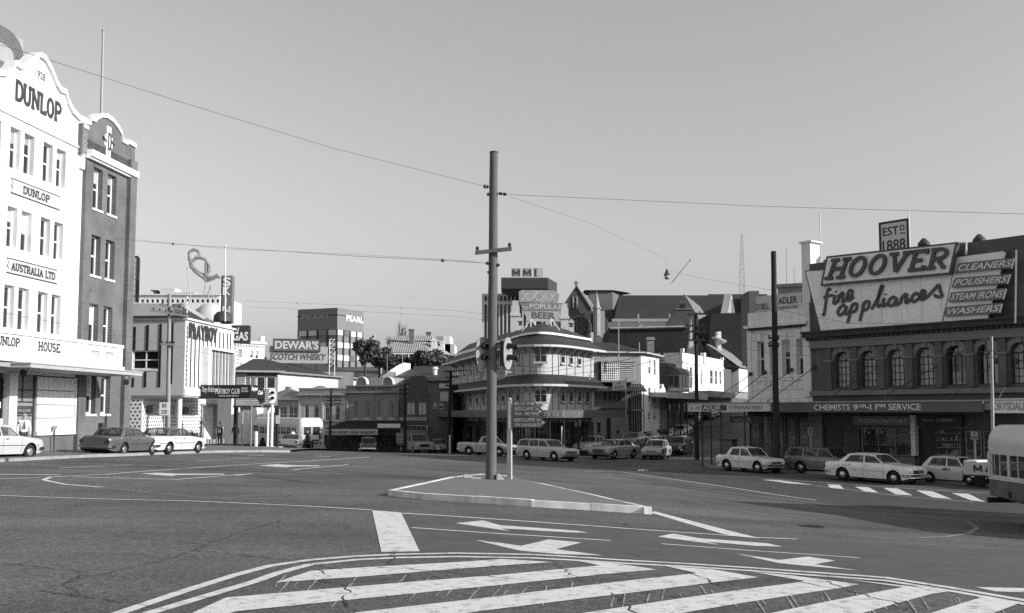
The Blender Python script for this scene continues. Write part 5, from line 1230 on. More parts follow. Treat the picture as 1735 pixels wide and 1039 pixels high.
for px in (768,790,812,834,858,884,905,931,955,980):
 o_=on_path(px,2.7)
 if o_:p=o_[0].P(o_[1],0,0);mb=MB();mb.tube((p.x,p.y,gz(p.x,p.y)),(p.x,p.y,zA1-.1),.08,seg=8);mb.build('awning_post',timber_d,hotel)
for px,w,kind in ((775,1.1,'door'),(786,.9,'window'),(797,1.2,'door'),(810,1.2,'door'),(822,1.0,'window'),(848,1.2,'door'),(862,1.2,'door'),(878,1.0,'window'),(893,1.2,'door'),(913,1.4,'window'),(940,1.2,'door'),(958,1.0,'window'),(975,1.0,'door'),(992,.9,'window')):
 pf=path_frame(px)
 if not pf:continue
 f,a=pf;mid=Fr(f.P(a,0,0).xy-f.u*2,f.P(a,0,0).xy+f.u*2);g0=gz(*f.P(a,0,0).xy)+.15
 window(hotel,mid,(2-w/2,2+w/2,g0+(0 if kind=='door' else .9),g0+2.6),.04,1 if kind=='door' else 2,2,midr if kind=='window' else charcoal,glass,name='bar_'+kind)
# pipes, chimneys, roof vents
for x0,x1,y0,y1,Y in ((866.5,880,518,556,96),(950.5,963,523,552,97)):
 p,r_=at(x0,y1,Y),at(x1,y0,Y);mb=MB();mb.box(p.x,r_.x,Y,Y+.8,p.z-2,r_.z);mb.box(p.x-.12,r_.x+.12,Y-.12,Y+.92,r_.z-1.0,r_.z-.75);mb.box(p.x+.1,r_.x-.1,Y+.1,Y+.7,r_.z+.002,r_.z+.5);mb.build('chimney',pale,hotel)
for x,y,Y in ((882,546,94),(968,549,95)):
 p=at(x,y,Y);mb=MB();mb.box(p.x-.25,p.x+.25,Y,Y+.5,p.z-1,p.z+.1);mb.prism([(p.x-.35,Y-.1,p.z+.1),(p.x+.35,Y-.1,p.z+.1),(p.x,Y-.1,p.z+.5)],(0,.7,0));v_=mb.build('roof_vent',pale,hotel);mb=MB();mb.box(p.x-.13,p.x+.13,Y-.02,Y-.003,p.z-.3,p.z+.05);mb.build('vent_hole',charcoal,v_)
for x,y in ((896,550),(938,550)):
 p=at(x,y,89.5);s=1 if x<910 else -1;mb=MB()
 for a_,b_ in (((-.9*s,-1),(.6*s,-.1)),((.6*s,-.1),(.2*s,.5)),((.2*s,.5),(.2*s,-.7)),((.6*s,.3),(.6*s,-.5)),((-.6*s,-.6),(.2*s,.5))):mb.tube(p+Vector((a_[0],0,a_[1])),p+Vector((b_[0],0,b_[1])),.04,seg=5)
 mb.build('roof_ladder',white2,hotel)
# ---- beer billboard behind the hotel
BB=Fr(plan(879,118),plan(958,120));b=thing('billboard','weathered three-tier beer billboard above the hotel roof','billboard',BB.P(4,0,BB.z(915,560)))
mb=MB();mb.prism([BB.P(BB.a(x,y),.0,BB.z(x,y))for x,y in ((879,494),(885,491.5),(939,492),(948,499),(945,512),(880,512))],(0,.3,0));mb.build('top_panel',mat('board_mottled',.2,.7,.35,1.2),b)
midr2=mat('faded_letter',.3,.7,.25,2)
for k in range(4):
 c=BB.a(890+k*15.5);z0,z1=BB.z(915,509.5),BB.z(915,495.5);mb=MB();strokes_on(mb,BB,[[(c-.42,z0),(c+.42,z1)],[(c-.42,z1),(c+.42,z0)]],.17,.02);mb.build('lettering',midr2,b)
mb=MB();mb.prism([BB.P(BB.a(x,y),.05,BB.z(x,y))for x,y in ((881,513.5),(958,513.5),(955,527),(886,527))],(0,.3,0));mb.build('middle_panel',mat('board_mid',.12,.7,.2,1),b)
r=BB.rect(897,954,515.5,524,.08);lettering(b,BB,'POPULAR',r,.08,greyr,.02);r=BB.rect(884,894,519,525,.08);lettering(b,BB,'THE',r,.08,greyr,.02)
mb=MB();mb.prism([BB.P(BB.a(x,y),.0,BB.z(x,y))for x,y in ((886,527.2),(954,527.2),(950,545),(896,545))],(0,.3,0));mb.build('lower_panel',mat('board_low',.26,.7,.2,1),b)
r=BB.rect(901,941,529,540,.03);lettering(b,BB,'BEER',r,.03,charcoal,.03)
for x in (892,915,938):mb=MB();a=BB.a(x);mb.tube(BB.P(a,-.5,BB.z(x,565)),BB.P(a,-.5,BB.z(x,500)),.12,seg=6);mb.build('support_post',charcoal,b)
# ---- finned office block with sign
MM=Fr(plan(818,262),plan(880,262));b=thing('office_tower','pale finned office block with overhanging dark plant box behind the hotel','building',MM.P(3,0,8));z1=MM.z(845,498.5);z0=5;L=MM.L*2.05
mb=MB();mb.fbox(MM,0,L,-14,-.4,z0,z1);mb.build('core',mat('tower_glass',.10,.4,.1,.3),b);zq=MM.z(845,516)
mb=MB();mb.fbox(MM,-.1,L,-.4,.05,zq,zq+.9);mb.fbox(MM,-.1,L,-.4,.05,z1-.6,z1+.1);mb.fbox(MM,-.3,.35,-14,.06,z0,z1);mb.build('bands',pale,b)
for k in range(19):mb=MB();a=L*k/19;mb.fbox(MM,a,a+.35,-.4,.02,z0,z1-.6);mb.build('fin',pale,b)
bx=thing('plant_box','dark overhanging rooftop box carrying lettered sign panels','building',at(895,498,258));Y=255
f0,f1=at(849,497,Y),at(928.5,471,Y);sx=at(940,471,Y).x-f1.x
bot=[Vector((f0.x+2.2,Y+2,f0.z)),Vector((f1.x-1,Y+2,f0.z)),Vector((f1.x+sx-.5,Y+9,f0.z)),Vector((f0.x+2,Y+9,f0.z))];mz=at(880,489,Y).z
mid_=[Vector((f0.x,Y,mz)),Vector((f1.x,Y,mz)),Vector((f1.x+sx+1.0,Y+10,mz)),Vector((f0.x,Y+10,mz))];tp_=[Vector((p.x,p.y,f1.z))for p in mid_]
mb=MB();mb.add(bot+mid_+tp_,[(3,2,1,0),(8,9,10,11)]+[(i,(i+1)%4,4+(i+1)%4,4+i)for i in range(4)]+[(4+i,4+(i+1)%4,8+(i+1)%4,8+i)for i in range(4)]);mb.build('box',mat('plant_dark',.045,.6,.1),bx)
mb=MB();mb.tube(mid_[0].lerp(tp_[0],1)+Vector((0,0,.15)),tp_[1]+Vector((0,0,.15)),.12,seg=6);mb.build('parapet_rail',pale,bx)
FM=Fr(plan(850,256),plan(930,256))
for x0,x1,ch in ((866.5,882,'M'),(885,901,'M'),(904,919.5,'I')):
 r=FM.rect(x0,x1,454.5,469.6);mb=MB();mb.fbox(FM,r[0],r[1],-.4,0,r[2],r[3]);s_=mb.build('sign_panel',mat('sign_mid',.3,.7,.05),bx)
 slab_text(s_,FM,ch,(r[0]+.15,(r[1]-.15)if ch=='M' else r[0]+.75,r[2]+.1,r[3]-.15),.02,mat('letter_ink',.06,.6,.03),.22,serif=.01 if ch=='M' else .2)
 if ch=='I':mb=MB();mb.fbox(FM,r[0]+.85,r[1]-.05,.0,.03,r[2]+.08,r[3]-.08);mb.build('pale_panel',mat('sign_light',.45,.7,.05),s_)

# ================================================================ ANN STREET SIDE
AXF=Fr(plan(1004,102.5),plan(1087,103.5));AXS=Fr(plan(1087,103.5),vp=1600)
ann=thing('hotel_annexe','two-storey annexe with lattice balcony and sunlit white side wall next to the hotel','building',AXF.P(3,0,-1.9));zE=AXF.z(1050,597.5);zb=-2.6;aS=AXS.a(1117,650);DX=9
mb=MB();hs=[AXF.rect(1023+k*8,1027.5+k*8,664,678)for k in range(4)]+[AXF.rect(1011.5,1018,716,734),AXF.rect(1044.5,1049.5,721,736)]
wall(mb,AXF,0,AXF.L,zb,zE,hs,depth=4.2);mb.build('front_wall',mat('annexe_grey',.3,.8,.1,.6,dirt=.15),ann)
for h in hs:window(ann,AXF,h,-.1,1,2,midr,glass,fw=.05,sill=.14)
hs=[AXS.rect(*q)for q in ((1098.5,1102.5,609,634),(1107.5,1111,611,636),(1098.5,1102.5,657,682),(1107.5,1111,658,683),(1098,1102,700,712),(1107,1111,699,711))]
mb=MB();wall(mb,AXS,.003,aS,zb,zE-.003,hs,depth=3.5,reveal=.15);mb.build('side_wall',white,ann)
for h in hs:window(ann,AXS,h,-.08,1,2,white2,glass,fw=.05,sill=.14)
rz_=AXF.z(1040,577);mb=MB();P=AXF.P
q0,q1=AXF.P(-.5,.4,zE),AXF.P(AXF.L+.4,.4,zE);q2=AXS.P(aS+.4,.4,zE);q3=q2+Vector((-10,3,0));k0,k1=AXF.P(.2,-3.2,rz_),AXF.P(AXF.L-2.0,-3.2,rz_)
mb.add([q0,q1,q2,q3,k0,k1],[(0,1,5,4),(1,2,5),(2,3,4,5),(3,0,4),(3,2,1,0)]);mb.build('roof',slate,ann)
mb=MB();mb.ptube([q0,q1,q2],.08,6);mb.build('gutter',pale,ann)
r=AXF.rect(1014,1043,615.5,644);mb=MB();lt=.07
nx,nz=9,7
for i in range(nx+1):a=r[0]+(r[1]-r[0])*i/nx;mb.fbox(AXF,a-lt/2,a+lt/2,1.2,1.24,r[2],r[3])
for j in range(nz+1):z=r[2]+(r[3]-r[2])*j/nz;mb.fbox(AXF,r[0],r[1],1.205,1.235,z-lt/2,z+lt/2)
mb.build('lattice_screen',white2,ann)['kind']='stuff'
mb=MB();mb.fbox(AXF,r[0],r[1],.003,.02,r[2],r[3]);mb.build('shade_panel',charcoal,ann)  # charcoal sheet stands in for the shade behind the lattice
r2=AXF.rect(1043,1070,615.5,644)
for j in range(9):mb=MB();z=r2[2]+(r2[3]-r2[2])*j/9;mb.prism([AXF.P(r2[0]+.02,1.25,z),AXF.P(r2[0]+.02,1.1,z+.17),AXF.P(r2[0]+.02,1.12,z+.19),AXF.P(r2[0]+.02,1.27,z+.02)],AXF.u.to_3d()*(r2[1]-r2[0]-.04));mb.build('louvre',greyr,ann)
mb=MB();mb.fbox(AXF,r[0]-.1,r2[1]+.1,.005,1.3,r[2]-.25,r[2]-.04);mb.fbox(AXF,r[0]-.1,r2[1]+.1,.005,1.3,r[3]+.04,r[3]+.15);mb.build('balcony_floor',midr,ann)
mb=MB();zz=AXF.z(1040,655);mb.add([AXF.P(-.3,1.9,zz-.5),AXF.P(AXF.L,1.9,zz-.5),AXF.P(AXF.L,.01,zz+.3),AXF.P(-.3,.01,zz+.3)],[(0,1,2,3)]);mb.add([AXF.P(-.3,1.9,zz-.56),AXF.P(AXF.L,1.9,zz-.56),AXF.P(AXF.L,.01,zz+.24),AXF.P(-.3,.01,zz+.24)],[(0,1,2,3)]);mb.build('skirt_roof',hroof,ann)
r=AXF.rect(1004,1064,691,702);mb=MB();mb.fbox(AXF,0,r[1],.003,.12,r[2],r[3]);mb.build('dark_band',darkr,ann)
r=AXF.rect(1066,1086,652,730);mb=MB();mb.fbox(AXF,r[0],r[1],.003,.05,r[2],r[3]);vd=mb.build('shade_panel',charcoal,ann)  # flat charcoal sheet: verandah shade given as colour
for k in range(6):mb=MB();a=r[0]+(r[1]-r[0])*k/5;mb.tube(AXF.P(a,.9,r[2]),AXF.P(a,.9,r[3]),.05,seg=6);mb.build('verandah_post',midr,ann)
mb=MB();zz=AXF.z(1076,695);mb.fbox(AXF,r[0],r[1],.051,1,zz-.1,zz+.1);mb.build('verandah_rail',midr,ann)
for x0,x1,y0,y1 in ((1028,1034,708,745),(1072,1080,700,735)):r=AXF.rect(x0,x1,y0,y1);window(ann,AXF,r,.12,1,2,charcoal,glass,name='door')
for x0,x1,y0,y1,Y in ((1097,1108,571,600,109),):
 p,r_=at(x0,y1,Y),at(x1,y0,Y);mb=MB();mb.box(p.x,r_.x,Y,Y+.8,p.z-2,r_.z);mb.box(p.x-.1,r_.x+.1,Y-.1,Y+.9,r_.z-.35,r_.z-.1);mb.build('chimney',midr,ann)
for x,y0,y1 in ((1048,540,620),(1083,580,596)):
 p,r_=at(x,y1,101),at(x,y0,101);mb=MB();mb.tube(p,r_,.07,.05,8);mb.build('vent_pipe',greyr,ann)
# terraces going up the hill
AN=Fr(plan(1117,111),vp=1700)
def anz(px,py):return AN.z(px,py)
GRP='terraced shops up the hill'
def tshop(label,x0,x1,yt,m,hs=(),depth=6):
 p=AN.P(AN.a((x0+x1)/2),0,0);b=thing('terrace_shop',label,'building',(p.x,p.y,gz(p.x,p.y)),0,GRP);a0,a1=AN.a(x0,640)+.005,AN.a(x1,640)-.005;z1=AN.z((x0+x1)/2,yt);mb=MB();wall(mb,AN,a0,a1,min(gz(*AN.P(a0,0,0).xy),gz(*AN.P(a1,0,0).xy))-1,z1,hs,depth=depth,reveal=.15);mb.build('wall',m,b);return b,a0,a1,z1
hs=[AN.rect(1119,1121.5,655,672),AN.rect(1124,1126.5,655,672)]
b,a0,a1,z1=tshop('narrow dark terrace with stepped white cap beside the annexe',1118,1129,668,midr,hs)
for h in hs:window(b,AN,h,-.08,1,2,pale,glass)
mb=MB();mb.prism([AN.P(AN.a(x,y),.0,AN.z(x,y))for x,y in ((1117.5,668),(1118.5,660),(1121.5,658),(1122.5,652),(1124,651),(1125.5,657),(1128,660),(1128.5,668))],AN.n.to_3d()*-.4);mb.build('stepped_cap',white,b)
b,a0,a1,z1=tshop('dark terrace with a round-roofed balcony bay',1129.5,1156,617,darkr)
ab,ab1=AN.a(1131,640),AN.a(1152,640);zz0,zz1,zz2=AN.z(1140,664),AN.z(1140,637),AN.z(1140,622)
mb=MB();prf=[(0,zz2)]+[(1.5*math.sin(R(t)),zz1+(zz2-zz1)*math.cos(R(t)))for t in range(15,91,15)]
for i in range(len(prf)-1):mb.add([AN.P(ab,prf[i][0],prf[i][1]),AN.P(ab1,prf[i][0],prf[i][1]),AN.P(ab1,prf[i+1][0],prf[i+1][1]),AN.P(ab,prf[i+1][0],prf[i+1][1])],[(0,1,2,3)])
mb.add([AN.P(ab,n,z)for n,z in prf]+[AN.P(ab,0,zz1)],[tuple(range(len(prf)+1))]);mb.build('bay_roof',mat('bay_iron',.1,.6,.2),b,smooth=True)
window(b,AN,(ab,ab1,zz0+.4,zz1),1.48,4,1,cream,glass_l,name='bay_window');mb=MB();mb.fbox(AN,ab,ab1,.003,1.5,zz0,zz0+.38);mb.build('bay_base',cream,b)
fs_=Fr(AN.P(ab,0,0).xy,AN.P(ab,1.45,0).xy);window(b,fs_,(0.05,1.4,zz0+.4,zz1),.03,2,1,midr,glass,name='bay_window')
mb=MB();r=AN.rect(1131,1142,599,618);mb.fbox(AN,r[0],r[1],-2,-1,r[2],r[3]);mb.build('dormer',white,b);mb=MB();mb.prism([AN.P(r[0]-.6,-1,AN.z(1136,616)),AN.P(r[1]+.3,-1,AN.z(1136,616)),AN.P((r[0]+r[1])/2,-1,AN.z(1136,591))],AN.n.to_3d()*-5);mb.build('roof',slate,b)
hs=[AN.rect(*q)for q in ((1162,1166,622,652),(1169,1173.5,622,652),(1187,1190,625,653),(1203,1208,627,651),(1211.5,1215.5,628,652),(1219,1222.5,629,652))]
b,a0,a1,z1=tshop('white terrace with tall lit parapet and narrow dark windows',1156.5,1226,604,white,hs)
for h in hs:window(b,AN,h,-.08,1,2,white2,glass)
mb=MB();r=AN.rect(1190.5,1193,598,618);mb.fbox(AN,r[0],r[1],-.3,.25,r[2],r[3]);mb.fbox(AN,a1-.5,a1-.02,-.3,.1,z1,z1+.35);mb.fbox(AN,a0+.1,a0+.6,-.3,.1,z1,z1+.5);mb.fbox(AN,a0,a1,.002,.12,AN.z(1190,620),AN.z(1190,617.5));mb.build('parapet_trim',white2,b)
b,a0,a1,z1=tshop('gabled house with steep flared roof and white window bay at the top',1226.5,1268,628,darkr)
g0,g1=AN.a(1240,640),AN.a(1268,640);zz0,zz1=AN.z(1254,665),AN.z(1254,627);mb=MB();mb.fbox(AN,g0,g1,.003,1.0,zz0,zz1);bb=mb.build('window_bay',white,b)
for k in range(4):a=g0+(g1-g0)*(.08+.23*k);window(bb,AN,(a,a+(g1-g0)*.15,AN.z(1254,647),AN.z(1254,630)),1.03,1,2,white2,glass,fw=.05)
pr=[(3.6,AN.z(1230,579)),(2.2,AN.z(1238,592)),(.9,AN.z(1245,608)),(0.1,AN.z(1250,620)),(-1.3,zz1+.1)]
mb=MB()
for i in range(len(pr)-1):mb.add([AN.P(g0-.1,-pr[i][0],pr[i][1]),AN.P(g1-1.4+.35*i,-pr[i][0],pr[i][1]),AN.P(g1-1.05+.35*i,-pr[i+1][0],pr[i+1][1]),AN.P(g0-.1,-pr[i+1][0],pr[i+1][1])],[(0,1,2,3)])
mb.build('flared_roof',mat('tile_grey',.2,.7,.15,2),b)
mb=MB();mb.add([AN.P(g0-.12,-n,z)for n,z in pr]+[AN.P(g0-.12,-8,pr[0][1]-3),AN.P(g0-.12,-8,zz0-2),AN.P(g0-.12,0,zz0-2)],[tuple(range(len(pr)+3))]);mb.build('gable_end',darkr,b)
# street awnings of the terrace
b=thing('terrace_awning','long pale shop awning along the terrace going uphill','awning',AN.P(4,2,gz(*AN.P(4,2,0).xy)))
for x0,x1,y0,y1,m in ((1129.5,1198,666,676,cream),(1198.5,1266,664,674,midr)):
 a0,a1=AN.a(x0,670,2.3),AN.a(x1,670,2.3);z1,z0=AN.z((x0+x1)/2,y0,2.3),AN.z((x0+x1)/2,y1,2.3);mb=MB();mb.fbox(AN,a0,a1,.005,2.3,z0+.1,z1-.05);mb.fbox(AN,a0,a1,2.3,2.38,z0,z1);mb.build('awning_panel',m,b)
for x in (1131,1142,1153,1164,1176,1188):a=AN.a(x,700,2.1);p=AN.P(a,2.1,0);mb=MB();mb.tube((p.x,p.y,gz(p.x,p.y)),(p.x,p.y,z0+.15),.07,seg=6);mb.build('post',timber_d,b)
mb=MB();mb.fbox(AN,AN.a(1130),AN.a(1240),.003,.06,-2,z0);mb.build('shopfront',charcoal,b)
for x in (1133,1140,1149,1158,1168,1178,1190):r=AN.rect(x,x+5,684,712,.1);window(b,AN,r,.12,1,2,midr,glass,fw=.05,name='shop_window')

# ---- cathedral on the ridge
YC_=178;cth=thing('cathedral','dark stone cathedral with steep slate roofs, rose window and pinnacled turret','church',at(1050,640,YC_));q=lambda x,y,d=0:at(x,y,YC_+d)
stone=mat('dark_stone',.085,.9,.25,.7,bump=.3,bscale=3,dirt=.3);stone_l=mat('pale_stone',.34,.9,.15,.6)
# transept gable wall with round opening ring
mb=MB();pxprism(mb,[(945,600),(945,531),(952,521),(976,486),(1001,524),(1001,600)],YC_,1.0);mb.build('transept_gable',stone,cth)
mb=MB();ap,rb,lb=q(976.5,486.5,.2),q(1001.5,525,.2),q(951,525,.2);bk=Vector((3.4,16,0))
mb.add([ap,rb,rb+bk,ap+bk,lb,lb+bk],[(0,1,2,3),(0,3,5,4)]);mb.build('transept_roof',slate_sunlit,cth)
mb=MB()
for p,r_ in ((ap,rb),(ap,lb)):d=(r_-p);mb.hexa([p+Vector((0,-.4,-.1)),r_+Vector((0,-.4,-.1)),r_+Vector((0,.6,-.1)),p+Vector((0,.6,-.1)),p+Vector((0,-.4,.35)),r_+Vector((0,-.4,.35)),r_+Vector((0,.6,.35)),p+Vector((0,.6,.35))])
mb.build('gable_coping',stone,cth)
fx=q(976,484,0);mb=MB();mb.tube(fx+Vector((0,0,-.4)),fx+Vector((0,0,.35)),.12,seg=6)
for k in range(4):mb.blob(fx+Vector((.25*math.cos(k*1.5708),0,.45+.25*math.sin(k*1.5708))),.17,6,4)
mb.build('finial',stone,cth)
c=q(981.5,556,-.15);R0=21.5*YC_/FPX
def ring(mb,c,r0,r1,y0,y1,k=28):
 for i in range(k):
  t0,t1=2*math.pi*i/k,2*math.pi*(i+1)/k
  pt=lambda r,t,y:(c.x+r*math.cos(t),c.y+y,c.z+r*math.sin(t));mb.hexa([pt(r0,t0,y0),pt(r0,t1,y0),pt(r0,t1,y1),pt(r0,t0,y1),pt(r1,t0,y0),pt(r1,t1,y0),pt(r1,t1,y1),pt(r1,t0,y1)])
rw_=MB();ring(rw_,c,R0*.88,R0,-.25,.1);ring(rw_,c,R0*.18,R0*.25,-.2,.1,14)
for k in range(8):t=k*math.pi/4;p=c+Vector((math.cos(t),0,math.sin(t)))*R0*.58;ring(rw_,p,R0*.19,R0*.25,-.2,.1,12)
rose=rw_.build('rose_window',mat('stone_tracery',.17,.9,.2),cth);mb=MB();mb.add([(c.x+R0*.9*math.cos(t),c.y+.05,c.z+R0*.9*math.sin(t))for t in [2*math.pi*k/28 for k in range(28)]],[tuple(range(28))]);mb.build('pane',charcoal,rose)
mb=MB()
for x in (971.5,978):p,r_=q(x-1.2,522,-.1),q(x+1.2,503,-.1);mb.box(p.x,r_.x,p.y-.05,p.y,p.z,r_.z)
mb.build('lancet',greyr,cth)
tc=q(1011,524,-1.5);mb=MB();mb.lathe([(.62,-8),(.62,0),(.78,.05),(.78,.3),(.6,.35),(.0,3.3)],tc,seg=8);mb.build('turret',stone_l,cth)
mb=MB();p=q(1019,548,-.5);mb.box(p.x-.4,p.x+.6,p.y,p.y+1,p.z-4,p.z+2.2);mb.build('buttress',stone_l,cth)
mb=MB();pxprism(mb,[(1018,600),(1018,525),(1030,543),(1030,600)],YC_+.2,2);mb.build('gable_return',stone,cth)
# crossing tower
FT_=Fr(plan(1000,196),plan(1039.5,196));zt,z0=FT_.z(1020,492.5),FT_.z(1020,560);mb=MB();mb.fbox(FT_,0,FT_.L,-3,0,z0,zt);
s0=FT_.P(FT_.L,0,0);mb.hexa([(s0.x,s0.y,z0),(s0.x+2.4,s0.y+3.5,z0),(s0.x,s0.y+8,z0),(s0.x-4,s0.y+4,z0),(s0.x,s0.y,zt),(s0.x+2.4,s0.y+3.5,zt),(s0.x,s0.y+8,zt),(s0.x-4,s0.y+4,zt)]);mb.build('crossing_tower',mat('tower_stone',.15,.9,.1,.6),cth)
mb=MB();mb.add([FT_.P(-1,.4,zt+.05),FT_.P(FT_.L,.4,zt+.05),Vector((s0.x+4.2,s0.y+3.4,zt-.1)),Vector((s0.x,s0.y+9,zt+.2)),FT_.P(-1,-8,zt+.2)],[(0,1,2,3,4)]);mb.add([FT_.P(-1,.4,zt-.15),FT_.P(FT_.L,.4,zt-.15),Vector((s0.x+4.2,s0.y+3.4,zt-.3)),Vector((s0.x,s0.y+9,zt)),FT_.P(-1,-8,zt)],[(0,1,2,3,4)]);mb.build('tower_roof',slate,cth)
# nave
def slab_roof(name,x0,x1,yb,yt,Yb,Yt,m,lean=(0,0)):
 a,b_,c_,d_=at(x0,yb,Yb),at(x1,yb,Yb),at(x1+lean[1],yt,Yt),at(x0+lean[0],yt,Yt);b_.z=a.z;c_.z=d_.z=at((x0+x1)/2,yt,Yt).z
 e=Vector((0,Yt-Yb,0));mb=MB();mb.add([a,b_,c_,d_,Vector((b_.x,2*Yt-Yb,a.z)),Vector((a.x,2*Yt-Yb,a.z))],[(0,1,2,3),(3,2,4,5),(0,3,5),(1,4,2)]);return mb.build(name,m,cth),a,b_
o,a_,b_=slab_roof('nave_roof',1041,1215,541,500.5,186,193,slate,(8,0));mb=MB();mb.box(a_.x-.5,b_.x,185.6,186.4,a_.z-.5,a_.z+.05);mb.build('nave_cornice',stone_l,cth);mb=MB();mb.box(a_.x,b_.x,186.2,200,a_.z-8,a_.z-.5);mb.build('nave_wall',stone,cth)
o,a_,b_=slab_roof('choir_roof',1200,1300,531,498.5,187.5,194,slate);mb=MB();mb.box(a_.x,b_.x,187.8,200,a_.z-9,a_.z-.02);mb.build('choir_wall',stone,cth)
o,a_,b_=slab_roof('aisle_roof',1030,1142,556,546,179.5,184.5,mat('aisle_slate',.12,.8,.2));mb=MB();mb.box(a_.x,b_.x,179.8,186,a_.z-9,a_.z-.02);mb.build('aisle_wall',stone,cth)
mb=MB();p0,p1,p2=q(1078,556,.5),q(1095,556,.5),q(1086,548,.5);mb.prism([p0,p1,p2],(0,5,0));mb.build('aisle_gable',stone_l,cth)
mb=MB()
for x,y0,y1 in ((1081.5,532,545),(1134.5,532,545)):p,r_=q(x-1,y1,6),q(x+1.5,y0,6);mb.box(p.x,r_.x,p.y,p.y+.5,p.z-.4,r_.z)
mb.build('nave_pinnacles',stone_l,cth)
# chapel gable with sunlit right slope
mb=MB();pxprism(mb,[(1127,556),(1127,552),(1159,499),(1192,556)],170,.8);mb.build('chapel_gable',stone,cth)
ap,rb,lb=at(1159.5,498.5,170.3),at(1206,577,170.3),at(1127,552,170.3);bk=Vector((4.2,8,-1.3));mb=MB();mb.add([ap,rb,rb+bk,ap+bk,lb,lb+bk],[(0,1,2,3),(0,3,5,4)]);mb.build('chapel_roof',slate_sunlit,cth)
mb=MB()
for x in (1156.5,1160.5):p,r_=at(x-.8,522,169.9),at(x+.8,514,169.9);mb.box(p.x,r_.x,169.85,169.95,p.z,r_.z)
mb.build('louvre_slit',charcoal,cth)
mb=MB();p,r_=at(1144,524.6,169.9),at(1176,523.4,169.9);mb.box(p.x,r_.x,169.8,170.0,p.z,r_.z);mb.build('gable_string',midr,cth)
mb=MB();pxprism(mb,[(1221,531),(1228,498),(1234,531)],186.5,.6,dirv=(1.2,-.4,0));mb.build('white_gable',white,cth)
p,r_=at(1270,531,185),at(1285,494,185);mb=MB();mb.box(p.x,r_.x,185,192,p.z-8,r_.z);mb.build('east_block',stone,cth)
p=thing('church_hall','very dark hall below the cathedral, behind the terraces','building',at(1100,640,148));mb=MB();pxprism(mb,[(1020,640),(1033,557.5),(1170,553),(1200,600),(1205,531),(1290,531),(1290,640)],150,10);mb.build('hall_mass',mat('hall_dark',.022,.9,.3,.4),p)
mb=MB();a_,b_=at(1034,556.6,149.6),at(1172,553,149.6);mb.tube(a_,b_,.16,seg=6);mb.build('hall_gutter',greyr,p)
mb=MB();pxprism(mb,[(1165,600),(1169,574),(1171.5,540),(1174,574),(1178,600)],146,1.2);mb.build('hall_spirelet',pale,p)
r0,r1=at(1216,590,145),at(1222,562,145);mb=MB();mb.box(r0.x,r1.x,145,146.5,r0.z-3,r1.z);mb.build('hall_chimney',white,p);mb=MB();a_,b_=at(1213,569,144),at(1231,577,144);mb.hexa([a_+Vector((0,0,-.3)),b_+Vector((0,0,-.3)),b_+Vector((0,3,-.3)),a_+Vector((0,3,-.3)),a_,b_,b_+Vector((0,3,0)),a_+Vector((0,3,0))]);mb.build('hall_skylight',pale,p)
# masts on the skyline
for i,(x,y0,y1,Y,lat)in enumerate(((1257,397,500,420,1),(1333,420,500,150,0),(1346,452,500,150,0))):
 p,r_=at(x,y1,Y),at(x,y0,Y);mb=MB()
 if lat:
  w0,w1=1.1,.25
  for sx,sy in ((-1,-1),(1,-1),(1,1),(-1,1)):mb.tube(p+Vector((sx*w0,sy*w0,0)),r_+Vector((sx*w1,sy*w1,0)),.09,.06,4)
  for k in range(14):
   t0,t1=k/14,(k+1)/14;wa,wb=w0+(w1-w0)*t0,w0+(w1-w0)*t1;za,zb_=p.z+(r_.z-p.z)*t0,p.z+(r_.z-p.z)*t1;s=1 if k%2 else -1
   mb.tube((p.x-wa*s,p.y-wa,za),(p.x+wb*s,p.y-wb,zb_),.06,seg=4);mb.tube((p.x-wb,p.y-wb,zb_),(p.x+wb,p.y-wb,zb_),.05,seg=4)
 else:mb.tube(p,r_,.06,.04,6)
 tag(mb.build('radio_mast' if lat else 'flagpole',mat('mast_grey',.3,.6,.1)),['faint lattice radio mast on the skyline','thin pale pole left of the dark cornice','short thin pale pole beside the big appliance sign'][i],'mast')
p,r_=at(1140,478,300),at(1169.5,441,300);mb=MB();o_=Vector((-.9,0,-.7));mb.tube(p,r_,.12,seg=5);mb.tube(p+o_,r_+o_*.3,.1,seg=5)
for k in range(12):mb.tube(p.lerp(r_,k/12)+o_*(k%2)*(1-.7*k/12),p.lerp(r_,(k+1)/12)+o_*((k+1)%2)*(1-.7*(k+1)/12),.06,seg=4)
mb.blob(r_,.35,6,4);tag(mb.build('crane_jib',mat('crane_grey',.35,.6,.1)),'slender lattice crane jib above the cathedral roof','crane')
# rooftops right of cathedral
b=thing('rooftop_block','small dark rooftop block left of the typewriter shop board','building',at(1320,520,110))
for x0,x1,y0,y1,m in ((1270,1286,493,540,darkr),):
 p,r_=at(x0,y1,110),at(x1,y0,110);mb=MB();mb.box(p.x,r_.x,110,114,p.z-5,r_.z);mb.build('block',m,b)

# ================================================================ RIGHT CORNER BLOCK
zbh=HV.gzmin(-8,12)-.4
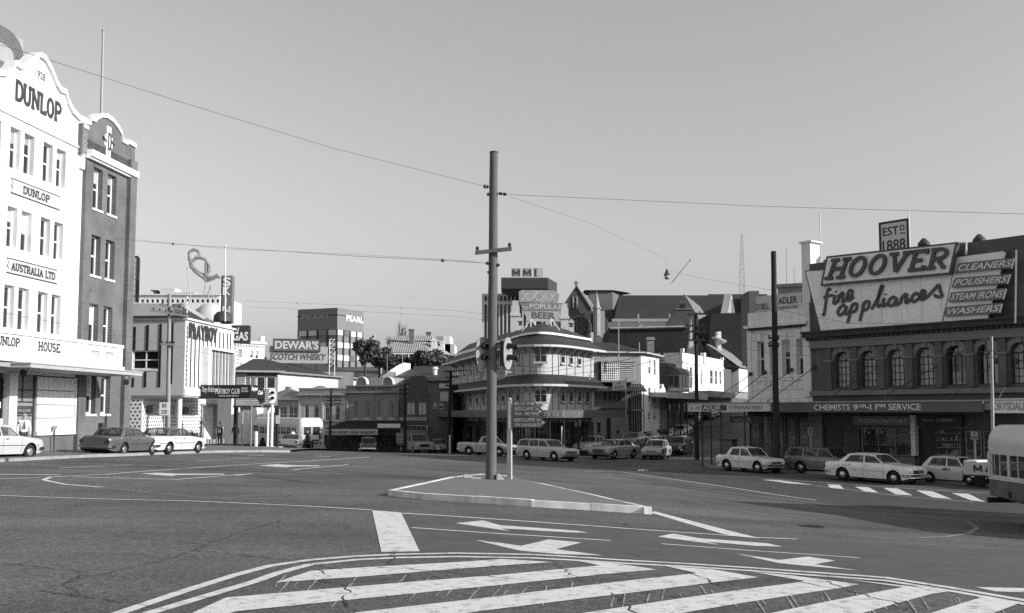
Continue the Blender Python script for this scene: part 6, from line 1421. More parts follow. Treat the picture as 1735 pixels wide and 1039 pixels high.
# ---- typewriter shop
aA0,aA1=HV.a(1375.5,620)+.004,HV.a(1268.5,620)
adl=thing('typewriter_shop','pale rendered two-storey corner shop with three tall sash windows','building',HV.P((aA0+aA1)/2,0,gz(*HV.P(9,0,0).xy)))
zc=HV.z(1320,553);zp=HV.z(1320,526)
pal=mat('pale_stucco',.74,.8,.08,.6,dirt=.15)
hs=[HV.rect(*q)for q in ((1283,1295,580,638),(1304,1312,578,637),(1325,1339,576,636),(1349,1363,573,634))]
zs0,zs1=hs[2][2],hs[2][3];hs=[(h[0],h[1],zs0,zs1)for h in hs]
mb=MB();wall(mb,HV,aA0,aA1,zbh,zp,hs,depth=9,reveal=.4)
cs=HV.P(aA1,0,0)
mb.build('wall',pal,adl)
for h in hs:window(adl,HV,h,-.28,1,2,pal,glass,fw=.08,bar=.08,sill=.38);mb=MB();mb.fbox(HV,h[0]-.15,h[1]+.15,.003,.1,h[2]-.3,h[2]-.14);mb.fbox(HV,h[0]-.1,h[0]+.02,.003,.07,h[2]-.75,h[2]-.3);mb.fbox(HV,h[1]-.02,h[1]+.1,.003,.07,h[2]-.75,h[2]-.3);mb.fbox(HV,(h[0]+h[1])/2-.1,(h[0]+h[1])/2+.1,.003,.12,h[3]+.05,h[3]+.5);mb.build('window_trim',pal,adl)
mb=MB();mb.fbox(HV,aA0+.1,aA1+.15,.003,.3,zc,zc+.16);mb.build('cornice',pal,adl)
for k in range(26):mb=MB();a=aA0+.25+k*(aA1-aA0-.3)/26;mb.fbox(HV,a,a+.1,.003,.22,zc-.16,zc-.002);mb.build('dentil',charcoal,adl)
mb=MB();mb.fbox(HV,aA0,aA0+.5,.003,.16,HV.z(1370,672),zp+.3);mb.fbox(HV,aA1-.25,aA1+.06,.003,.06,HV.z(1290,672),zc);mb.fbox(HV,aA0+.5,aA1,.003,.05,HV.z(1320,660),HV.z(1320,657));mb.build('quoin',pal,adl)
for x0,x1 in ((1275,1289),(1290,1303),(1321,1336),(1338,1354)):r=HV.rect(x0,x1,673,682);window(adl,HV,r,.03,1,1,pal,glass_l,name='fanlight')
HB=Fr(HV.P(0,-.4,0).xy,vp=-484);r=HB.rect(1281,1358,502,530);mb=MB();zz=HB.z(1320,508);zz2=HB.z(1320,532);mb.fbox(HB,r[0],r[1],-.15,0,zz2,zz+.35);sb=mb.build('roof_board',pale,adl)
h_=zz+.35-zz2;lettering(sb,HB,'DOBELL',(HB.a(1284),HB.a(1307),zz2+h_*.3,zz2+h_*.62),.012,charcoal,.02);lettering(sb,HB,'OLD PTY',(HB.a(1287),HB.a(1305),zz2+h_*.1,zz2+h_*.22),.012,midr,.01);lettering(sb,HB,'ADLER',(HB.a(1322),HB.a(1355),zz2+h_*.48,zz2+h_*.82),.012,mat('ink',.06,.6,.02),.03);lettering(sb,HB,'TYPEWRITERS',(HB.a(1320),HB.a(1356),zz2+h_*.2,zz2+h_*.36),.012,charcoal,.01)
# ---- appliance store of brick with arches
app=thing('appliance_store','dark brick store with arched windows under a heavy cornice','building',HV.P(2,0,gz(*HV.P(0,0,0).xy)));brick_h=brick_mat('store_brick',HV.u,.11,.085,.15)
aH1=HV.a(1375.5,620);aH0=-9.5;zc1,zc0=HV.z(1555,553),HV.z(1555,566);ztop=HV.z(1500,430)
AR=[(1412.5,1442.5),(1457.5,1487),(1504,1534),(1555.5,1588),(1607.5,1638.5),(1656,1690)]
zt_,zb_=HV.z(1520,590.5),HV.z(1520,655)
cw=[(HV.a((x0+x1)/2,620))for x0,x1 in AR];step=(cw[0]-cw[-1])/5;wd=step*.62
cw=[cw[0]-step*k for k in range(8)];hs=[(c-wd/2,c+wd/2,zb_,zt_,True)for c in cw]
mb=MB();wall(mb,HV,aH0,aH1,zbh,ztop,hs,depth=10,reveal=.42);mb.build('wall',brick_h,app)
grs=mat('store_render',.2,.8,.15,.7)
for i,h in enumerate(hs):
 window(app,HV,h[:4],-.3,4 if i not in (4,5)else 3,4 if i not in (4,5)else 1,mat('store_frame',.05,.6,.1),glass if i in (4,5)else mat('sky_reflection_arch',.4,.3,.25,1.2,spec=.6),arch=True,fw=.06,bar=.03,name='arched_window')  # pale pane colour on most arches stands in for reflected sky
 mb=MB();w=wd/2;ca=(h[0]+h[1])/2;zs=zt_-w
 for k in range(16):
  t0,t1=math.pi*k/16,math.pi*(k+1)/16;pt=lambda r,t,n:HV.P(ca+r*math.cos(t),n,zs+r*math.sin(t));mb.hexa([pt(w,t0,.0),pt(w,t1,.0),pt(w,t1,.07),pt(w,t0,.07),pt(w+.28,t0,.0),pt(w+.28,t1,.0),pt(w+.28,t1,.07),pt(w+.28,t0,.07)])
 mb.fbox(HV,ca-.12,ca+.12,.0,.14,zt_-.04,zt_+.5);mb.build('arch_moulding',grs,app)
zi=HV.z(1520,607)
for k in range(9):
 c=cw[0]+step/2-step*k;mb=MB();mb.fbox(HV,c-.2,c+.2,.003,.2,zb_-.1,zc0-.55);mb.build('pilaster',brick_h,app);mb=MB();mb.fbox(HV,c-.26,c+.26,.003,.26,zi-.05,zi+.06);mb.build('impost',grs,app)
mb=MB();mb.fbox(HV,aH0,aH1-.01,.003,.24,zc0-.5,zc0-.02);mb.build('frieze',grs,app)
mb=MB();mb.fbox(HV,aH0,aH1+.15,.003,.35,zc0,zc0+.15);mb.fbox(HV,aH0,aH1+.25,.003,.6,zc0+.151,zc1);mb.fbox(HV,aH0,aH1+.32,.003,.68,zc1+.001,zc1+.1);mb.build('cornice',mat('cornice_dark',.05,.8,.3,2,dirt=.3),app)
for k in range(44):mb=MB();a=aH1-.2-k*.3;mb.fbox(HV,a-.09,a+.05,.003,.42,zc0-.002,zc0+.12-.0);mb.build('dentil',charcoal,app)if a>aH0 else None
z1,z0=HV.z(1520,660.5),HV.z(1520,668.5);mb=MB();mb.fbox(HV,aH0,aH1-.01,.003,.3,z0,z1);mb.build('sill_band',mat('sill_grey',.2,.8,.15,.8),app)
mb=MB();c1=HV.a(1362,450);mb.fbox(HV,c1-.35,c1+.3,-1.2,-.2,zc1,HV.z(1362,411));mb.fbox(HV,c1-.5,c1+.42,-1.3,-.1,HV.z(1362,411),HV.z(1362,408));mb.build('chimney',pal,app)
zrf=HV.z(1700,417);mb=MB();mb.fbox(HV,aH0,HV.a(1385),-9,-.6,ztop,zrf-.4);mb.build('upper_wall',darkr,app);mb=MB();mb.fbox(HV,aH0,HV.a(1600),-9.2,-.4,zrf-.4,zrf);mb.build('roof_edge',midr,app)
for x,y0,y1 in ((1565.5,404,416),(1659.5,397,415),(1379,425,470)):
 p=HV.P(HV.a(x,y1,-3),-3,HV.z(x,y1,-3));t=HV.z(x,y0,-3);mb=MB();mb.tube(p-Vector((0,0,.8)),(p.x,p.y,t-.3),.22,seg=10);mb.tube((p.x,p.y,t-.3),(p.x,p.y,t),.36,.1,10);mb.tube((p.x,p.y,t-.42),(p.x,p.y,t-.3),.36,seg=10);mb.build('roof_ventilator',charcoal,app,smooth=True)
for x,y0,y1 in ((1391,358,440),(1541.5,353,420)):
 p=HV.P(HV.a(x,y1,-2),-2,HV.z(x,y1,-2));mb=MB();mb.tube(p,(p.x,p.y,HV.z(x,y0,-2)),.035,seg=5);mb.build('aerial',steel,app)
# roof sign with date
es=thing('date_sign','square rooftop sign with established date in black border','sign',HV.P(HV.a(1515,424,-2.5),-2.5,ztop));FE=Fr(plan(1489.5,62),plan(1540.5,60.5));r=FE.rect(1489.6,1540.4,373.5,432)
mb=MB();mb.fbox(FE,r[0],r[1],-.12,0,r[2],r[3]);mb.build('panel',mat('date_panel',.58,.7,.06),es);mb=MB();t=.13
for q0,q1,s0,s1 in ((r[0],r[1],r[3]-t,r[3]),(r[0],r[0]+t,r[2],r[3]-t),(r[1]-t,r[1],r[2],r[3]-t)):mb.fbox(FE,q0,q1,.001,.03,s0,s1)
mb.build('border',black,es)
L=r[1]-r[0];hh=r[3]-r[2];lettering(es,FE,'EST',(r[0]+.25,r[0]+L*.66,r[3]-hh*.42,r[3]-hh*.17),.01,black,.015);lettering(es,FE,'D',(r[0]+L*.71,r[0]+L*.86,r[3]-hh*.33,r[3]-hh*.16),.01,black,.015);mb=MB();mb.fbox(FE,r[0]+L*.71,r[0]+L*.87,.002,.012,r[3]-hh*.42,r[3]-hh*.385);mb.build('underline',black,es)
lettering(es,FE,'1888',(r[0]+.22,r[1]-.25,r[3]-hh*.87,r[3]-hh*.55),.01,black,.012)
mb=MB();mb.tube(FE.P(r[0]+.3,-.3,r[2]-1.5),FE.P(r[0]+.3,-.3,r[3]-.3),.06,seg=6);mb.tube(FE.P(r[1]-.3,-.3,r[2]-1.5),FE.P(r[1]-.3,-.3,r[3]-.3),.06,seg=6);mb.build('sign_posts',charcoal,es)
# big appliance sign
hv=thing('appliance_sign','huge slanted appliance sign with raised letters above the brick cornice','sign',HV.P(HV.a(1500),.4,zc1+.1));ns_=.55
def hpoly(name,pts,n,m,parent=hv,th=.12,mi=0):
 mb=MB();mb.prism([HV.P(*[HV.hit(x,y,n)[0]],n,HV.hit(x,y,n)[1])for x,y in pts],HV.n.to_3d()*-th);return mb.build(name,m,parent)
bgm=mat('sign_field',.85,.6,.12,.8,dirt=.1);edg=mat('sign_edge',.08,.5,.1)
hpoly('lower_board',[(1365.5,460.5),(1402,457.5),(1619,437),(1595,548),(1391,561)],ns_,bgm)
hpoly('board_edge',[(1363.5,459),(1403,455.5),(1621,435),(1597,550),(1389.5,563)],ns_-.13,edg)
hpoly('upper_board',[(1402.5,437.5),(1618,413.5),(1607,461.5),(1394,481)],ns_+.32,bgm);hpoly('board_edge',[(1400,434.5),(1622.5,410),(1610.5,464.5),(1390,484.5)],ns_+.31,edg,th=.3)
hpoly('list_board',[(1621,436),(1699,426),(1703,429),(1671,546),(1597,549)],ns_-.05,bgm);hpoly('board_edge',[(1620.5,434.5),(1700,423.5),(1705.5,428),(1672.5,548),(1596,551)],ns_-.19,edg)
nh=ns_+.36
for x in (1425,1459,1493,1527,1561,1595):
 mb=MB();a=HV.a(x,500,ns_);mb.fbox(HV,a-.008,a+.008,ns_,ns_+.003,HV.z(x,556-(x-1391)*.06,ns_),HV.z(x,484-(x-1391)*.09,ns_));mb.build('panel_seam',midr,hv)
# serif letters on the slanted field, set out in the plane of the sign
tl,tr,br_,bl=[Vector(HV.hit(x,y,nh))for x,y in ((1414,436.5),(1612,415.5),(1602,457),(1399,477))]
lett=mat('raised_letter',.075,.5,.08);W_=sum(GL[c][0]+.12 for c in 'HOOVER')-.12;x=0
for ch in 'HOOVER':
 w,lines,ser=GL[ch];mb=MB()
 def T(p,x=x):
  u=(x+p[0])/W_;v=.12+p[1]*.76;q_=bl.lerp(br_,u).lerp(tl.lerp(tr,u),v);return (q_.x,q_.y)
 ll=[[T(p)for p in l]for l in lines]+[[T((p[0]-.17,p[1])),T((p[0]+.17,p[1]))]for p in ser];strokes_on(mb,HV,ll,.2,nh+.1,.14);mb.build('letter',lett,hv,fix=False);x+=w+.12
# brush script, drawn stroke by stroke (in photo zoom units)
zx=lambda x,y:HV.hit(1240+x/3.505,360+y/3.505,ns_+.02)
def cr(pts,k=5):
 out=[];P_=[Vector(p)for p in pts];P_=[P_[0]]+P_+[P_[-1]]
 for i in range(1,len(P_)-2):
  for j in range(k):
   t=j/k;a,b_,c_,d_=P_[i-1],P_[i],P_[i+1],P_[i+2];out.append(tuple(.5*((2*b_)+(c_-a)*t+(2*a-5*b_+4*c_-d_)*t*t+(3*b_-a-3*c_+d_)*t**3)))
 out.append(tuple(P_[-2]));return out
SCR={'f':[[(588,462),(575,455),(565,480),(558,540),(548,605),(538,600)],[(545,505),(600,490)]],'i':[[(612,490),(605,535),(615,540),(632,522)],[(616,468),(618,474)]],
 'n':[[(637,485),(630,535)],[(632,515),(650,482),(662,484),(656,528),(668,530),(682,510)]],'e':[[(682,508),(710,492),(716,470),(702,462),(688,485),(686,515),(700,522),(725,500)]],
 'a':[[(680,570),(665,552),(640,568),(630,598),(645,610),(668,590),(682,562)],[(684,556),(674,600),(690,600),(705,580)]],
 'p':[[(715,545),(700,610),(687,658)],[(706,575),(722,545),(742,545),(740,575),(720,592),(702,585)]],'q':[[(787,532),(772,598),(760,645)],[(778,562),(795,532),(815,532),(812,562),(792,580),(774,572)]],
 'l':[[(830,575),(862,520),(895,450),(890,438),(878,470),(865,540),(872,560),(890,545)]],'j':[[(905,508),(896,548),(906,556),(922,540)],[(912,484),(913,489)]],
 'b':[[(978,520),(962,502),(938,518),(930,546),(945,556),(966,538),(980,512)],[(982,506),(972,546),(988,546),(1002,530)]],'m':[[(1012,495),(1002,540)],[(1004,522),(1026,490),(1040,492),(1032,532),(1044,535),(1060,515)]],
 'c':[[(1108,492),(1094,480),(1074,496),(1068,520),(1082,530),(1112,510)]],'d':[[(1112,508),(1140,492),(1148,472),(1134,464),(1120,486),(1120,512),(1136,518),(1165,498)]],
 's':[[(1165,498),(1205,455),(1228,428)],[(1228,428),(1240,470),(1248,495),(1225,502),(1200,490)]]}
for k,ls in SCR.items():mb=MB();strokes_on(mb,HV,[[zx(*p)for p in cr(l)]for l in ls],.17,ns_+.06,.06);mb.build('script_letter',lett,hv,fix=False)
stm=mat('list_strip',.17,.6,.1)
for txt,pts in (('CLEANERS',[(1623.7,446),(1719,436.5),(1715,454),(1618,463)]),('POLISHERS',[(1618,471),(1712,464),(1706.5,481),(1612,487.5)]),('STEAM IRONS',[(1611,495.5),(1705,488),(1699,507),(1606.6,512)]),('WASHERS',[(1603.7,520.5),(1698,513),(1693.6,530.6),(1599,536.5)])):
 s_=hpoly('list_strip',pts,ns_+.12,stm,th=.1);n2=ns_+.135;tl,tr,br_,bl=[Vector(HV.hit(x,y,n2))for x,y in pts];v,f=text_mesh(txt,.02,.15);mb=MB()
 mb.add([HV.P(*[(bl.lerp(br_,.03+.94*x).lerp(tl.lerp(tr,.03+.94*x),.17+.66*y)).x],n2,(bl.lerp(br_,.03+.94*x).lerp(tl.lerp(tr,.03+.94*x),.17+.66*y)).y)for x,y in v],f);mb.build('lettering',mat('strip_letter',.7,.6,.05),s_,fix=False)
mb=MB()
for pts in ([(1722,424),(1720.5,548)],[(1719,438),(1714,455)],[(1712,465),(1707,481)],[(1705,490),(1700,507)],[(1698,515),(1694,530)],[(1625,412),(1637,411),(1637,431)]):mb.ptube([HV.P(HV.hit(x,y,ns_+.15)[0],ns_+.15,HV.hit(x,y,ns_+.15)[1])for x,y in pts],.05,6)
mb.build('neon_edge',white2,hv)
for x in (1400,1440,1480,1520,1560,1600,1650,1690):a=HV.a(x,560,.3);mb=MB();mb.tube(HV.P(a,.3,zc1+.1),HV.P(a,.3,HV.z(x,440,.3)if x<1640 else HV.z(x,445,.3)),.07,seg=6);mb.build('sign_strut',charcoal,hv)
# ---- street awning
NA2=3.7;aw0,aw1=HV.a(1168,690,NA2),HV.a(1735,690,NA2)-2.5;zA1,zA0=HV.z(1440,682,NA2),HV.z(1440,698.5,NA2)
awn=thing('corner_awning','long cantilevered shop awning wrapping the corner with lettered grey fascia','awning',HV.P(5,2,zA0))
mb=MB();mb.fbox(HV,aw1,aw0,.02,NA2,zA0+.12,zA1-.08);
CR_=Fr(HV.P(aw0,NA2,0).xy,HV.P(aw0+.01,0,0).xy)
mb.build('deck',midr,awn);afm=mat('awning_fascia',.115,.7,.1,1)
aj=HV.a(1307,690,NA2);aj2=HV.a(1667,690,NA2)
mb=MB();mb.fbox(HV,aj2,aj-.002,NA2,NA2+.1,zA0,zA1);f1_=mb.build('fascia',afm,awn);mb=MB();mb.fbox(HV,aj,aw0,NA2,NA2+.1,zA0+.05,zA1);f2_=mb.build('fascia',mat('adler_fascia',.6,.7,.08),awn)
mb=MB();mb.fbox(HV,aw0,aw0+.1,.0,NA2+.1,zA0+.05,zA1);mb.build('end_fascia',midr,awn)
mb=MB();mb.fbox(HV,aw1,aw0+.1,NA2+.1,NA2+.16,zA1,zA1+.07);mb.build('gutter',greyr,awn)
hA=zA1-zA0;nl=NA2+.115
def hlet(txt,x0,x1,f0,f1,m,parent,bold=.015):lettering(parent,HV,txt,(HV.a(x0,690,nl),HV.a(x1,690,nl),zA0+hA*f0,zA0+hA*f1),nl,m,bold)
lw=mat('awning_letter',.7,.6,.06)
hlet('CHEMISTS',1379,1440,.2,.82,lw,f1_);hlet('9',1445,1454,.2,.82,lw,f1_);hlet('AM',1455,1467,.45,.82,lw,f1_);hlet('-',1468,1472,.4,.5,lw,f1_);hlet('11',1474,1485,.2,.82,lw,f1_);hlet('PM',1486,1500,.45,.82,lw,f1_);hlet('SERVICE',1505,1560,.2,.82,lw,f1_)
mb=MB();mb.fbox(HV,HV.a(1231,690,nl),HV.a(1189,690,nl),NA2+.1,NA2+.112,zA0+hA*.2,zA0+hA*.82);mb.build('dark_panel',charcoal,f2_)
hlet('E-70',1170,1186,.25,.75,midr,f2_);hlet('ADLER',1191,1221,.3,.75,lw,f2_);hlet('TYPEWRITERS',1234,1292,.3,.72,midr,f2_)
# perpendicular chemist sign at the end
cs_=thing('chemist_sign','bright white box sign with dark letters hanging at the awning end','sign',HV.P(aj2-.3,NA2,zA0));FD=Fr(HV.P(aj2-.4,NA2+.15,0).xy,HV.P(aj2-2.4,NA2+.15,0).xy);mb=MB();mb.fbox(FD,0,FD.L,-.2,0,zA0-.05,zA1+.12);mb.build('box',white2,cs_);lettering(cs_,FD,'DRYSDALES',(.15,FD.L-.15,zA0+.08,zA1-.05),.012,mat('grey_letter',.3,.6,.05),.03)
for x in (1190,1205,1222,1262):
 a=HV.a(x,740,NA2-.25);p=HV.P(a,NA2-.25,0);mb=MB();mb.tube((p.x,p.y,gz(p.x,p.y)),(p.x,p.y,zA0+.12),.05,seg=8);mb.build('post',charcoal,awn)
# stay rods
for i,(x,y,x2,y2)in enumerate(((1273,634,1200,684),(1297,631,1228,684),(1342,627,1262,684),(1381,622,1296,684),(1491,620,1390,684),(1594,616,1480,684),(1690,612,1600,684),(1725,612,1690,680))):
 a,z=HV.hit(x,y);mb=MB();mb.tube(HV.P(a,.02,z),HV.P(HV.a(x2,y2,NA2-.2),NA2-.2,zA1),.025,seg=5);mb.blob(HV.P(a,.08,z),.14,8,5);mb.build('stay_rod',charcoal,awn)
# ---- shopfronts under the awning
sf=thing('shopfront','dark glazed shopfronts with display windows and doors under the corner awning','shopfront',HV.P(2,.2,gz(*HV.P(2,0,0).xy)))
def zgl(a,n=.1):return gz(*HV.P(a,n,0).xy)+.15
def hr(x0,x1,y0,y1,n=.12):return HV.rect(x0,x1,y0,y1,n)
for nm,x0,x1,y0,y1,n0,n1,m in (('pier',1375,1398,699,790,.0,.3,mat('pier_grey',.22,.8,.1)),('shutter',1398.5,1430,723,786,.0,.08,charcoal),('door',1431,1458,726,786,.0,.1,darkr),('sign_board',1399,1448,703,721,.0,.2,darkr),('stall_riser',1460,1553,773,790,.0,.2,mat('riser',.2,.7,.1)),('name_board',1449,1549,705,721,.0,.25,midr),('white_column',1549.5,1557,704,772,.0,.4,white2),('doorway_shade',1558,1634,727,798,.0,.06,black),('name_board',1558,1634,704,722,.0,.25,charcoal),('stall_riser',1636,1700,776,800,.0,.2,midr),('shop_base',1376,1720,690,703,.0,.1,darkr)):
 r=hr(x0,x1,y0,y1,0);z0=r[2]if y1<775 else zbh;mb=MB();mb.fbox(HV,r[0],r[1],n0+.003,n1,z0,r[3]);o=mb.build(nm,m,sf)
 if nm=='name_board':lettering(o,HV,'PHARMACEUTICALS' if x0==1449 else 'family CHEMIST',(r[1]-.35,r[0]+.35,z0+(r[3]-z0)*.3,z0+(r[3]-z0)*.72),n1+.01,lw if x0==1449 else cream,.012)
 if nm=='doorway_shade':  # solid black slab: the doorway's dim interior given as colour
  for k in range(5):
   mb=MB();zz=r[2]+.5+k*.38;mb.fbox(HV,r[0]+.1,r[1]-1.0,n1,n1+.03,zz,zz+.04);sh=mb.build('shelf',midr,sf)
   for j in range(9):mb=MB();a=r[0]+.15+j*(r[1]-r[0]-1.2)/9;mb.fbox(HV,a,a+rnd.uniform(.06,.14),n1,n1+.025,zz+.045,zz+.045+rnd.uniform(.1,.25));mb.build('packet',rnd.choice([midr,darkr,greyr,charcoal]),sf)
for x0,x1,y0,y1,c in ((1461,1548,725,772,3),(1637,1664,730,775,2),(1667,1700,730,775,2)):
 r=hr(x0,x1,y0,y1,.15);window(sf,HV,r,.2,c,1,midr,glass_w,fw=.07,bar=.05,name='display_window')
 for k in range(10):mb=MB();a=r[0]+.1+rnd.random()*(r[1]-r[0]-.4);h=rnd.uniform(.15,.5);mb.fbox(HV,a,a+rnd.uniform(.12,.3),.02,.1,r[2]+.03,r[2]+.03+h);mb.build('goods',rnd.choice([white2,greyr,midr,pale,darkr]),sf)
 mb=MB();mb.fbox(HV,r[0]+.2,r[0]+(r[1]-r[0])*.55,.012,.03,r[2]+.7,r[3]-.1);mb.build('backdrop_card',pale,sf)
# typewriter corner: glass all round with slim columns
ax0,ax1=HV.a(1374,740)+.02,aA1
for k in range(5):
 a0=ax0+(ax1-ax0)*k/5;a1=ax0+(ax1-ax0)*(k+1)/5;zz=zgl((a0+a1)/2);window(sf,HV,(a0+.05,a1-.05,zz+.45,zA0-.25),.1,1,1,charcoal,glass_w,name='display_window');mb=MB();mb.fbox(HV,a0,a1,.003,.12,zbh,zz+.43);mb.build('stall_riser',darkr,sf)
 for j in range(3):mb=MB();c=HV.P(a0+.2+.22*j,.03,0);mb.fbox(HV,a0+.15+.25*j,a0+.35+.25*j,.004,.035,zz+.5+.5*(j%2),zz+.85+.5*(j%2));mb.build('goods',rnd.choice([white2,greyr,pale]),sf)
mb=MB();mb.fbox(HV,ax0,ax1,.003,.2,zA0-.24,zA0+.1);o=mb.build('name_board',charcoal,sf);
r=HV.rect(1236,1291,707,716,2.6);mb=MB();mb.fbox(HV,r[0],r[1],2.55,2.6,r[2],r[3]+.05);o=mb.build('hanging_board',charcoal,sf);lettering(o,HV,'ADLER',(r[1]-.2,r[0]+.8,r[2]+.06,r[3]-.04),2.61,greyr,.02)
sg_=hr(1221,1247,741,785,1.2);bx_=thing('display_crate','tall pale timber display case standing under the corner awning','case',HV.P(HV.a(1234,780,1.5),1.5,zgl(11,1.5)));a=HV.a(1234,780,1.5);zz=zgl(a,1.5);mb=MB();mb.fbox(HV,a-.5,a+.5,1.2,1.7,zz,zz+1.45);mb.build('cabinet',mat('case_timber',.16,.7,.2),bx_);mb=MB();mb.fbox(HV,a-.55,a+.55,1.15,1.75,zz+1.451,zz+1.56);mb.build('lid',charcoal,bx_)
for k in range(5):mb=MB();mb.fbox(HV,a-.47+k*.2,a-.31+k*.2,1.701,1.715,zz+.05,zz+1.4);mb.build('board',mat('case_timber',.16),bx_)
# corner building beyond the frame: its shadow reaches the road
cx,cy=26.5,25.4;d1=Vector((.46,-.89)).normalized();oh=thing('corner_shop','brick corner shop beyond the right edge of the picture','building',(cx,cy,-2.3));FO=Fr((cx,cy),(cx+d1.x*14,cy+d1.y*14));
hs=[(1+k*3,2.2+k*3,3.0,5.2)for k in range(4)];mb=MB();wall(mb,FO,0,14,-3,7.4,hs,depth=9);mb.build('wall',brick_d,oh)
for h in hs:window(oh,FO,h,-.1,1,2,white2,glass)
mb=MB();mb.fbox(FO,-.2,14.2,-9,.3,7.4,7.65);mb.build('cornice',pal,oh)

# store behind the corner block; unseen length added to shade hotel and hill street
bs_=thing('rear_store','plain dark store rising behind the typewriter shop roof board','building',(30,84,-1));q=[(20.2,75.8),(34,69),(62,96),(45.2,127)]
mb=MB();mb.hexa([(x,y,-3)for x,y in q]+[(x,y,11.2)for x,y in q]);mb.build('wall',midr,bs_);mb=MB();q=[(20,75.7),(34,68.8),(62.2,96),(45.2,127.3)];mb.hexa([(x,y,11.2)for x,y in q]+[(x,y,11.45)for x,y in q]);mb.build('coping',midr,bs_)

# ================================================================ VEHICLES
def lerp_prof(pts,x):
 for i in range(len(pts)-1):
  (x0,z0),(x1,z1)=pts[i],pts[i+1]
  if x1<=x<=x0:t=(x0-x)/max(x0-x1,1e-6);return z0+(z1-z0)*t
 return pts[0][1]if x>pts[0][0]else pts[-1][1]
def paintm(g):return mat('car_paint_%d'%round(g*1000),g,.32,.05,1.5,spec=.5,coat=.6)
platem=mat('number_plate',.06,.5,.1);lampm=mat('headlamp_glass',.55,.08,.05,spec=.8);tailm=mat('tail_lamp',.05,.2,.1,spec=.6);hubm=mat('hub_cap',.5,.25,.1,metal=.7);interiorm=mat('car_interior',.045,.8,.3,4)
SPEC={
 'sedan60':dict(L=4.72,W=1.82,wb=2.82,fo=.82,top=[(2.36,.74),(2.30,.84),(1.2,.94),(.85,.98),(-.95,.98),(-1.4,.97),(-2.25,.93),(-2.36,.86)],roof=(.98,.38,-.98,-1.55),zr=1.43,sill=.24,lamps=1,bp=(-.1,)),
 'valiant':dict(L=4.80,W=1.80,wb=2.69,fo=.85,top=[(2.40,.70),(2.34,.82),(1.2,.93),(.85,.96),(-1.0,.97),(-1.5,.97),(-2.32,.95),(-2.40,.88)],roof=(.95,.42,-1.0,-1.42),zr=1.40,sill=.25,lamps=1,bp=(-.1,),boxy=1),
 'compact':dict(L=4.10,W=1.56,wb=2.42,fo=.72,top=[(2.05,.68),(1.98,.80),(1.0,.88),(.72,.92),(-.85,.92),(-1.2,.91),(-1.98,.87),(-2.05,.78)],roof=(.82,.35,-.85,-1.22),zr=1.41,sill=.24,lamps=2,bp=(-.1,)),
 'saloon50':dict(L=4.35,W=1.68,wb=2.55,fo=.78,top=[(2.17,.62),(2.08,.80),(1.6,.92),(1.0,.98),(.75,1.0),(-.8,1.0),(-1.2,.99),(-1.9,.86),(-2.17,.66)],roof=(.82,.40,-.62,-1.22),zr=1.55,sill=.26,lamps=1,bp=(-.12,),round=1),
 'wagon':dict(L=4.62,W=1.80,wb=2.67,fo=.82,top=[(2.31,.72),(2.25,.84),(1.2,.93),(.85,.97),(-1.2,.97),(-2.2,.97),(-2.31,.92)],roof=(.96,.42,-2.02,-2.24),zr=1.47,sill=.25,lamps=1,bp=(-.1,-1.05),wagon=1),
 'merc':dict(L=4.70,W=1.79,wb=2.75,fo=.85,top=[(2.35,.70),(2.30,.84),(1.2,.95),(.85,.98),(-.9,.98),(-1.4,.97),(-2.27,.90),(-2.35,.80)],roof=(.95,.40,-.85,-1.4),zr=1.44,sill=.25,lamps=1,bp=(-.1,)),
 'mini':dict(L=3.05,W=1.41,wb=2.04,fo=.48,top=[(1.52,.62),(1.47,.74),(1.1,.82),(.75,.86),(-.9,.86),(-1.36,.84),(-1.52,.66)],roof=(.72,.40,-.95,-1.42),zr=1.35,sill=.20,lamps=1,bp=(-.1,),wr=.25),
 'beetle':dict(L=4.07,W=1.54,wb=2.40,fo=.80,top=[(2.03,.45),(1.9,.66),(1.5,.80),(1.0,.90),(.6,.93),(-.6,.95),(-1.2,.90),(-1.7,.72),(-2.03,.45)],roof=(.62,.28,-.55,-1.30),zr=1.50,sill=.28,lamps=1,bp=(-.12,),round=1,beetle=1),
 'ute':dict(L=4.60,W=1.78,wb=2.67,fo=.82,top=[(2.30,.70),(2.24,.83),(1.2,.92),(.85,.97),(-.5,.97),(-.55,.95),(-2.22,.95),(-2.30,.90)],roof=(.95,.45,-.15,-.42),zr=1.50,sill=.26,lamps=1,bp=(),ute=1)}
CARMESH={}
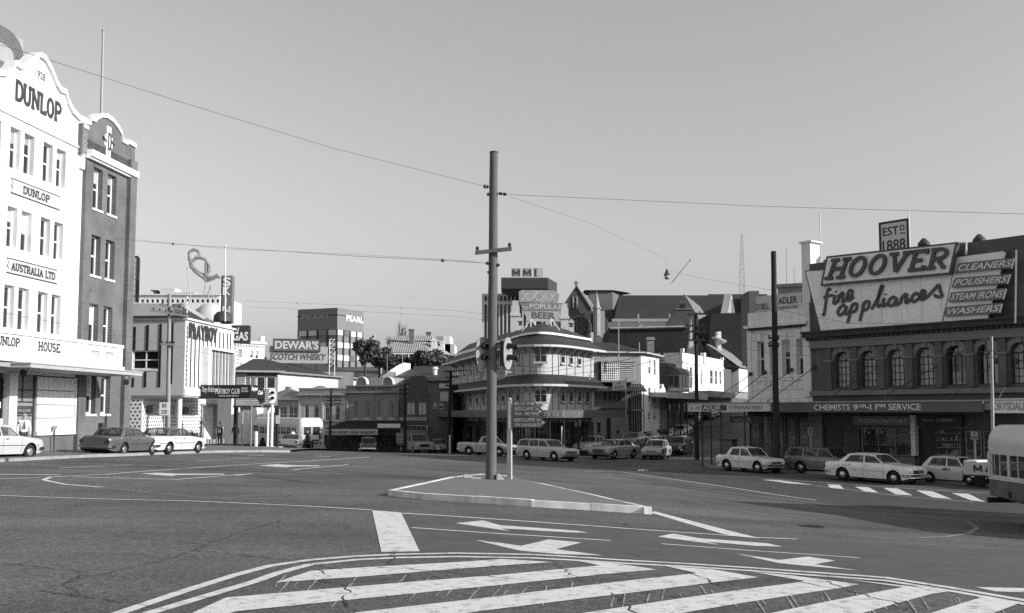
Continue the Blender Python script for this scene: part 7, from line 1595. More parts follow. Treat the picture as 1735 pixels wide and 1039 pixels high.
def car_parts(kind):
 """list of (name, mesh, material key, sub-parts); built once for each body type"""
 if kind in CARMESH:return CARMESH[kind]
 S=SPEC[kind];L,W,sill=S['L'],S['W'],S['sill'];xf=L/2-S['fo'];xr=xf-S['wb'];wr=S.get('wr',.32);ra=wr+.07;top=S['top'];parts=[]
 xs=sorted({round(-L/2+L*k/44,4)for k in range(45)}|{round(c+ra*s,4)for c in (xf,xr)for s in (-1,-.96,-.86,-.7,-.5,-.25,0,.25,.5,.7,.86,.96,1)})
 xs=[x for x in xs if -L/2<=x<=L/2]
 def zlo(x):
  z=sill
  d=abs(x)-(L/2-.35)
  if d>0:z=sill+.10*(d/.35)**1.5
  for c in (xf,xr):
   if abs(x-c)<ra:z=max(z,wr+math.sqrt(max(ra*ra-(x-c)**2,0)))
  return z
 rd=S.get('round',0)
 def hw(x):
  d=max(0,abs(x)-(L/2-.55))/.55;k=(.30 if rd else .09)*d**2+(.05 if not rd else .12)*max(0,(abs(x)-(L/2-.12))/.12)**2
  return W/2*(1-k)
 def sect(x):
  zt=lerp_prof(top,x);zl=zlo(x);h=zt-zl;w=hw(x);zb=sill;H=zt-zb
  rows=[]
  for f,y in ((0,.93),(.3,.985),(.55,1.0),(.78,.99),(.92,.965),(1.0,.91)):
   z=zl+h*f;g=(z-zb)/max(H,.01);yy=.93+.07*math.sin(min(g,1)*1.9)if f<.9 else y
   rows.append((w*yy,z))
  cr_=.05 if not rd else .12
  rows+=[(w*.68,zt+cr_*.5),(w*.34,zt+cr_*.85),(0,zt+cr_)]
  return rows
 def side(x,z):
  zt=lerp_prof(top,x);g=(z-sill)/max(zt-sill,.01);return hw(x)*(.93+.07*math.sin(min(g,1)*1.9))
 mb=MB();R_=[sect(x)for x in xs];n=len(R_[0]);vs_=[]
 for x,r in zip(xs,R_):vs_+=[(x,y,z)for y,z in r]+[(x,-y,z)for y,z in r[-2::-1]]
 m=2*n-1;fs=[(i*m+k,i*m+k+1,(i+1)*m+k+1,(i+1)*m+k)for i in range(len(xs)-1)for k in range(m-1)]
 fs+=[tuple(range(m)),tuple((len(xs)-1)*m+k for k in range(m))];mb.add(vs_,fs);parts.append(('body',mb.mesh('body',smooth=38),'paint',[]))
 mb=MB();mb.box(-L/2+.25,L/2-.25,-W/2+.24,W/2-.24,.19,.62);parts.append(('chassis',mb.mesh('chassis'),under,[]))
 # greenhouse
 A0,A1,C1,C0=S['roof'];zr=S['zr'];zb=lambda x:lerp_prof(top,x)+.0;wb_,wt=W/2*.90,W/2*.74;
 mb=MB();k=10;sec=[]
 for i in range(k+1):
  x=A1+.03+(C1-.05-A1)*i/k;e=4*(i/k)*(1-i/k);z=zr-.035+.035*e
  if rd:z=zr-.09+.09*e**.6
  sec.append([(x,wt+.03,z-.055),(x,wt+.02,z-.025),(x,wt*.85,z),(x,wt*.45,z+.018),(x,0,z+.022)])
 vs_=[]
 for s in sec:vs_+=s+[(p[0],-p[1],p[2])for p in s[-2::-1]]
 m=9;mb.add(vs_,[(i*m+q,i*m+q+1,(i+1)*m+q+1,(i+1)*m+q)for i in range(k)for q in range(m-1)]);lo=[(v[0],v[1]*.97,v[2]-.05)for v in vs_];mb.add(lo,[(i*m+q,i*m+q+1,(i+1)*m+q+1,(i+1)*m+q)for i in range(k)for q in range(m-1)])
 for j in (0,m-1):mb.add([vs_[i*m+j]for i in range(k+1)]+[lo[i*m+j]for i in range(k+1)],[(i,i+1,k+2+i,k+1+i)for i in range(k)])
 for i in (0,k):mb.add([vs_[i*m+q]for q in range(m)]+[lo[i*m+q]for q in range(m)],[(q,q+1,m+q+1,m+q)for q in range(m-1)])
 def pillar(x0,x1,wx0,wx1):
  for s in (1,-1):
   b=zb(x0)-.03;mb.hexa([(x0-wx0/2,s*wb_,b),(x0+wx0/2,s*wb_,b),(x0+wx0/2,s*(wb_-.06),b),(x0-wx0/2,s*(wb_-.06),b),(x1-wx1/2,s*(wt+.02),zr-.07),(x1+wx1/2,s*(wt+.02),zr-.07),(x1+wx1/2,s*(wt-.04),zr-.07),(x1-wx1/2,s*(wt-.04),zr-.07)])
 pillar(A0,A1,.06,.05)
 for b in S['bp']:pillar(b,b-.03,.07,.05)
 if S.get('wagon'):pillar(C0+.02,C1+.03,.09,.08)
 elif S.get('beetle'):pillar(C0+.25,C1+.05,.5,.3)
 else:pillar(C0+.15,C1+.04,.30 if not S.get('boxy')else .34,.18)
 parts.append(('roof',mb.mesh('roof',smooth=45),'roof',[]))
 def glassq(name,pts):g=MB();g.add(pts,[(0,1,2,3)]);parts.append((name,g.mesh(name),carglass,[]))
 for nm,x0,x1,s in (('windscreen',A0,A1,1),('rear_window',C0,C1,-1)):
  g=MB();vs_=[]
  for j in range(7):
   t=-1+j/3;bow=.09*(1-t*t)*s;vs_+=[(x0+bow,t*(wb_-.04),zb(x0)-.02),(x1+bow*.6,t*(wt-.02),zr-.06)]
  g.add(vs_,[(2*j,2*j+2,2*j+3,2*j+1)for j in range(6)]);me=g.mesh(nm,smooth='all');sub=MB();sub.ptube([vs_[0]]+[vs_[2*j]for j in range(1,7)],.012,5);sub.ptube([vs_[1]]+[vs_[2*j+1]for j in range(1,7)],.012,5);parts.append((nm,me,carglass,[('trim',sub.mesh('trim'),chrome)]))
 edges=[A0-.02]+list(S['bp'])+[C0+(.1 if S.get('wagon')else .28)];tops=[A1-.02]+[b-.03 for b in S['bp']]+[C1+.12]
 for s in (1,-1):
  for i in range(len(edges)-1):
   glassq('side_window',[(edges[i],s*(wb_-.02),zb(edges[i])-.02),(edges[i+1],s*(wb_-.02),zb(edges[i+1])-.02),(tops[i+1],s*(wt-.01),zr-.07),(tops[i],s*(wt-.01),zr-.07)])
 # seats and wheel inside
 for x,w in ((.1,.95),(-.75,1.2)):
  if S.get('ute')and x<0:continue
  mb=MB();mb.box(x-.45,x+.1,-w*W/4,w*W/4,.45,.62);mb.box(x-.55,x-.38,-w*W/4,w*W/4,.5,1.08);parts.append(('seat',mb.mesh('seat'),interiorm,[]))
 mb=MB();mb.ptube([(A0-.42+.05*math.sin(t),W*.19*-1+.17*math.cos(t),.98+.15*math.sin(t))for t in [2*math.pi*k/12 for k in range(12)]],.014,4,True);parts.append(('steering_wheel',mb.mesh('steering_wheel'),black,[]))
 # wheels
 for c in (xf,xr):
  for s in (1,-1):
   y=s*(W/2-.12);mb=MB();prof=[(wr*.6,-.085),(wr*.9,-.09),(wr,-.06),(wr,.06),(wr*.9,.09),(wr*.6,.085)];mb.lathe([(r,h*1.0)for r,h in prof],(c,y,wr),'y',22);me=mb.mesh('tyre',smooth=50)
   hb=MB();sg=s;hb.lathe([(wr*.62,.07*sg),(wr*.60,.085*sg),(wr*.5,.08*sg),(wr*.42,.10*sg),(wr*.15,.115*sg),(0,.118*sg)],(c,y,wr),'y',18);parts.append(('wheel',me,rubber,[('hub_cap',hb.mesh('hub_cap',smooth=40),hubm)]))
 # bumpers
 if not rd:hF,hR=.46,.48
 else:hF,hR=.40,.42
 for s,hz_ in ((1,hF),(-1,hR)):
  mb=MB();xe=s*(L/2+.05);pts=[(xe-s*.42,W/2*1.0,hz_),(xe-s*.12,W/2*.99,hz_),(xe,W/2*.85,hz_),(xe+s*.03,0,hz_),(xe,-W/2*.85,hz_),(xe-s*.12,-W/2*.99,hz_),(xe-s*.42,-W/2*1.0,hz_)]
  for (x0,y0,z0),(x1,y1,z1)in zip(pts,pts[1:]):
   d=Vector((x1-x0,y1-y0,0)).normalized();q=Vector((d.y,-d.x,0))*.03;mb.hexa([(x0-q.x,y0-q.y,z0-.055),(x1-q.x,y1-q.y,z0-.055),(x1+q.x,y1+q.y,z0-.055),(x0+q.x,y0+q.y,z0-.055),(x0-q.x,y0-q.y,z0+.055),(x1-q.x,y1-q.y,z0+.055),(x1+q.x,y1+q.y,z0+.055),(x0+q.x,y0+q.y,z0+.055)])
  pl_=MB();pl_.box(min(xe+s*.035,xe+s*.05),max(xe+s*.035,xe+s*.05),-.2,.2,hz_-.06,hz_+.05);parts.append(('bumper',mb.mesh('bumper'),chrome,[('number_plate',pl_.mesh('number_plate'),platem)]))
 # face
 xF=L/2;zN=lerp_prof(top,L/2-.02);zl_=.60 if not rd else .62;lr=.085
 if kind!='beetle':
  mb=MB();gw=W/2*(.55 if not rd else .34);z0,z1=.54,min(zN-.06,.72);mb.box(xF-.02,xF+.012,-gw,gw,z0,z1);sub=MB()
  for k in range(5):z=z0+(z1-z0)*(k+.5)/5;sub.box(xF+.012,xF+.026,-gw,gw,z-.008,z+.008)
  parts.append(('grille',mb.mesh('grille'),charcoal,[('grille_bars',sub.mesh('grille_bars'),chrome)]))
 for s in (1,-1):
  for q in range(S['lamps']):
   y=s*(W/2*.78-q*.19);x=xF-(.02 if not rd else .16);mb=MB();mb.lathe([(lr+.015,-.06),(lr+.015,.02),(lr,.03),(lr*.7,.045),(0,.05)],(x,y,(z0+z1)/2+.01 if not rd else .68),'x',16);parts.append(('headlight',mb.mesh('headlight',smooth=40),lampm,[]))
  y=s*W/2*.78;xR=-L/2;mb=MB();zt_=lerp_prof(top,-L/2+.03);mb.box(xR-.02-(0 if not rd else -.1),xR+.08,y-.1,y+.1,zt_-.26,zt_-.1);parts.append(('tail_lamp',mb.mesh('tail_lamp'),tailm,[]))
 # seams, handles, side trim
 for s in (1,-1):
  for x in ([A0+.02]+list(S['bp'])[:1]+([C0+.45]if kind not in ('mini','ute','beetle')else []))if S['bp']else [A0+.02,C0-.05]:
   mb=MB();zz=[sill+.03+(zb(x)-.05-sill)*k/6 for k in range(7)];vs_=[]
   for z in zz:vs_+=[(x-.006,s*(side(x,z)+.003),z),(x+.006,s*(side(x,z)+.003),z)]
   mb.add(vs_,[(2*k,2*k+1,2*k+3,2*k+2)for k in range(6)]);parts.append(('door_seam',mb.mesh('door_seam'),black,[]))
  for x in ([-.0]if S['bp']else [])+([C0+.62]if kind not in ('mini','ute','beetle')else []):
   z=zb(x)-.13;mb=MB();y=s*(side(x,z)+.01);mb.box(x-.0,x+.16,min(y,y+s*.025),max(y,y+s*.025),z,z+.03);parts.append(('door_handle',mb.mesh('door_handle'),chrome,[]))
  mb=MB();z=.60;X=[-L/2+.35+(L-.7)*k/24 for k in range(25)];vs_=[]
  if not rd and kind!='mini':
   for x in X:y=s*(side(x,z)+.006);vs_+=[(x,y,z-.012),(x,y,z+.012)]
   mb.add(vs_,[(2*k,2*k+2,2*k+3,2*k+1)for k in range(24)if not any(abs((X[k]+X[k+1])/2-c)<ra and z<wr+ra for c in (xf,xr))or z>wr+ra-.06]);parts.append(('side_trim',mb.mesh('side_trim'),chrome,[]))
  mb=MB();x=A0+.15;mb.box(x,x+.05,s*(W/2-.02)-.05,s*(W/2-.02)+.05,zb(x)+.04,zb(x)+.12);parts.append(('wing_mirror',mb.mesh('wing_mirror'),chrome,[]))if s==-1 else None
 if S.get('ute'):
  mb=MB();mb.box(C0-1.75,C0-.12,-W/2+.16,W/2-.16,.95,1.0);parts.append(('tray_cover',mb.mesh('tray_cover'),'paint',[]))
 if S.get('round')and not S.get('beetle'):
  for s in (1,-1):
   for c in (xf,xr):mb=MB();mb.ptube([(c+(ra+.02)*math.cos(R(t)),s*(hw(c)*.985),wr+(ra+.02)*math.sin(R(t)))for t in range(0,181,15)],.03,6);parts.append(('wheel_arch',mb.mesh('wheel_arch',smooth=True),'paint',[]))
 if S.get('beetle'):
  for s in (1,-1):
   for c in (xf,xr):mb=MB();mb.lathe([(ra+.08,-.16),(ra+.1,0),(ra+.05,.12),(ra-.02,.14)],(c,s*(W/2-.17),wr),'y',20);parts.append(('mudguard',mb.mesh('mudguard',smooth='all'),'paint',[]))
 CARMESH[kind]=parts;return parts
def car(kind,label,px,py,rz,g,roof=None,cat='car',group=None,name=None,Y=None):
 p=ground(px,py)if Y is None else plan(px,Y,py);root=thing(name or 'parked_car',label,cat,(p.x,p.y,gz(p.x,p.y)+.004),R(rz),group)
 f=Vector((math.cos(R(rz)),math.sin(R(rz))));l=Vector((-f.y,f.x));s=1.2
 pit=math.atan2(gz(*(p+f*s))-gz(*(p-f*s)),2*s);rol=math.atan2(gz(*(p+l*.7))-gz(*(p-l*.7)),1.4);root.rotation_euler=(rol,-pit,R(rz))
 pm=paintm(g);rm=paintm(roof)if roof else pm
 def put(nm,me,m,par):
  o=bpy.data.objects.new(nm,me);col.objects.link(o);o.parent=par
  m=pm if m=='paint' else rm if m=='roof' else m
  if not me.materials:me.materials.append(m)
  o.material_slots[0].link='OBJECT';o.material_slots[0].material=m;return o
 for nm,me,m,subs in car_parts(kind):
  o=put(nm,me,m,root)
  for sn,sm,mm in subs:put(sn,sm,mm,o)
 return root
G1,G2='cars parked uphill','cars at the junction'
merc=car('merc','pale sedan with roof sign parked before the white office block',-25,776,77,.5,Y=40.3,name='parked_car')
_p=merc.location;mb=MB();mb.box(-.55,.42,-.35,.35,1.45,1.66);o=mb.build('roof_sign',white2,merc,local=True)
car('valiant','dark sedan seen from behind at the kerb before the brick bay',205,771.5,80,.10)
car('valiant','two-tone white car with dark roof parked ahead of the dark sedan',285,768.5,74,.62,.08)
tx=car('sedan60','grey taxi with white roof lamp waiting behind the bus',495,765.5,93,.24,Y=88,name='taxi',cat='taxi');mb=MB();mb.lathe([(.2,0),(.19,.12),(.12,.2),(0,.22)],(-.1,0,1.44),seg=12);mb.build('roof_lamp',white2,tx,smooth=True,local=True)
car('beetle','dark rounded beetle-shaped car seen from behind by the shops',623,767.5,100,.05,Y=95,group=G2,name='rounded_car')
car('compact','pale car half hidden behind the light truck',744,766.5,-75,.3,Y=97,group=G2)
car('ute','grey utility with open tray passing behind the timber pole',826,770.5,-28,.38,Y=78,group=G2,cat='utility',name='utility')
car('wagon','light grey station wagon in front of the rounded hotel corner',927,778.5,-47,.52,Y=70,group=G2,name='station_wagon')
car('saloon50','old rounded pale sedan nosing out beside the hotel',1003,769.5,-122,.5,Y=83,group=G2)
car('sedan60','grey sedan with twin lamps turning left of the small sedan',1042,774,-126,.34,Y=75,group=G2)
car('compact','small grey sedan facing the junction, nearest the corner awning',1113,777.5,-110,.46,Y=75,group=G2)
car('wagon','dark station wagon behind the small grey sedan',1148,771,-112,.08,.2,Y=82,group=G2,name='station_wagon')
car('sedan60','lowest of the cars parked up the hill, dark grey',1074,754,-114,.3,Y=98,group=G1)
car('compact','pale car second in the row parked up the hill',1101,745.5,-115,.5,Y=104,group=G1)
car('wagon','dark wagon third in the row parked up the hill',1127,740,-116,.22,Y=109,group=G1,name='station_wagon')
car('sedan60','white-flanked sedan highest in the row parked up the hill',1153,735.5,-116,.66,Y=115,group=G1)
car('wagon','pale van-like wagon beyond the top of the row parked up the hill',1172,729,-116,.4,Y=121,group=G1,name='station_wagon')
car('compact','dark sedan climbing the hill beyond the bristling pole',1204,716,63,.2,Y=126,group=G1,name='moving_car')
car('compact','pale small sedan pulling out under the typewriter awning',1270,799.5,-58,.72,name='parked_car')
car('wagon','grey station wagon at the kerb behind the white sedan',1402,803,-50,.17,name='station_wagon')
car('sedan60','gleaming white sedan in front of the chemist shop',1482,816.5,-51,.82,name='white_sedan')
mini=car('mini','tiny pale car with lettered door before the chemist doorway',1618,819,-50,.6,name='small_car')
FM_=Fr((-.4,-.72),(.45,-.72));lettering(mini,FM_,'Mini',(.12,.5,.66,.78),.0,charcoal,.02,.2).location=(0,0,0)
for c_ in mini.children:
 if c_.name.startswith('lettering'):
  me=c_.data
  for v in me.vertices:v.co=v.co+Vector(mini.location)  # back to the car's own space
# ---- delivery truck with stake tray
def truck(label,px,py,rz,g,name='flat_truck',Y=97):
 p=plan(px,Y,py);root=thing(name,label,'truck',(p.x,p.y,gz(p.x,p.y)),R(rz));pm=paintm(g)
 def part(nm,mb,m,par=root,sm=False):return mb.build(nm,m,par,smooth=sm,local=True)
 mb=MB();prof=[(2.35,.45),(2.35,1.0),(2.2,1.12),(1.15,1.22),(1.05,1.24),(-.25,1.24),(-.25,.45)]
 mb.prism([(x,-.9,z)for x,z in prof],(0,1.8,0));part('cab_body',mb,pm)
 mb=MB();mb.hexa([(1.0,-.85,1.24),(1.0,.85,1.24),(-.22,.85,1.24),(-.22,-.85,1.24),(.55,-.72,1.82),(.55,.72,1.82),(-.18,.72,1.82),(-.18,-.72,1.82)]);part('windscreen_glass',mb,carglass)
 mb=MB();mb.box(-.22,.6,-.76,.76,1.82,1.89)
 for s in (1,-1):
  for x0,x1 in ((1.0,.57),(.32,.25),(-.2,-.17)):mb.tube((x0,s*.84,1.24),(x1,s*.72,1.84),.035,seg=5)
 part('cab_roof',mb,pm)
 mb=MB();mb.box(2.35,2.37,-.45,.45,.72,.98);part('grille',mb,black)
 for s in (1,-1):
  for q in (0,.2):mb=MB();mb.lathe([(.1,-.03),(.1,.02),(.08,.04),(0,.05)],(2.35,s*(.78-q),.86),'x',14);part('headlight',mb,lampm,sm=True)
 mb=MB();mb.box(2.38,2.46,-.92,.92,.48,.62);part('bumper',mb,pm)
 mb=MB();mb.box(-3.2,-.4,-1.0,1.0,.78,.92);part('tray',mb,timber)
 for s in (1,-1):
  for k in range(6):mb=MB();x=-3.15+k*.54;mb.box(x,x+.07,s*.98-.03,s*.98+.03,.92,1.95);part('stake',mb,pale)
  for k in range(4):mb=MB();z=1.05+k*.25;mb.box(-3.2,-.4,s*1.02-.02,s*1.02+.02,z,z+.12);part('side_rail',mb,greyr)
 mb=MB();mb.box(-.55,-.47,-1.0,1.0,.92,2.25);part('headboard',mb,midr)
 mb=MB();mb.box(-2.6,-.7,-.85,.85,.93,2.45);part('covered_load',mb,darkr)
 for c in (1.5,-2.0):
  for s in (1,-1):mb=MB();mb.lathe([(.22,-.1),(.36,-.11),(.4,-.07),(.4,.07),(.36,.11),(.22,.1)],(c,s*.82,.4),'y',18);o=part('wheel',mb,rubber,sm=50);mb=MB();mb.lathe([(.24,.05*s),(.22,.1*s),(0,.11*s)],(c,s*.82,.4),'y',14);mb.build('hub_cap',greyr,o,local=True)
 mb=MB();mb.box(-3.0,2.2,-.45,.45,.4,.75);part('chassis',mb,under)
truck('pale truck with stake-sided tray parked at the far shops',706,767,-66,.4)
# ---- buses
def bus(name,label,p,rz,L,upper,lower,H=2.95,face='rear',lowm=None):
 root=thing(name,label,'bus',(p.x,p.y,gz(p.x,p.y)),R(rz));W=2.45
 def part(nm,mb,m,par=root,sm=False):return mb.build(nm,m,par,smooth=sm,local=True)
 zb0,zbelt,zw1=.42,1.35,2.15
 def ring(x,z0,z1,inset):return x
 # origin is the rear bottom centre of the bus; x runs forward
 def shell(z0,z1,nm,m,grow=0.0):
  mb=MB();cs=.35;k=6;out=[]
  for cx,cy,t0 in ((L-cs,W/2-cs,0),(cs,W/2-cs,90),(cs,-W/2+cs,180),(L-cs,-W/2+cs,270)):
   for q in range(k+1):t=R(t0+90*q/k);out.append((cx+(cs+grow)*math.cos(t),cy+(cs+grow)*math.sin(t)))
  n=len(out);
  def zlow(x):return z0+(max(0,(1.6-x))*.38 if z0<.6 else 0)
  mb.add([(x,y,zlow(x))for x,y in out]+[(x,y,z1)for x,y in out],[(i,(i+1)%n,n+(i+1)%n,n+i)for i in range(n)]+[tuple(range(n-1,-1,-1)),tuple(range(n,2*n))]);return part(nm,mb,m,sm=40),out
 if lowm:shell(zb0,.88,'skirt_panel',lowm,.002)
 shell(zb0 if not lowm else .881,zbelt,'lower_body',lower);_,out=shell(zw1,zw1+.2,'cant_panel',upper)
 shell(zbelt,zbelt+.08,'waist_rail',upper,.02)
 mb=MB();k=7;pts=[];n=len(out)
 for q in range(k+1):t=R(90*q/k);sc_=1-.28*(1-math.cos(t));z=zw1+.2+(H-zw1-.2)*math.sin(t);pts+=[((x-L/2)*(1-.05*(1-math.cos(t)))+L/2,y*sc_,z)for x,y in out]
 mb.add(pts,[(q*n+i,q*n+(i+1)%n,(q+1)*n+(i+1)%n,(q+1)*n+i)for q in range(k)for i in range(n)]+[tuple(k*n+i for i in range(n))]);part('roof',mb,upper,sm='all')
 nw=int((L-.9)/1.05)
 for s in (1,-1):
  for i in range(nw):
   x0=.42+i*(L-.8)/nw;x1=x0+(L-.8)/nw;mb=MB();y=s*(W/2)
   for a,b_,c,d in ((x0,x0+.07,zbelt+.08,zw1),(x1-.07,x1,zbelt+.08,zw1),(x0+.07,x1-.07,zw1-.06,zw1),(x0+.07,x1-.07,zbelt+.081,zbelt+.13),((x0+x1)/2-.015,(x0+x1)/2+.015,zbelt+.13,zw1-.06)):mb.box(a,b_,min(y-s*.05,y),max(y-s*.05,y),c,d)
   o=part('window',mb,upper);mb=MB();mb.add([(x0,y-s*.03,zbelt+.08),(x1,y-s*.03,zbelt+.08),(x1,y-s*.03,zw1),(x0,y-s*.03,zw1)],[(0,1,2,3)]);mb.build('pane',carglass,o,local=True)
   mb=MB();mb.box(x0+.3,x0+.4,s*.35 if s>0 else -1.05,1.05 if s>0 else -.35,1.0,1.62);part('seat',mb,interiorm)
 for x,s in ((.0,-1),(L,1)):
  mb=MB()
  for a,b_ in ((-W/2+.3,-W/2+.42),(W/2-.42,W/2-.3),(-.04,.04)):mb.box(min(x,x-s*.05),max(x,x-s*.05),a,b_,zbelt+.08,zw1)
  for cy in (-1,1):
   for q in range(5):t=R(90*q/4);cx=(.35-.33*math.cos(t))if s<0 else (L-.35+.33*math.cos(t));yy=cy*(W/2-.35+.33*math.sin(t));mb.tube((cx,yy,zbelt+.08),(cx,yy,zw1),.05,seg=5)
  o=part('end_window',mb,upper);mb=MB();mb.box(min(x-s*.03,x-s*.04),max(x-s*.03,x-s*.04),-W/2+.35,W/2-.35,zbelt+.08,zw1);mb.build('pane',carglass,o,local=True)
  for cy in (-1,1):mb=MB();mb.lathe([(.09,-.02),(.09,.02),(.06,.03),(0,.03)],(x+s*.01,cy*.95,.95),'x',12);part('lamp',mb,tailm if s<0 else lampm,sm=True)
  mb=MB();mb.box(min(x,x+s*.1),max(x,x+s*.1),-1.15,1.15,.62,.78);part('bumper',mb,charcoal if not lowm else lowm)
 for c in (2.6 if not lowm else 3.5,L-2.2):
  for s in (1,-1):mb=MB();mb.lathe([(.28,-.12),(.45,-.13),(.5,-.08),(.5,.08),(.45,.13),(.28,.12)],(c,s*1.08,.5),'y',20);o=part('wheel',mb,rubber,sm=50);mb=MB();mb.lathe([(.3,.04*s),(.28,.1*s),(.1,.14*s),(0,.14*s)],(c,s*1.08,.5),'y',14);mb.build('hub',greyr,o,local=True);mb=MB();mb.lathe([(.6,0),(0,0.001)],(c,s*(W/2+.004),.52),'y',22);part('well_shade_disc',mb,under)  # flat dark disc on the side stands in for shade round the wheel
 return root
bus('city_bus','pale single-deck bus seen from behind beside the signal cabin',plan(529,89),129,9.5,mat('bus_cream',.62,.5,.05,coat=.3),mat('bus_silver',.5,.5,.06))
rb_=bus('city_bus','two-tone bus entering at the edge before the chemist shop',Vector((15.4,30.3)),-91,9.5,mat('bus_pale',.55,.5,.06,coat=.3),mat('bus_mid',.085,.4,.08,coat=.3),lowm=mat('bus_dark',.035,.4,.1,coat=.3))
mb=MB();mb.lathe([(0,0),(.1,.0)],(1.55,-1.23,.98),'y',14);o=mb.build('fuel_flap',black,rb_,local=True)
# van with lettering behind the bus
p=ground(1716,828);vn=thing('delivery_truck','small pale delivery truck with black lettering half hidden by the bus','truck',(p.x,p.y,gz(p.x,p.y)),R(-48))
mb=MB();mb.box(-1.9,.9,-.85,.85,.62,1.22);mb.build('tray_box',mat('van_white',.55,.5,.06),vn,local=True);mb=MB();mb.box(-1.95,.95,-.9,.9,.55,.62);mb.build('bed',charcoal,vn,local=True);mb=MB();mb.box(-1.9,-1.3,-.8,.8,1.221,1.28);mb.build('cover',white2,vn,local=True)
mb=MB();mb.prism([(1.0,-.8,.5),(2.4,-.8,.5),(2.4,-.8,.95),(1.9,-.8,1.05),(1.6,-.8,1.6),(1.0,-.8,1.6)],(0,1.6,0));mb.build('cab',mat('van_white',.55),vn,local=True)
for c in (-1.2,1.8):
 for s in (1,-1):mb=MB();mb.lathe([(.15,-.08),(.28,-.09),(.31,-.05),(.31,.05),(.28,.09),(.15,.08)],(c,s*.75,.31),'y',16);mb.build('wheel',rubber,vn,smooth=50,local=True)
mb=MB();x0=-1.45
for ch in 'MAX':
 for l in GL[ch][1]:
  L_,R_=ribbon2([(x0+p[0]*.5,.76+p[1]*.32)for p in l],.09);n=len(l);mb.add([(p.x,-.856-.001*len(mb.f),p.y)for p in L_]+[(p.x,-.856-.001*len(mb.f),p.y)for p in R_],[(i,i+1,n+i+1,n+i)for i in range(n-1)])
 x0+=.55
mb.build('lettering',charcoal,vn,local=True,fix=False)

# ================================================================ POLES, SIGNALS, SIGNS, WIRES
insul=mat('porcelain',.05,.3,.2)
def pole(label,px0,py0,px1,py1,r0,r1,m=timber_d,Y=None,off=0.0,arms=(),name='utility_pole',group='timber poles'):
 p=ground(px0,py0,off)if Y is None else plan(px0,Y,py0);b=Vector((p.x,p.y,gz(p.x,p.y)+off));t=at(px1,py1,p.y);root=thing(name,label,'pole',b,0,group)
 mb=MB();n=10;pts=[];
 for k in range(n+1):q=b.lerp(t,k/n)+Vector((rnd.uniform(-1,1),rnd.uniform(-1,1),0))*.012;pts.append(q)
 pts[0]=b-Vector((0,0,.3));mb.ptube(pts,[r0+(r1-r0)*k/n for k in range(n+1)],14);mb.build('shaft',m,root,smooth=40)
 ends=[]
 for (x0,y0,x1,y1,k)in arms:
  a,c=at(x0,y0,p.y-r0-.05),at(x1,y1,p.y-r0-.05);mb=MB();mb.hexa([a+Vector((0,-.05,-.06)),c+Vector((0,-.05,-.06)),c+Vector((0,.05,-.06)),a+Vector((0,.05,-.06)),a+Vector((0,-.05,.06)),c+Vector((0,-.05,.06)),c+Vector((0,.05,.06)),a+Vector((0,.05,.06))]);arm=mb.build('crossarm',m,root)
  for q in range(k):v=a.lerp(c,(q+.5)/k if k>2 else .06+.88*q/max(k-1,1));mb=MB();mb.lathe([(.02,.05),(.05,.1),(.06,.16),(.03,.2),(0,.2)],v,seg=8);mb.build('insulator',insul,arm,smooth=True)
 return root,b,t
cp,cb,ct=pole('tall weathered timber pole standing on the traffic island',831.5,812.5,837,259,.175,.135,timber,off=.14,arms=((805,428.5,867,421.5,2),),group=None)
for x0,y0,x1,y1 in ((838,317,822,316.5),(838,327,858,329.5),(838,447,823,446),(836,462,826,461),(838,327,825,330),(840,450,846,449)):
 a,c=at(x0,y0,cb.y-.05),at(x1,y1,cb.y-.1);mb=MB();mb.tube(a,c,.02,seg=6);d=(c-a).normalized()
 for q in (0,.14):mb.tube(c-d*(q+.1),c-d*q,.055,.05,8)
 mb.build('insulator_bracket',insul,cp,smooth=40)
mb=MB();mb.tube(ct,ct+Vector((0,0,.03)),.15,seg=14);mb.build('cap',charcoal,cp)
mb=MB();mb.box(cb.x-1.1,cb.x-.3,cb.y-.1,cb.y+.3,cb.z,cb.z+.06);mb.box(cb.x-.85,cb.x-.6,cb.y-.2,cb.y+.1,cb.z+.061,cb.z+.15);tag(mb.build('timber_offcuts',pale),'short pale planks lying at the foot of the timber pole','planks')
mb=MB();mb.prism([(cb.x+.2,cb.y-.2,cb.z),(cb.x+.42,cb.y-.2,cb.z),(cb.x+.25,cb.y-.2,cb.z+.2)],(0,.2,0));tag(mb.build('wedge_block',pale),'small pale wedge block beside the timber pole foot','block')
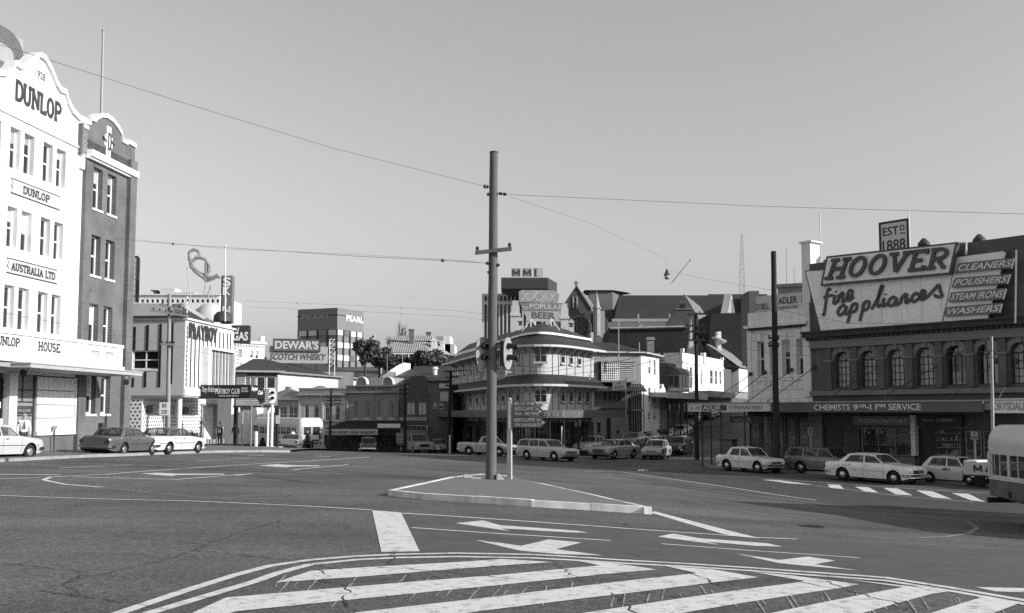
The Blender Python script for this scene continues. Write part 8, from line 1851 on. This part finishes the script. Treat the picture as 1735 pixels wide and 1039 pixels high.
# traffic signals
def signal(label,c,yaw,m,group,root_z=None,s=1.0,post=None):
 root=thing('traffic_signal',label,'traffic light',c,yaw,group)  # local x = facing direction
 mb=MB();k=12;out=[(.30*math.cos(R(t)),.57*(abs(math.sin(R(t)))**.7)*(1 if math.sin(R(t))>0 else -1))for t in range(0,360,15)]
 mb.add([(0,a*s,b*s)for a,b in out]+[(-.03,a*s,b*s)for a,b in out],[tuple(range(24)),tuple(range(47,23,-1))]+[(i,(i+1)%24,24+(i+1)%24,24+i)for i in range(24)]);mb.build('target_board',m,root,local=True)
 mb=MB();mb.box(-.25*s,-.031,-.15*s,.15*s,-.45*s,.45*s);mb.build('housing',charcoal,root,local=True)
 for z in (.24,-.16):
  mb=MB();r=.13*s;n=10
  ring0=[(0.002,r*math.cos(R(t)),z*s+r*math.sin(R(t)))for t in range(-20,201,22)];ring1=[(.3*s,p[1]*.95,p[2]-.04)for p in ring0];q=len(ring0)
  mb.add(ring0+ring1+[(p[0],p[1]*.92,p[2]-.012)for p in ring0+ring1],[(i,i+1,q+i+1,q+i)for i in range(q-1)]+[(2*q+i,2*q+i+1,3*q+i+1,3*q+i)for i in range(q-1)]+[(q+i,q+i+1,3*q+i+1,3*q+i)for i in range(q-1)]);v_=mb.build('visor',black,root,local=True,smooth=40)
  mb=MB();mb.lathe([(r*.9,.004),(r*.6,.03),(0,.04)],(0,0,z*s),'x',14);mb.build('lens',glass,v_,local=True)
 mb=MB();mb.ptube([(-.1,0,-.45*s),(-.1,0,-.75*s),(-.2,0,-.85*s)]+([(-.5,0,-.9*s)]if post is None else []),.05*s,8);mb.build('bracket',greyr,root,local=True,smooth=40)
 return root
for i,(x,y,yaw)in enumerate(((819.5,598,-62),(861,599,-30))):
 c=at(x,y,cb.y+(.05 if i==0 else -.1));signal(['traffic signal with round-ended pale board left of the island pole','traffic signal turned aside right of the island pole'][i],c,R(yaw),mat('signal_board',.3,.6,.1),'signals on the island pole',s=.92)
mb=MB();a,c=at(812,628,cb.y),at(866,632,cb.y);mb.tube(a,c,.045,seg=8);mb.tube(at(812,628,cb.y),at(812,618,cb.y),.05,seg=8);mb.build('signal_bracket',greyr,cp)
b=plan(461,74.5);sp=thing('signal_post','pale post carrying two traffic signals under the cabin','post',(b.x,b.y,gz(*b)));mb=MB();zt=at(461,686,74.5).z;mb.tube((b.x,b.y,gz(*b)),(b.x,b.y,zt),.11,seg=10);mb.build('shaft',white2,sp);mb=MB();mb.tube((b.x-.85,b.y,zt),(b.x+.1,b.y,zt),.05,seg=8);mb.build('arm',greyr,sp)
c=at(461.5,671,74.4);signal('bright traffic signal facing the junction beside the signal cabin',c,R(-70),mat('signal_white',.7,.6,.05),'signals by the cabin',post=1);c=at(442.5,671.5,74.4);signal('dark traffic signal left of the bright one by the cabin',c,R(-115),mat('signal_dark',.1,.6,.1),'signals by the cabin',post=1)
# other small posts by the cabin
for i,(x,y1,y0,w,m,lab)in enumerate(((426,763,688,.05,steel,'thin steel sign post in front of the signal cabin'),(411,760,692,.06,greyr,'sign post with long narrow board beside the cabin'),(470.5,766,690,.09,timber_d,'dark slim post at the corner kerb by the cabin'),(1048,770,0,0,steel,''))):
 if not lab:continue
 p=plan(x,74.0-i);g=gz(*p)+.1;root=thing('sign_post',lab,'post',(p.x,p.y,g));mb=MB();mb.tube((p.x,p.y,g),(p.x,p.y,at(x,y0,p.y).z),w,seg=8);mb.build('shaft',m,root)
 if i==1:a,c=at(407,694.5,p.y-.1),at(425,690,p.y-.1);mb=MB();mb.box(a.x,c.x,a.y-.04,a.y,a.z,c.z);mb.build('board',charcoal,root)
 if i==2:a,c=at(467,718,p.y-.1),at(474,704,p.y-.1);mb=MB();mb.box(a.x,c.x,a.y-.04,a.y,a.z,c.z);mb.build('plate',pale,root)
p=plan(434.5,73);root=thing('kerb_pillar','squat white kerb pillar with a dark box on top','pillar',(p.x,p.y,gz(*p)));mb=MB();mb.lathe([(.14,0),(.13,1.2),(.1,1.25),(0,1.25)],(p.x,p.y,gz(*p)),seg=12);mb.build('shaft',white2,root,smooth=40);mb=MB();z=gz(*p)+1.25;mb.box(p.x-.16,p.x+.16,p.y-.12,p.y+.12,z,z+.42);mb.build('box',charcoal,root)
# fingerboard post
sb=ground(863.5,812.5,.14);sb=Vector((sb.x,sb.y,gz(*sb)+.14));zt=at(864,680,sb.y).z;dp=thing('direction_post','square post with three arrow-ended direction boards','signpost',sb)
_q=[(sb.x+.1*math.cos(R(t)),sb.y+.1*math.sin(R(t)))for t in (208,298,28,118)];mb=MB();mb.hexa([(x,y,sb.z-.1)for x,y in _q]+[(x,y,zt)for x,y in _q]);mb.build('post',mat('post_white',.42,.6,.15,3),dp);mb=MB();mb.blob((sb.x,sb.y,zt+.06),.07);mb.build('cap',greyr,dp)
FS=Fr((sb.x-1,sb.y-.13),(sb.x+1,sb.y-.13));dk=mat('fingerboard',.045,.5,.15)
for y0,y1,x1,tip,lines in ((680,688,905,909,['BRUCE HWY']),(689,705.5,914,921,['REDCLIFFE 26','VIA  PETRIE']),(707.5,724.5,917,926,['REDCLIFFE 20','VIA SANDGATE'])):
 a0,a1,at_=FS.a(867.5,700),FS.a(x1,700),FS.a(tip,700);z0,z1=FS.z(890,y1),FS.z(890,y0);zm=(z0+z1)/2
 mb=MB();mb.prism([FS.P(a0,0,z0),FS.P(a1,0,z0),FS.P(at_,0,zm),FS.P(a1,0,z1),FS.P(a0,0,z1)],(0,.04,0));fb=mb.build('fingerboard',dk,dp)
 n=len(lines);h=(z1-z0)/n
 for i,t in enumerate(lines):lettering(fb,FS,t,(a0+.08,a1-.02,z1-h*(i+1)+h*.2,z1-h*i-h*.16),.004,greyr,.01)
 mb=MB();mb.prism([FS.P(at_-.16,.003,zm-.06),FS.P(at_-.05,.003,zm),FS.P(at_-.16,.003,zm+.06)],(0,.002,0));mb.build('arrow',greyr,fb)
mb=MB();mb.tube((sb.x-.02,sb.y-.12,FS.z(890,727)),(sb.x-.02,sb.y-.12,zt),.03,seg=6);mb.build('clamp_rail',steel,dp)
# poles
pole('slim timber pole with double crossarms before the ribbed club',284.5,757,287,498,.14,.11,mat('pale_timber',.3,.8,.3,3,stretch=(6,6,.35)),Y=63.5,arms=((255,525.5,317,536,6),(270,517,308,524,4),(272,583,298,584,4)))
pole('very dark tall pole standing before the typewriter shop',1316.5,790,1310.5,426,.19,.15,Y=57.5,arms=((1302,573,1320,574,2),(1302,586,1320,587,2)))
pole('dark pole bristling with crossarms at the corner awning',1181,779.5,1179,530,.16,.12,Y=73,arms=((1164,534,1198,531,4),(1160,552,1196,553,4),(1160,562,1196,563,4),(1160,576,1196,577,4)))
pole('dark pole in front of the twin-gabled building',686,768,686,645,.14,.11,Y=97,arms=((676,653,696,652,4),(676,661,692,660,4),(676,668,692,667,4)))
pole('dark pole in front of the cream arched building',558.5,765,561.5,658,.14,.11,Y=97,arms=((552,673,580,673,4),(552,679,578,678.5,4),(552,685,578,684.5,4)))
pole('dark leaning pole beside the left end of the hotel',759,769,764,630,.18,.14,Y=93,arms=((752,630,790,628,4),(754,640,776,639,4),(754,654,776,653,4)))
rt,rb0,rt0=pole('slim steel pole with fittings behind the two-tone bus',1682,800,1680,570,.09,.06,steel,Y=47,group=None,name='steel_pole');mb=MB();c=at(1675,590,46.8);mb.box(c.x-.12,c.x+.12,c.y-.1,c.y+.1,c.z-.1,c.z+.35);mb.build('switch_box',charcoal,rt)
for i,(x,y1,y0,Y,w,lab)in enumerate(((762.5,769,737,90,.08,'white post at the foot of the leaning dark pole'),(999,768,636,87,.07,'slender pale lamp post before the hotel annexe'),(951.5,752,722,80,.05,'thin pale post behind the station wagon roof'))):
 p=plan(x,Y);mb=MB();mb.tube((p.x,p.y,gz(*p)),(p.x,p.y,at(x,y0,Y).z),w,seg=8);tag(mb.build('kerb_post',white2 if i!=1 else greyr),lab,'post')
# road signs
def plate_sign(label,x0,x1,y0,y1,Y,lines,post_y,px,tilt=0.0,m=None,tm=None,th=.03):
 f=Fr(plan(x0,Y),plan(x1,Y));r=f.rect(x0,x1,y0,y1);p=plan(px,Y+.06);root=thing('road_sign',label,'sign',(p.x,p.y,gz(*p)));mb=MB()
 d=tilt*(r[1]-r[0]);mb.hexa([f.P(r[0],0,r[2]),f.P(r[1],0,r[2]+d),f.P(r[1],-th,r[2]+d),f.P(r[0],-th,r[2]),f.P(r[0],0,r[3]),f.P(r[1],0,r[3]+d),f.P(r[1],-th,r[3]+d),f.P(r[0],-th,r[3])]);pl_=mb.build('plate',m or mat('sign_plate',.55,.5,.06),root)
 n=len(lines);h=(r[3]-r[2])/n
 for i,t in enumerate(lines):
  w=(r[1]-r[0])*min(.84,.14*len(t));c=(r[0]+r[1])/2;lettering(pl_,f,t,(c-w/2,c+w/2,r[3]-h*(i+1)+h*.2+d*.3,r[3]-h*i-h*.16+d*.3),.006,tm or charcoal,.02,slant=d*w/(r[1]-r[0]))
 mb=MB();mb.tube((p.x,p.y,gz(*p)),(p.x,p.y,at(px,post_y,Y).z),.05,seg=8);mb.build('post',steel,root);return root
plate_sign('NO ENTRY sign tilted on a tall post before the annexe',1038,1061,646.5,661.5,86,['NO','ENTRY'],640,1061,.1)
plate_sign('small square sign on a post before the hotel annexe',973.5,984.5,711,722,80,['BUS','STOP'],711,979,m=mat('sign_faded',.32,.6,.1))
plate_sign('small white parking sign on a post before the display window',1645,1657,731,745,51,['NO','PARKING'],731,1650,m=mat('sign_faded',.32))
plate_sign('small pale notice on the grey pier under the awning',1369,1377,724,737,58,['1 HR'],724,1373,m=mat('sign_faded',.32))
plate_sign('pale square notice on a post before the patterned club wall',270,287,682,704,62.5,['BUS','STOP'],682,278.5,m=white2)
# parking meter
p=ground(91,764,.15);z=gz(*p)+.14;pm_=thing('parking_meter','slim parking meter with round head on the kerb','parking meter',(p.x,p.y,z));mb=MB();mb.tube((p.x,p.y,z),(p.x,p.y,z+1.05),.035,seg=8);mb.build('post',charcoal,pm_);mb=MB();mb.lathe([(.05,0),(.09,.06),(.1,.14),(.09,.2),(.05,.25),(0,.27)],(p.x,p.y,z+1.03),seg=14);mb.build('head',greyr,pm_,smooth=True);mb=MB();mb.box(p.x+.05,p.x+.095,p.y-.05,p.y+.05,z+1.14,z+1.24);mb.build('dial',glass,pm_)
# kerb pad under the cabin
a,c=ground(431,764),ground(472,764);mb=MB();mb.box(plan(431,73.2).x,plan(472,73.2).x,73.0,74.8,gz(-17.5,74)-.1,gz(-17.5,74)+.16);o=mb.build('kerb_pad',mat('pale_concrete',.5,.9,.1));o['kind']='structure'
# suspended street lamp
lc=at(1130,466,58);lamp=thing('street_lamp','bell-shaped street lamp hanging from a span wire in the sky','lamp',lc);mb=MB();mb.lathe([(.04,.36),(.06,.26),(.1,.2),(.12,.1),(.2,.02),(.2,-.02),(.0,.0)],lc,seg=16);mb.build('hood',charcoal,lamp,smooth=30);mb=MB();mb.lathe([(.17,-.02),(.15,-.14),(.1,-.2),(.0,-.22)],lc,seg=14);mb.build('globe',mat('lamp_globe',.5,.2,.05),lamp,smooth=True);mb=MB();mb.lathe([(.13,-.2),(.13,-.25),(0,-.25)],lc,seg=14);mb.build('rim',charcoal,lamp)
# wires
wirem=mat('wire',.09,.6,.1)
def wire(label,pts,r=.012,sag=.0,group='overhead wires',n=14,beads=()):
 mb=MB();P_=[at(*p)for p in pts];Q=[]
 for i in range(len(P_)-1):
  for k in range(n):t=k/n;v=P_[i].lerp(P_[i+1],t);v.z-=sag*4*t*(1-t);Q.append(v)
 Q.append(P_[-1]);mb.ptube(Q,r*.7,4)
 for b_ in beads:mb.blob(at(*b_),.07,8,5)
 return tag(mb.build('overhead_wire',wirem),label,'wire',group)
YP=cb.y-.1
wire('thin wire from the top left of the sky to the island pole',[(-60,58,22),(40,88,23),(300,171,26),(560,250,30),(822,316,YP)],.009,beads=((822,316,YP),))
wire('long wire from the island pole across the sky to the far right',[(858,329.5,YP),(1300,350,33),(1780,364,30)],.009)
wire('faint wire from the island pole down to the hanging lamp',[(862,333,YP),(1000,378,44),(1130,440,58),(1130,452,58)],.008)
wire('span wire from the hanging lamp towards the dark pole',[(1131,458,58),(1180,470,58),(1308,492,57.5)],.009)
wire('upper tram span wire from behind the brick bay to the island pole',[(150,401,58),(293,413.5,52),(600,434,42),(750,441.5,38),(824,446,YP)],.012,beads=((293,413.5,52),(750,441.5,38)))
wire('lower tram span wire from behind the brick bay',[(150,398,58),(383,422,52),(600,431,44),(806,443,YP)],.007)
wire('sagging cable low across the brick bay and awning',[(-20,525,30),(120,552,40),(284,585,63.4)],.012)
wire('cable from the club pole over the signal cabin',[(290,584,63.4),(400,612,70),(560,672,97)],.012)
for i,(y0,y1,y2)in enumerate(((618,632,592),(626,640,612),(610,626,575))):
 wire(['middle','lowest','highest'][i]+' of the cables slung across the hotel front',[(764,630+8*i,93),(850,y0+8,85),(930,y1-2,79),(1060,(y1+y2)/2-2,76),(1180,y2-25+4*i,73)],.02)
for i,(y0,y1,y2,y3)in enumerate(((552,569,576,570),(562,584,592,594),(576,600,606,604),(534,524,548,546))):
 wire(['second','third','lowest','topmost'][i]+' of the wires from the bristling pole past the arched windows',[(1190,y0,73),(1313,y1,57.3),(1440,y2,53),(1640,y3+2,48),(1790,y3,44)],.013)
for i,(x,y)in enumerate(((40,498),(20,508))):wire(['upper','lower'][i]+' of two phone lines over the far shop roofs',[(415,y+12,110),(615,y+20,108),(764,y+28,105),(840,y+36,103)],.014,beads=((503+60*i,y+16,109),(680,y+24,107)))
for i in range(3):wire(['upper','middle','lower'][i]+' of the wires between the two far dark poles',[(575,673+6*i,97),(630,668+6*i,97),(680,653+8*i,97)],.02)
for i in range(3):wire(['upper','middle','lower'][i]+' of the wires from the far pole to the leaning pole',[(690,653+8*i,97),(725,650+8*i,95),(760,632+10*i,93)],.02)
for i in range(3):wire(['upper','middle','lower'][i]+' of the wires running uphill from the bristling pole',[(1175,552+12*i,73),(1100,590+12*i,85),(1016,605+14*i,100)],.016)

# ================================================================ PEOPLE
def person(label,px,py,Y,rz,top,legs,shoe=None,hair=None,H=1.76,stride=.25,arms=(.1,-.1),off=.14,jacket=None,tie=False,elbow=(0,0),sleeve=True):
 """one continuous skinned body posed by joints; local x = facing"""
 p=plan(px,Y,py);base=Vector((p.x,p.y,gz(p.x,p.y)+off));k=H/1.76;root=thing('person',label,'person',base,R(rz),'people in the street')
 J={};E=[]
 def j(n,x,y,z,r):J[n]=(Vector((x,y,z))*k,r*k)
 s=stride;j('pel',0,0,.95,.155);j('wai',.0,0,1.1,.145);j('che',.01,0,1.32,.165);j('nec',.015,0,1.5,.065);j('hd0',.03,0,1.58,.075);j('hd1',.035,0,1.68,.088);j('hd2',.03,0,1.73,.055)
 for q,sd in (('l',1),('r',-1)):
  st=s*sd;kn=.52;j(q+'hip',0,.1*sd,.9,.105);j(q+'kne',st*.55+.05*(1 if st<0 else .6),.1*sd,kn,.068);j(q+'ank',st-(.08 if st<0 else 0),.1*sd,.1+(.06 if st<-.1 else 0),.05);j(q+'toe',st+.14,.115*sd,.045,.045)
  a=arms[0 if sd==1 else 1];el=elbow[0 if sd==1 else 1];j(q+'sho',.0,.19*sd,1.43,.075);j(q+'elb',a*.5,.25*sd,1.15,.05);j(q+'wri',a*1.1+el*.22,(.25-.1*(el>0))*sd,.92+el*.32,.034);j(q+'han',a*1.2+el*.27,(.24-.12*(el>0))*sd,.85+el*.36,.04)
  E+=[('pel',q+'hip'),(q+'hip',q+'kne'),(q+'kne',q+'ank'),(q+'ank',q+'toe'),('che',q+'sho'),(q+'sho',q+'elb'),(q+'elb',q+'wri'),(q+'wri',q+'han')]
 E+=[('pel','wai'),('wai','che'),('che','nec'),('nec','hd0'),('hd0','hd1'),('hd1','hd2')]
 names=list(J);me=bpy.data.meshes.new('body');me.from_pydata([J[n][0]for n in names],[(names.index(a),names.index(b))for a,b in E],[]);o=bpy.data.objects.new('body',me);col.objects.link(o)
 o.modifiers.new('skin','SKIN');
 for i,n in enumerate(names):sv=me.skin_vertices[0].data[i];sv.radius=(J[n][1],J[n][1]);sv.use_root=n=='pel'
 o.modifiers.new('sub','SUBSURF').levels=2;bpy.context.view_layer.update()
 m2=bpy.data.meshes.new_from_object(o.evaluated_get(bpy.context.evaluated_depsgraph_get()));bpy.data.objects.remove(o);bpy.data.meshes.remove(me)
 bm=bmesh.new();bm.from_mesh(m2)
 def addtube(pts,rr):
  t=MB();t.ptube(pts,rr,6);vv=[bm.verts.new(v)for v in t.v]
  for f in t.f:bm.faces.new([vv[i]for i in f])
 for q,sd in (('l',1),('r',-1)):
  h=J[q+'han'][0];d=(J[q+'han'][0]-J[q+'wri'][0]).normalized();x=Vector((1,0,0))
  for f in range(4):ln=(.07,.08,.078,.06)[f];b0=h+x*(.03-.02*f)+d*.015;addtube([b0,b0+d*ln*.55,b0+d*ln*.9-Vector((0,sd*.02,0))],[.011,.010,.007])
  b0=h+x*.035-d*.02;addtube([b0,b0+x*.03+d*.03,b0+x*.035+d*.055],[.012,.010,.008])
 hc=J['hd1'][0];addtube([hc+Vector((.07,0,.02)),hc+Vector((.105,0,-.015)),hc+Vector((.085,0,-.025))],[.008,.016,.01])
 for sd in (1,-1):addtube([hc+Vector((-.005,.085*sd,.02)),hc+Vector((-.015,.1*sd,0)),hc+Vector((.0,.088*sd,-.025))],[.012,.016,.01])
 tp_,lg=mat('cloth_%d'%round(top*1000),top,.85,.15,6),mat('cloth_%d'%round(legs*1000),legs,.85,.15,6);sh=black
 def cls(c):
  best=None
  for a,b_ in E:
   A,B=J[a][0],J[b_][0];t=max(0,min(1,(c-A).dot(B-A)/max((B-A).length_squared,1e-9)));d=(c-A.lerp(B,t)).length-J[a][1]*.5
   if best is None or d<best[0]:best=(d,a,b_)
  a,b_=best[1],best[2]
  if b_.startswith('hd')or a.startswith('hd')or b_=='nec' and c.z>1.49*k:return 0
  if b_[1:]in ('han',):return 0
  if b_[1:]=='wri' and not sleeve:return 0
  if b_[1:]in ('kne','ank','hip')or (a=='pel' and c.z<.99*k):return 2
  if b_[1:]=='toe':return 3
  return 1
 for f in bm.faces:f.material_index=cls(f.calc_center_median());f.smooth=True
 m2.materials.clear();bm.to_mesh(m2);bm.free();body=link_mesh('body',m2,[skin,tp_,lg,sh],root)
 mb=MB();hd=J['hd1'][0];mb.blob(hd+Vector((-.012,0,.028)),(.098*k,.09*k,.085*k),12,8);mb.v=[(x-(.03 if (x>hd.x+.04 and z<hd.z+.075)else 0),y,max(z,hd.z-.03))for x,y,z in mb.v];mb.build('hair',hair or hairm,root,local=True,smooth='all')
 for sd in (1,-1):mb=MB();mb.blob(hd+Vector((.078,.033*sd,.01)),(.012,.016,.009),6,4);mb.build('eye',black,root,local=True)
 mb=MB();mb.box(hd.x+.068,hd.x+.086,-.025,.025,hd.z-.058,hd.z-.05);mb.build('mouth',mat('lips',.2,.6,.1),root,local=True)
 if jacket is not None:
  jm=mat('cloth_%d'%round(jacket*1000),jacket,.85,.15,6);mb=MB();ch,pe=J['che'][0],J['pel'][0];prof=[(.90,.19,.145),(1.05,.17,.135),(1.2,.185,.145),(1.35,.2,.15),(1.46,.15,.11)];n=18;vs_=[]
  for z,ry,rx in prof:
   for i in range(n+1):t=R(28+(360-56)*i/n);vs_.append((rx*1.12*math.cos(t)*k+.01,ry*1.08*math.sin(t)*k,z*k))
  m_=n+1;mb.add(vs_,[(a*m_+i,a*m_+i+1,(a+1)*m_+i+1,(a+1)*m_+i)for a in range(4)for i in range(n)]);mb.build('jacket',jm,root,local=True,smooth='all')
 if tie:mb=MB();mb.add([(.175*k,-.02,1.47*k),(.175*k,.02,1.47*k),(.19*k,.035,1.15*k),(.185*k,0,1.08*k),(.19*k,-.035,1.15*k)],[(0,1,2,3,4)]);mb.build('tie',black,root,local=True)
 return root
person('grey-haired man in white shirt and dark tie standing by the pale sedan',39,762,43.2,-55,.7,.05,hair=grey_hair,stride=.03,tie=True,arms=(.05,.02),elbow=(0,0))
person('man in open dark suit walking past the club door',372,757,76,-80,.65,.03,jacket=.03,stride=.16,arms=(.08,-.08),tie=True)
person('man in dark jacket seen from behind under the signal cabin',398.5,757,77,75,.025,.04,stride=.2,arms=(-.1,.1))
person('left of two men in dark suits crossing by the bus',521,766,84,172,.02,.025,stride=.3,arms=(.15,-.15),off=.0)
person('right of two men in dark suits crossing by the bus',542.5,766,83.5,168,.022,.08,stride=.38,arms=(-.2,.2),off=.0)
person('man in grey jacket standing in the chemist doorway',1580,800,56.5,-140,.09,.03,stride=.03,arms=(.1,.05),elbow=(1,0))
person('small figure in dark clothes at the hotel wall',793,769,92,-60,.02,.03,stride=.05,H=1.6)
person('man in dark suit behind the old rounded sedan',971,768,86,-100,.5,.02,jacket=.02,stride=.1,tie=True)
person('person in patterned dress standing beside the bristling pole',1167,778,73.5,-110,.12,.14,stride=.06,H=1.62)
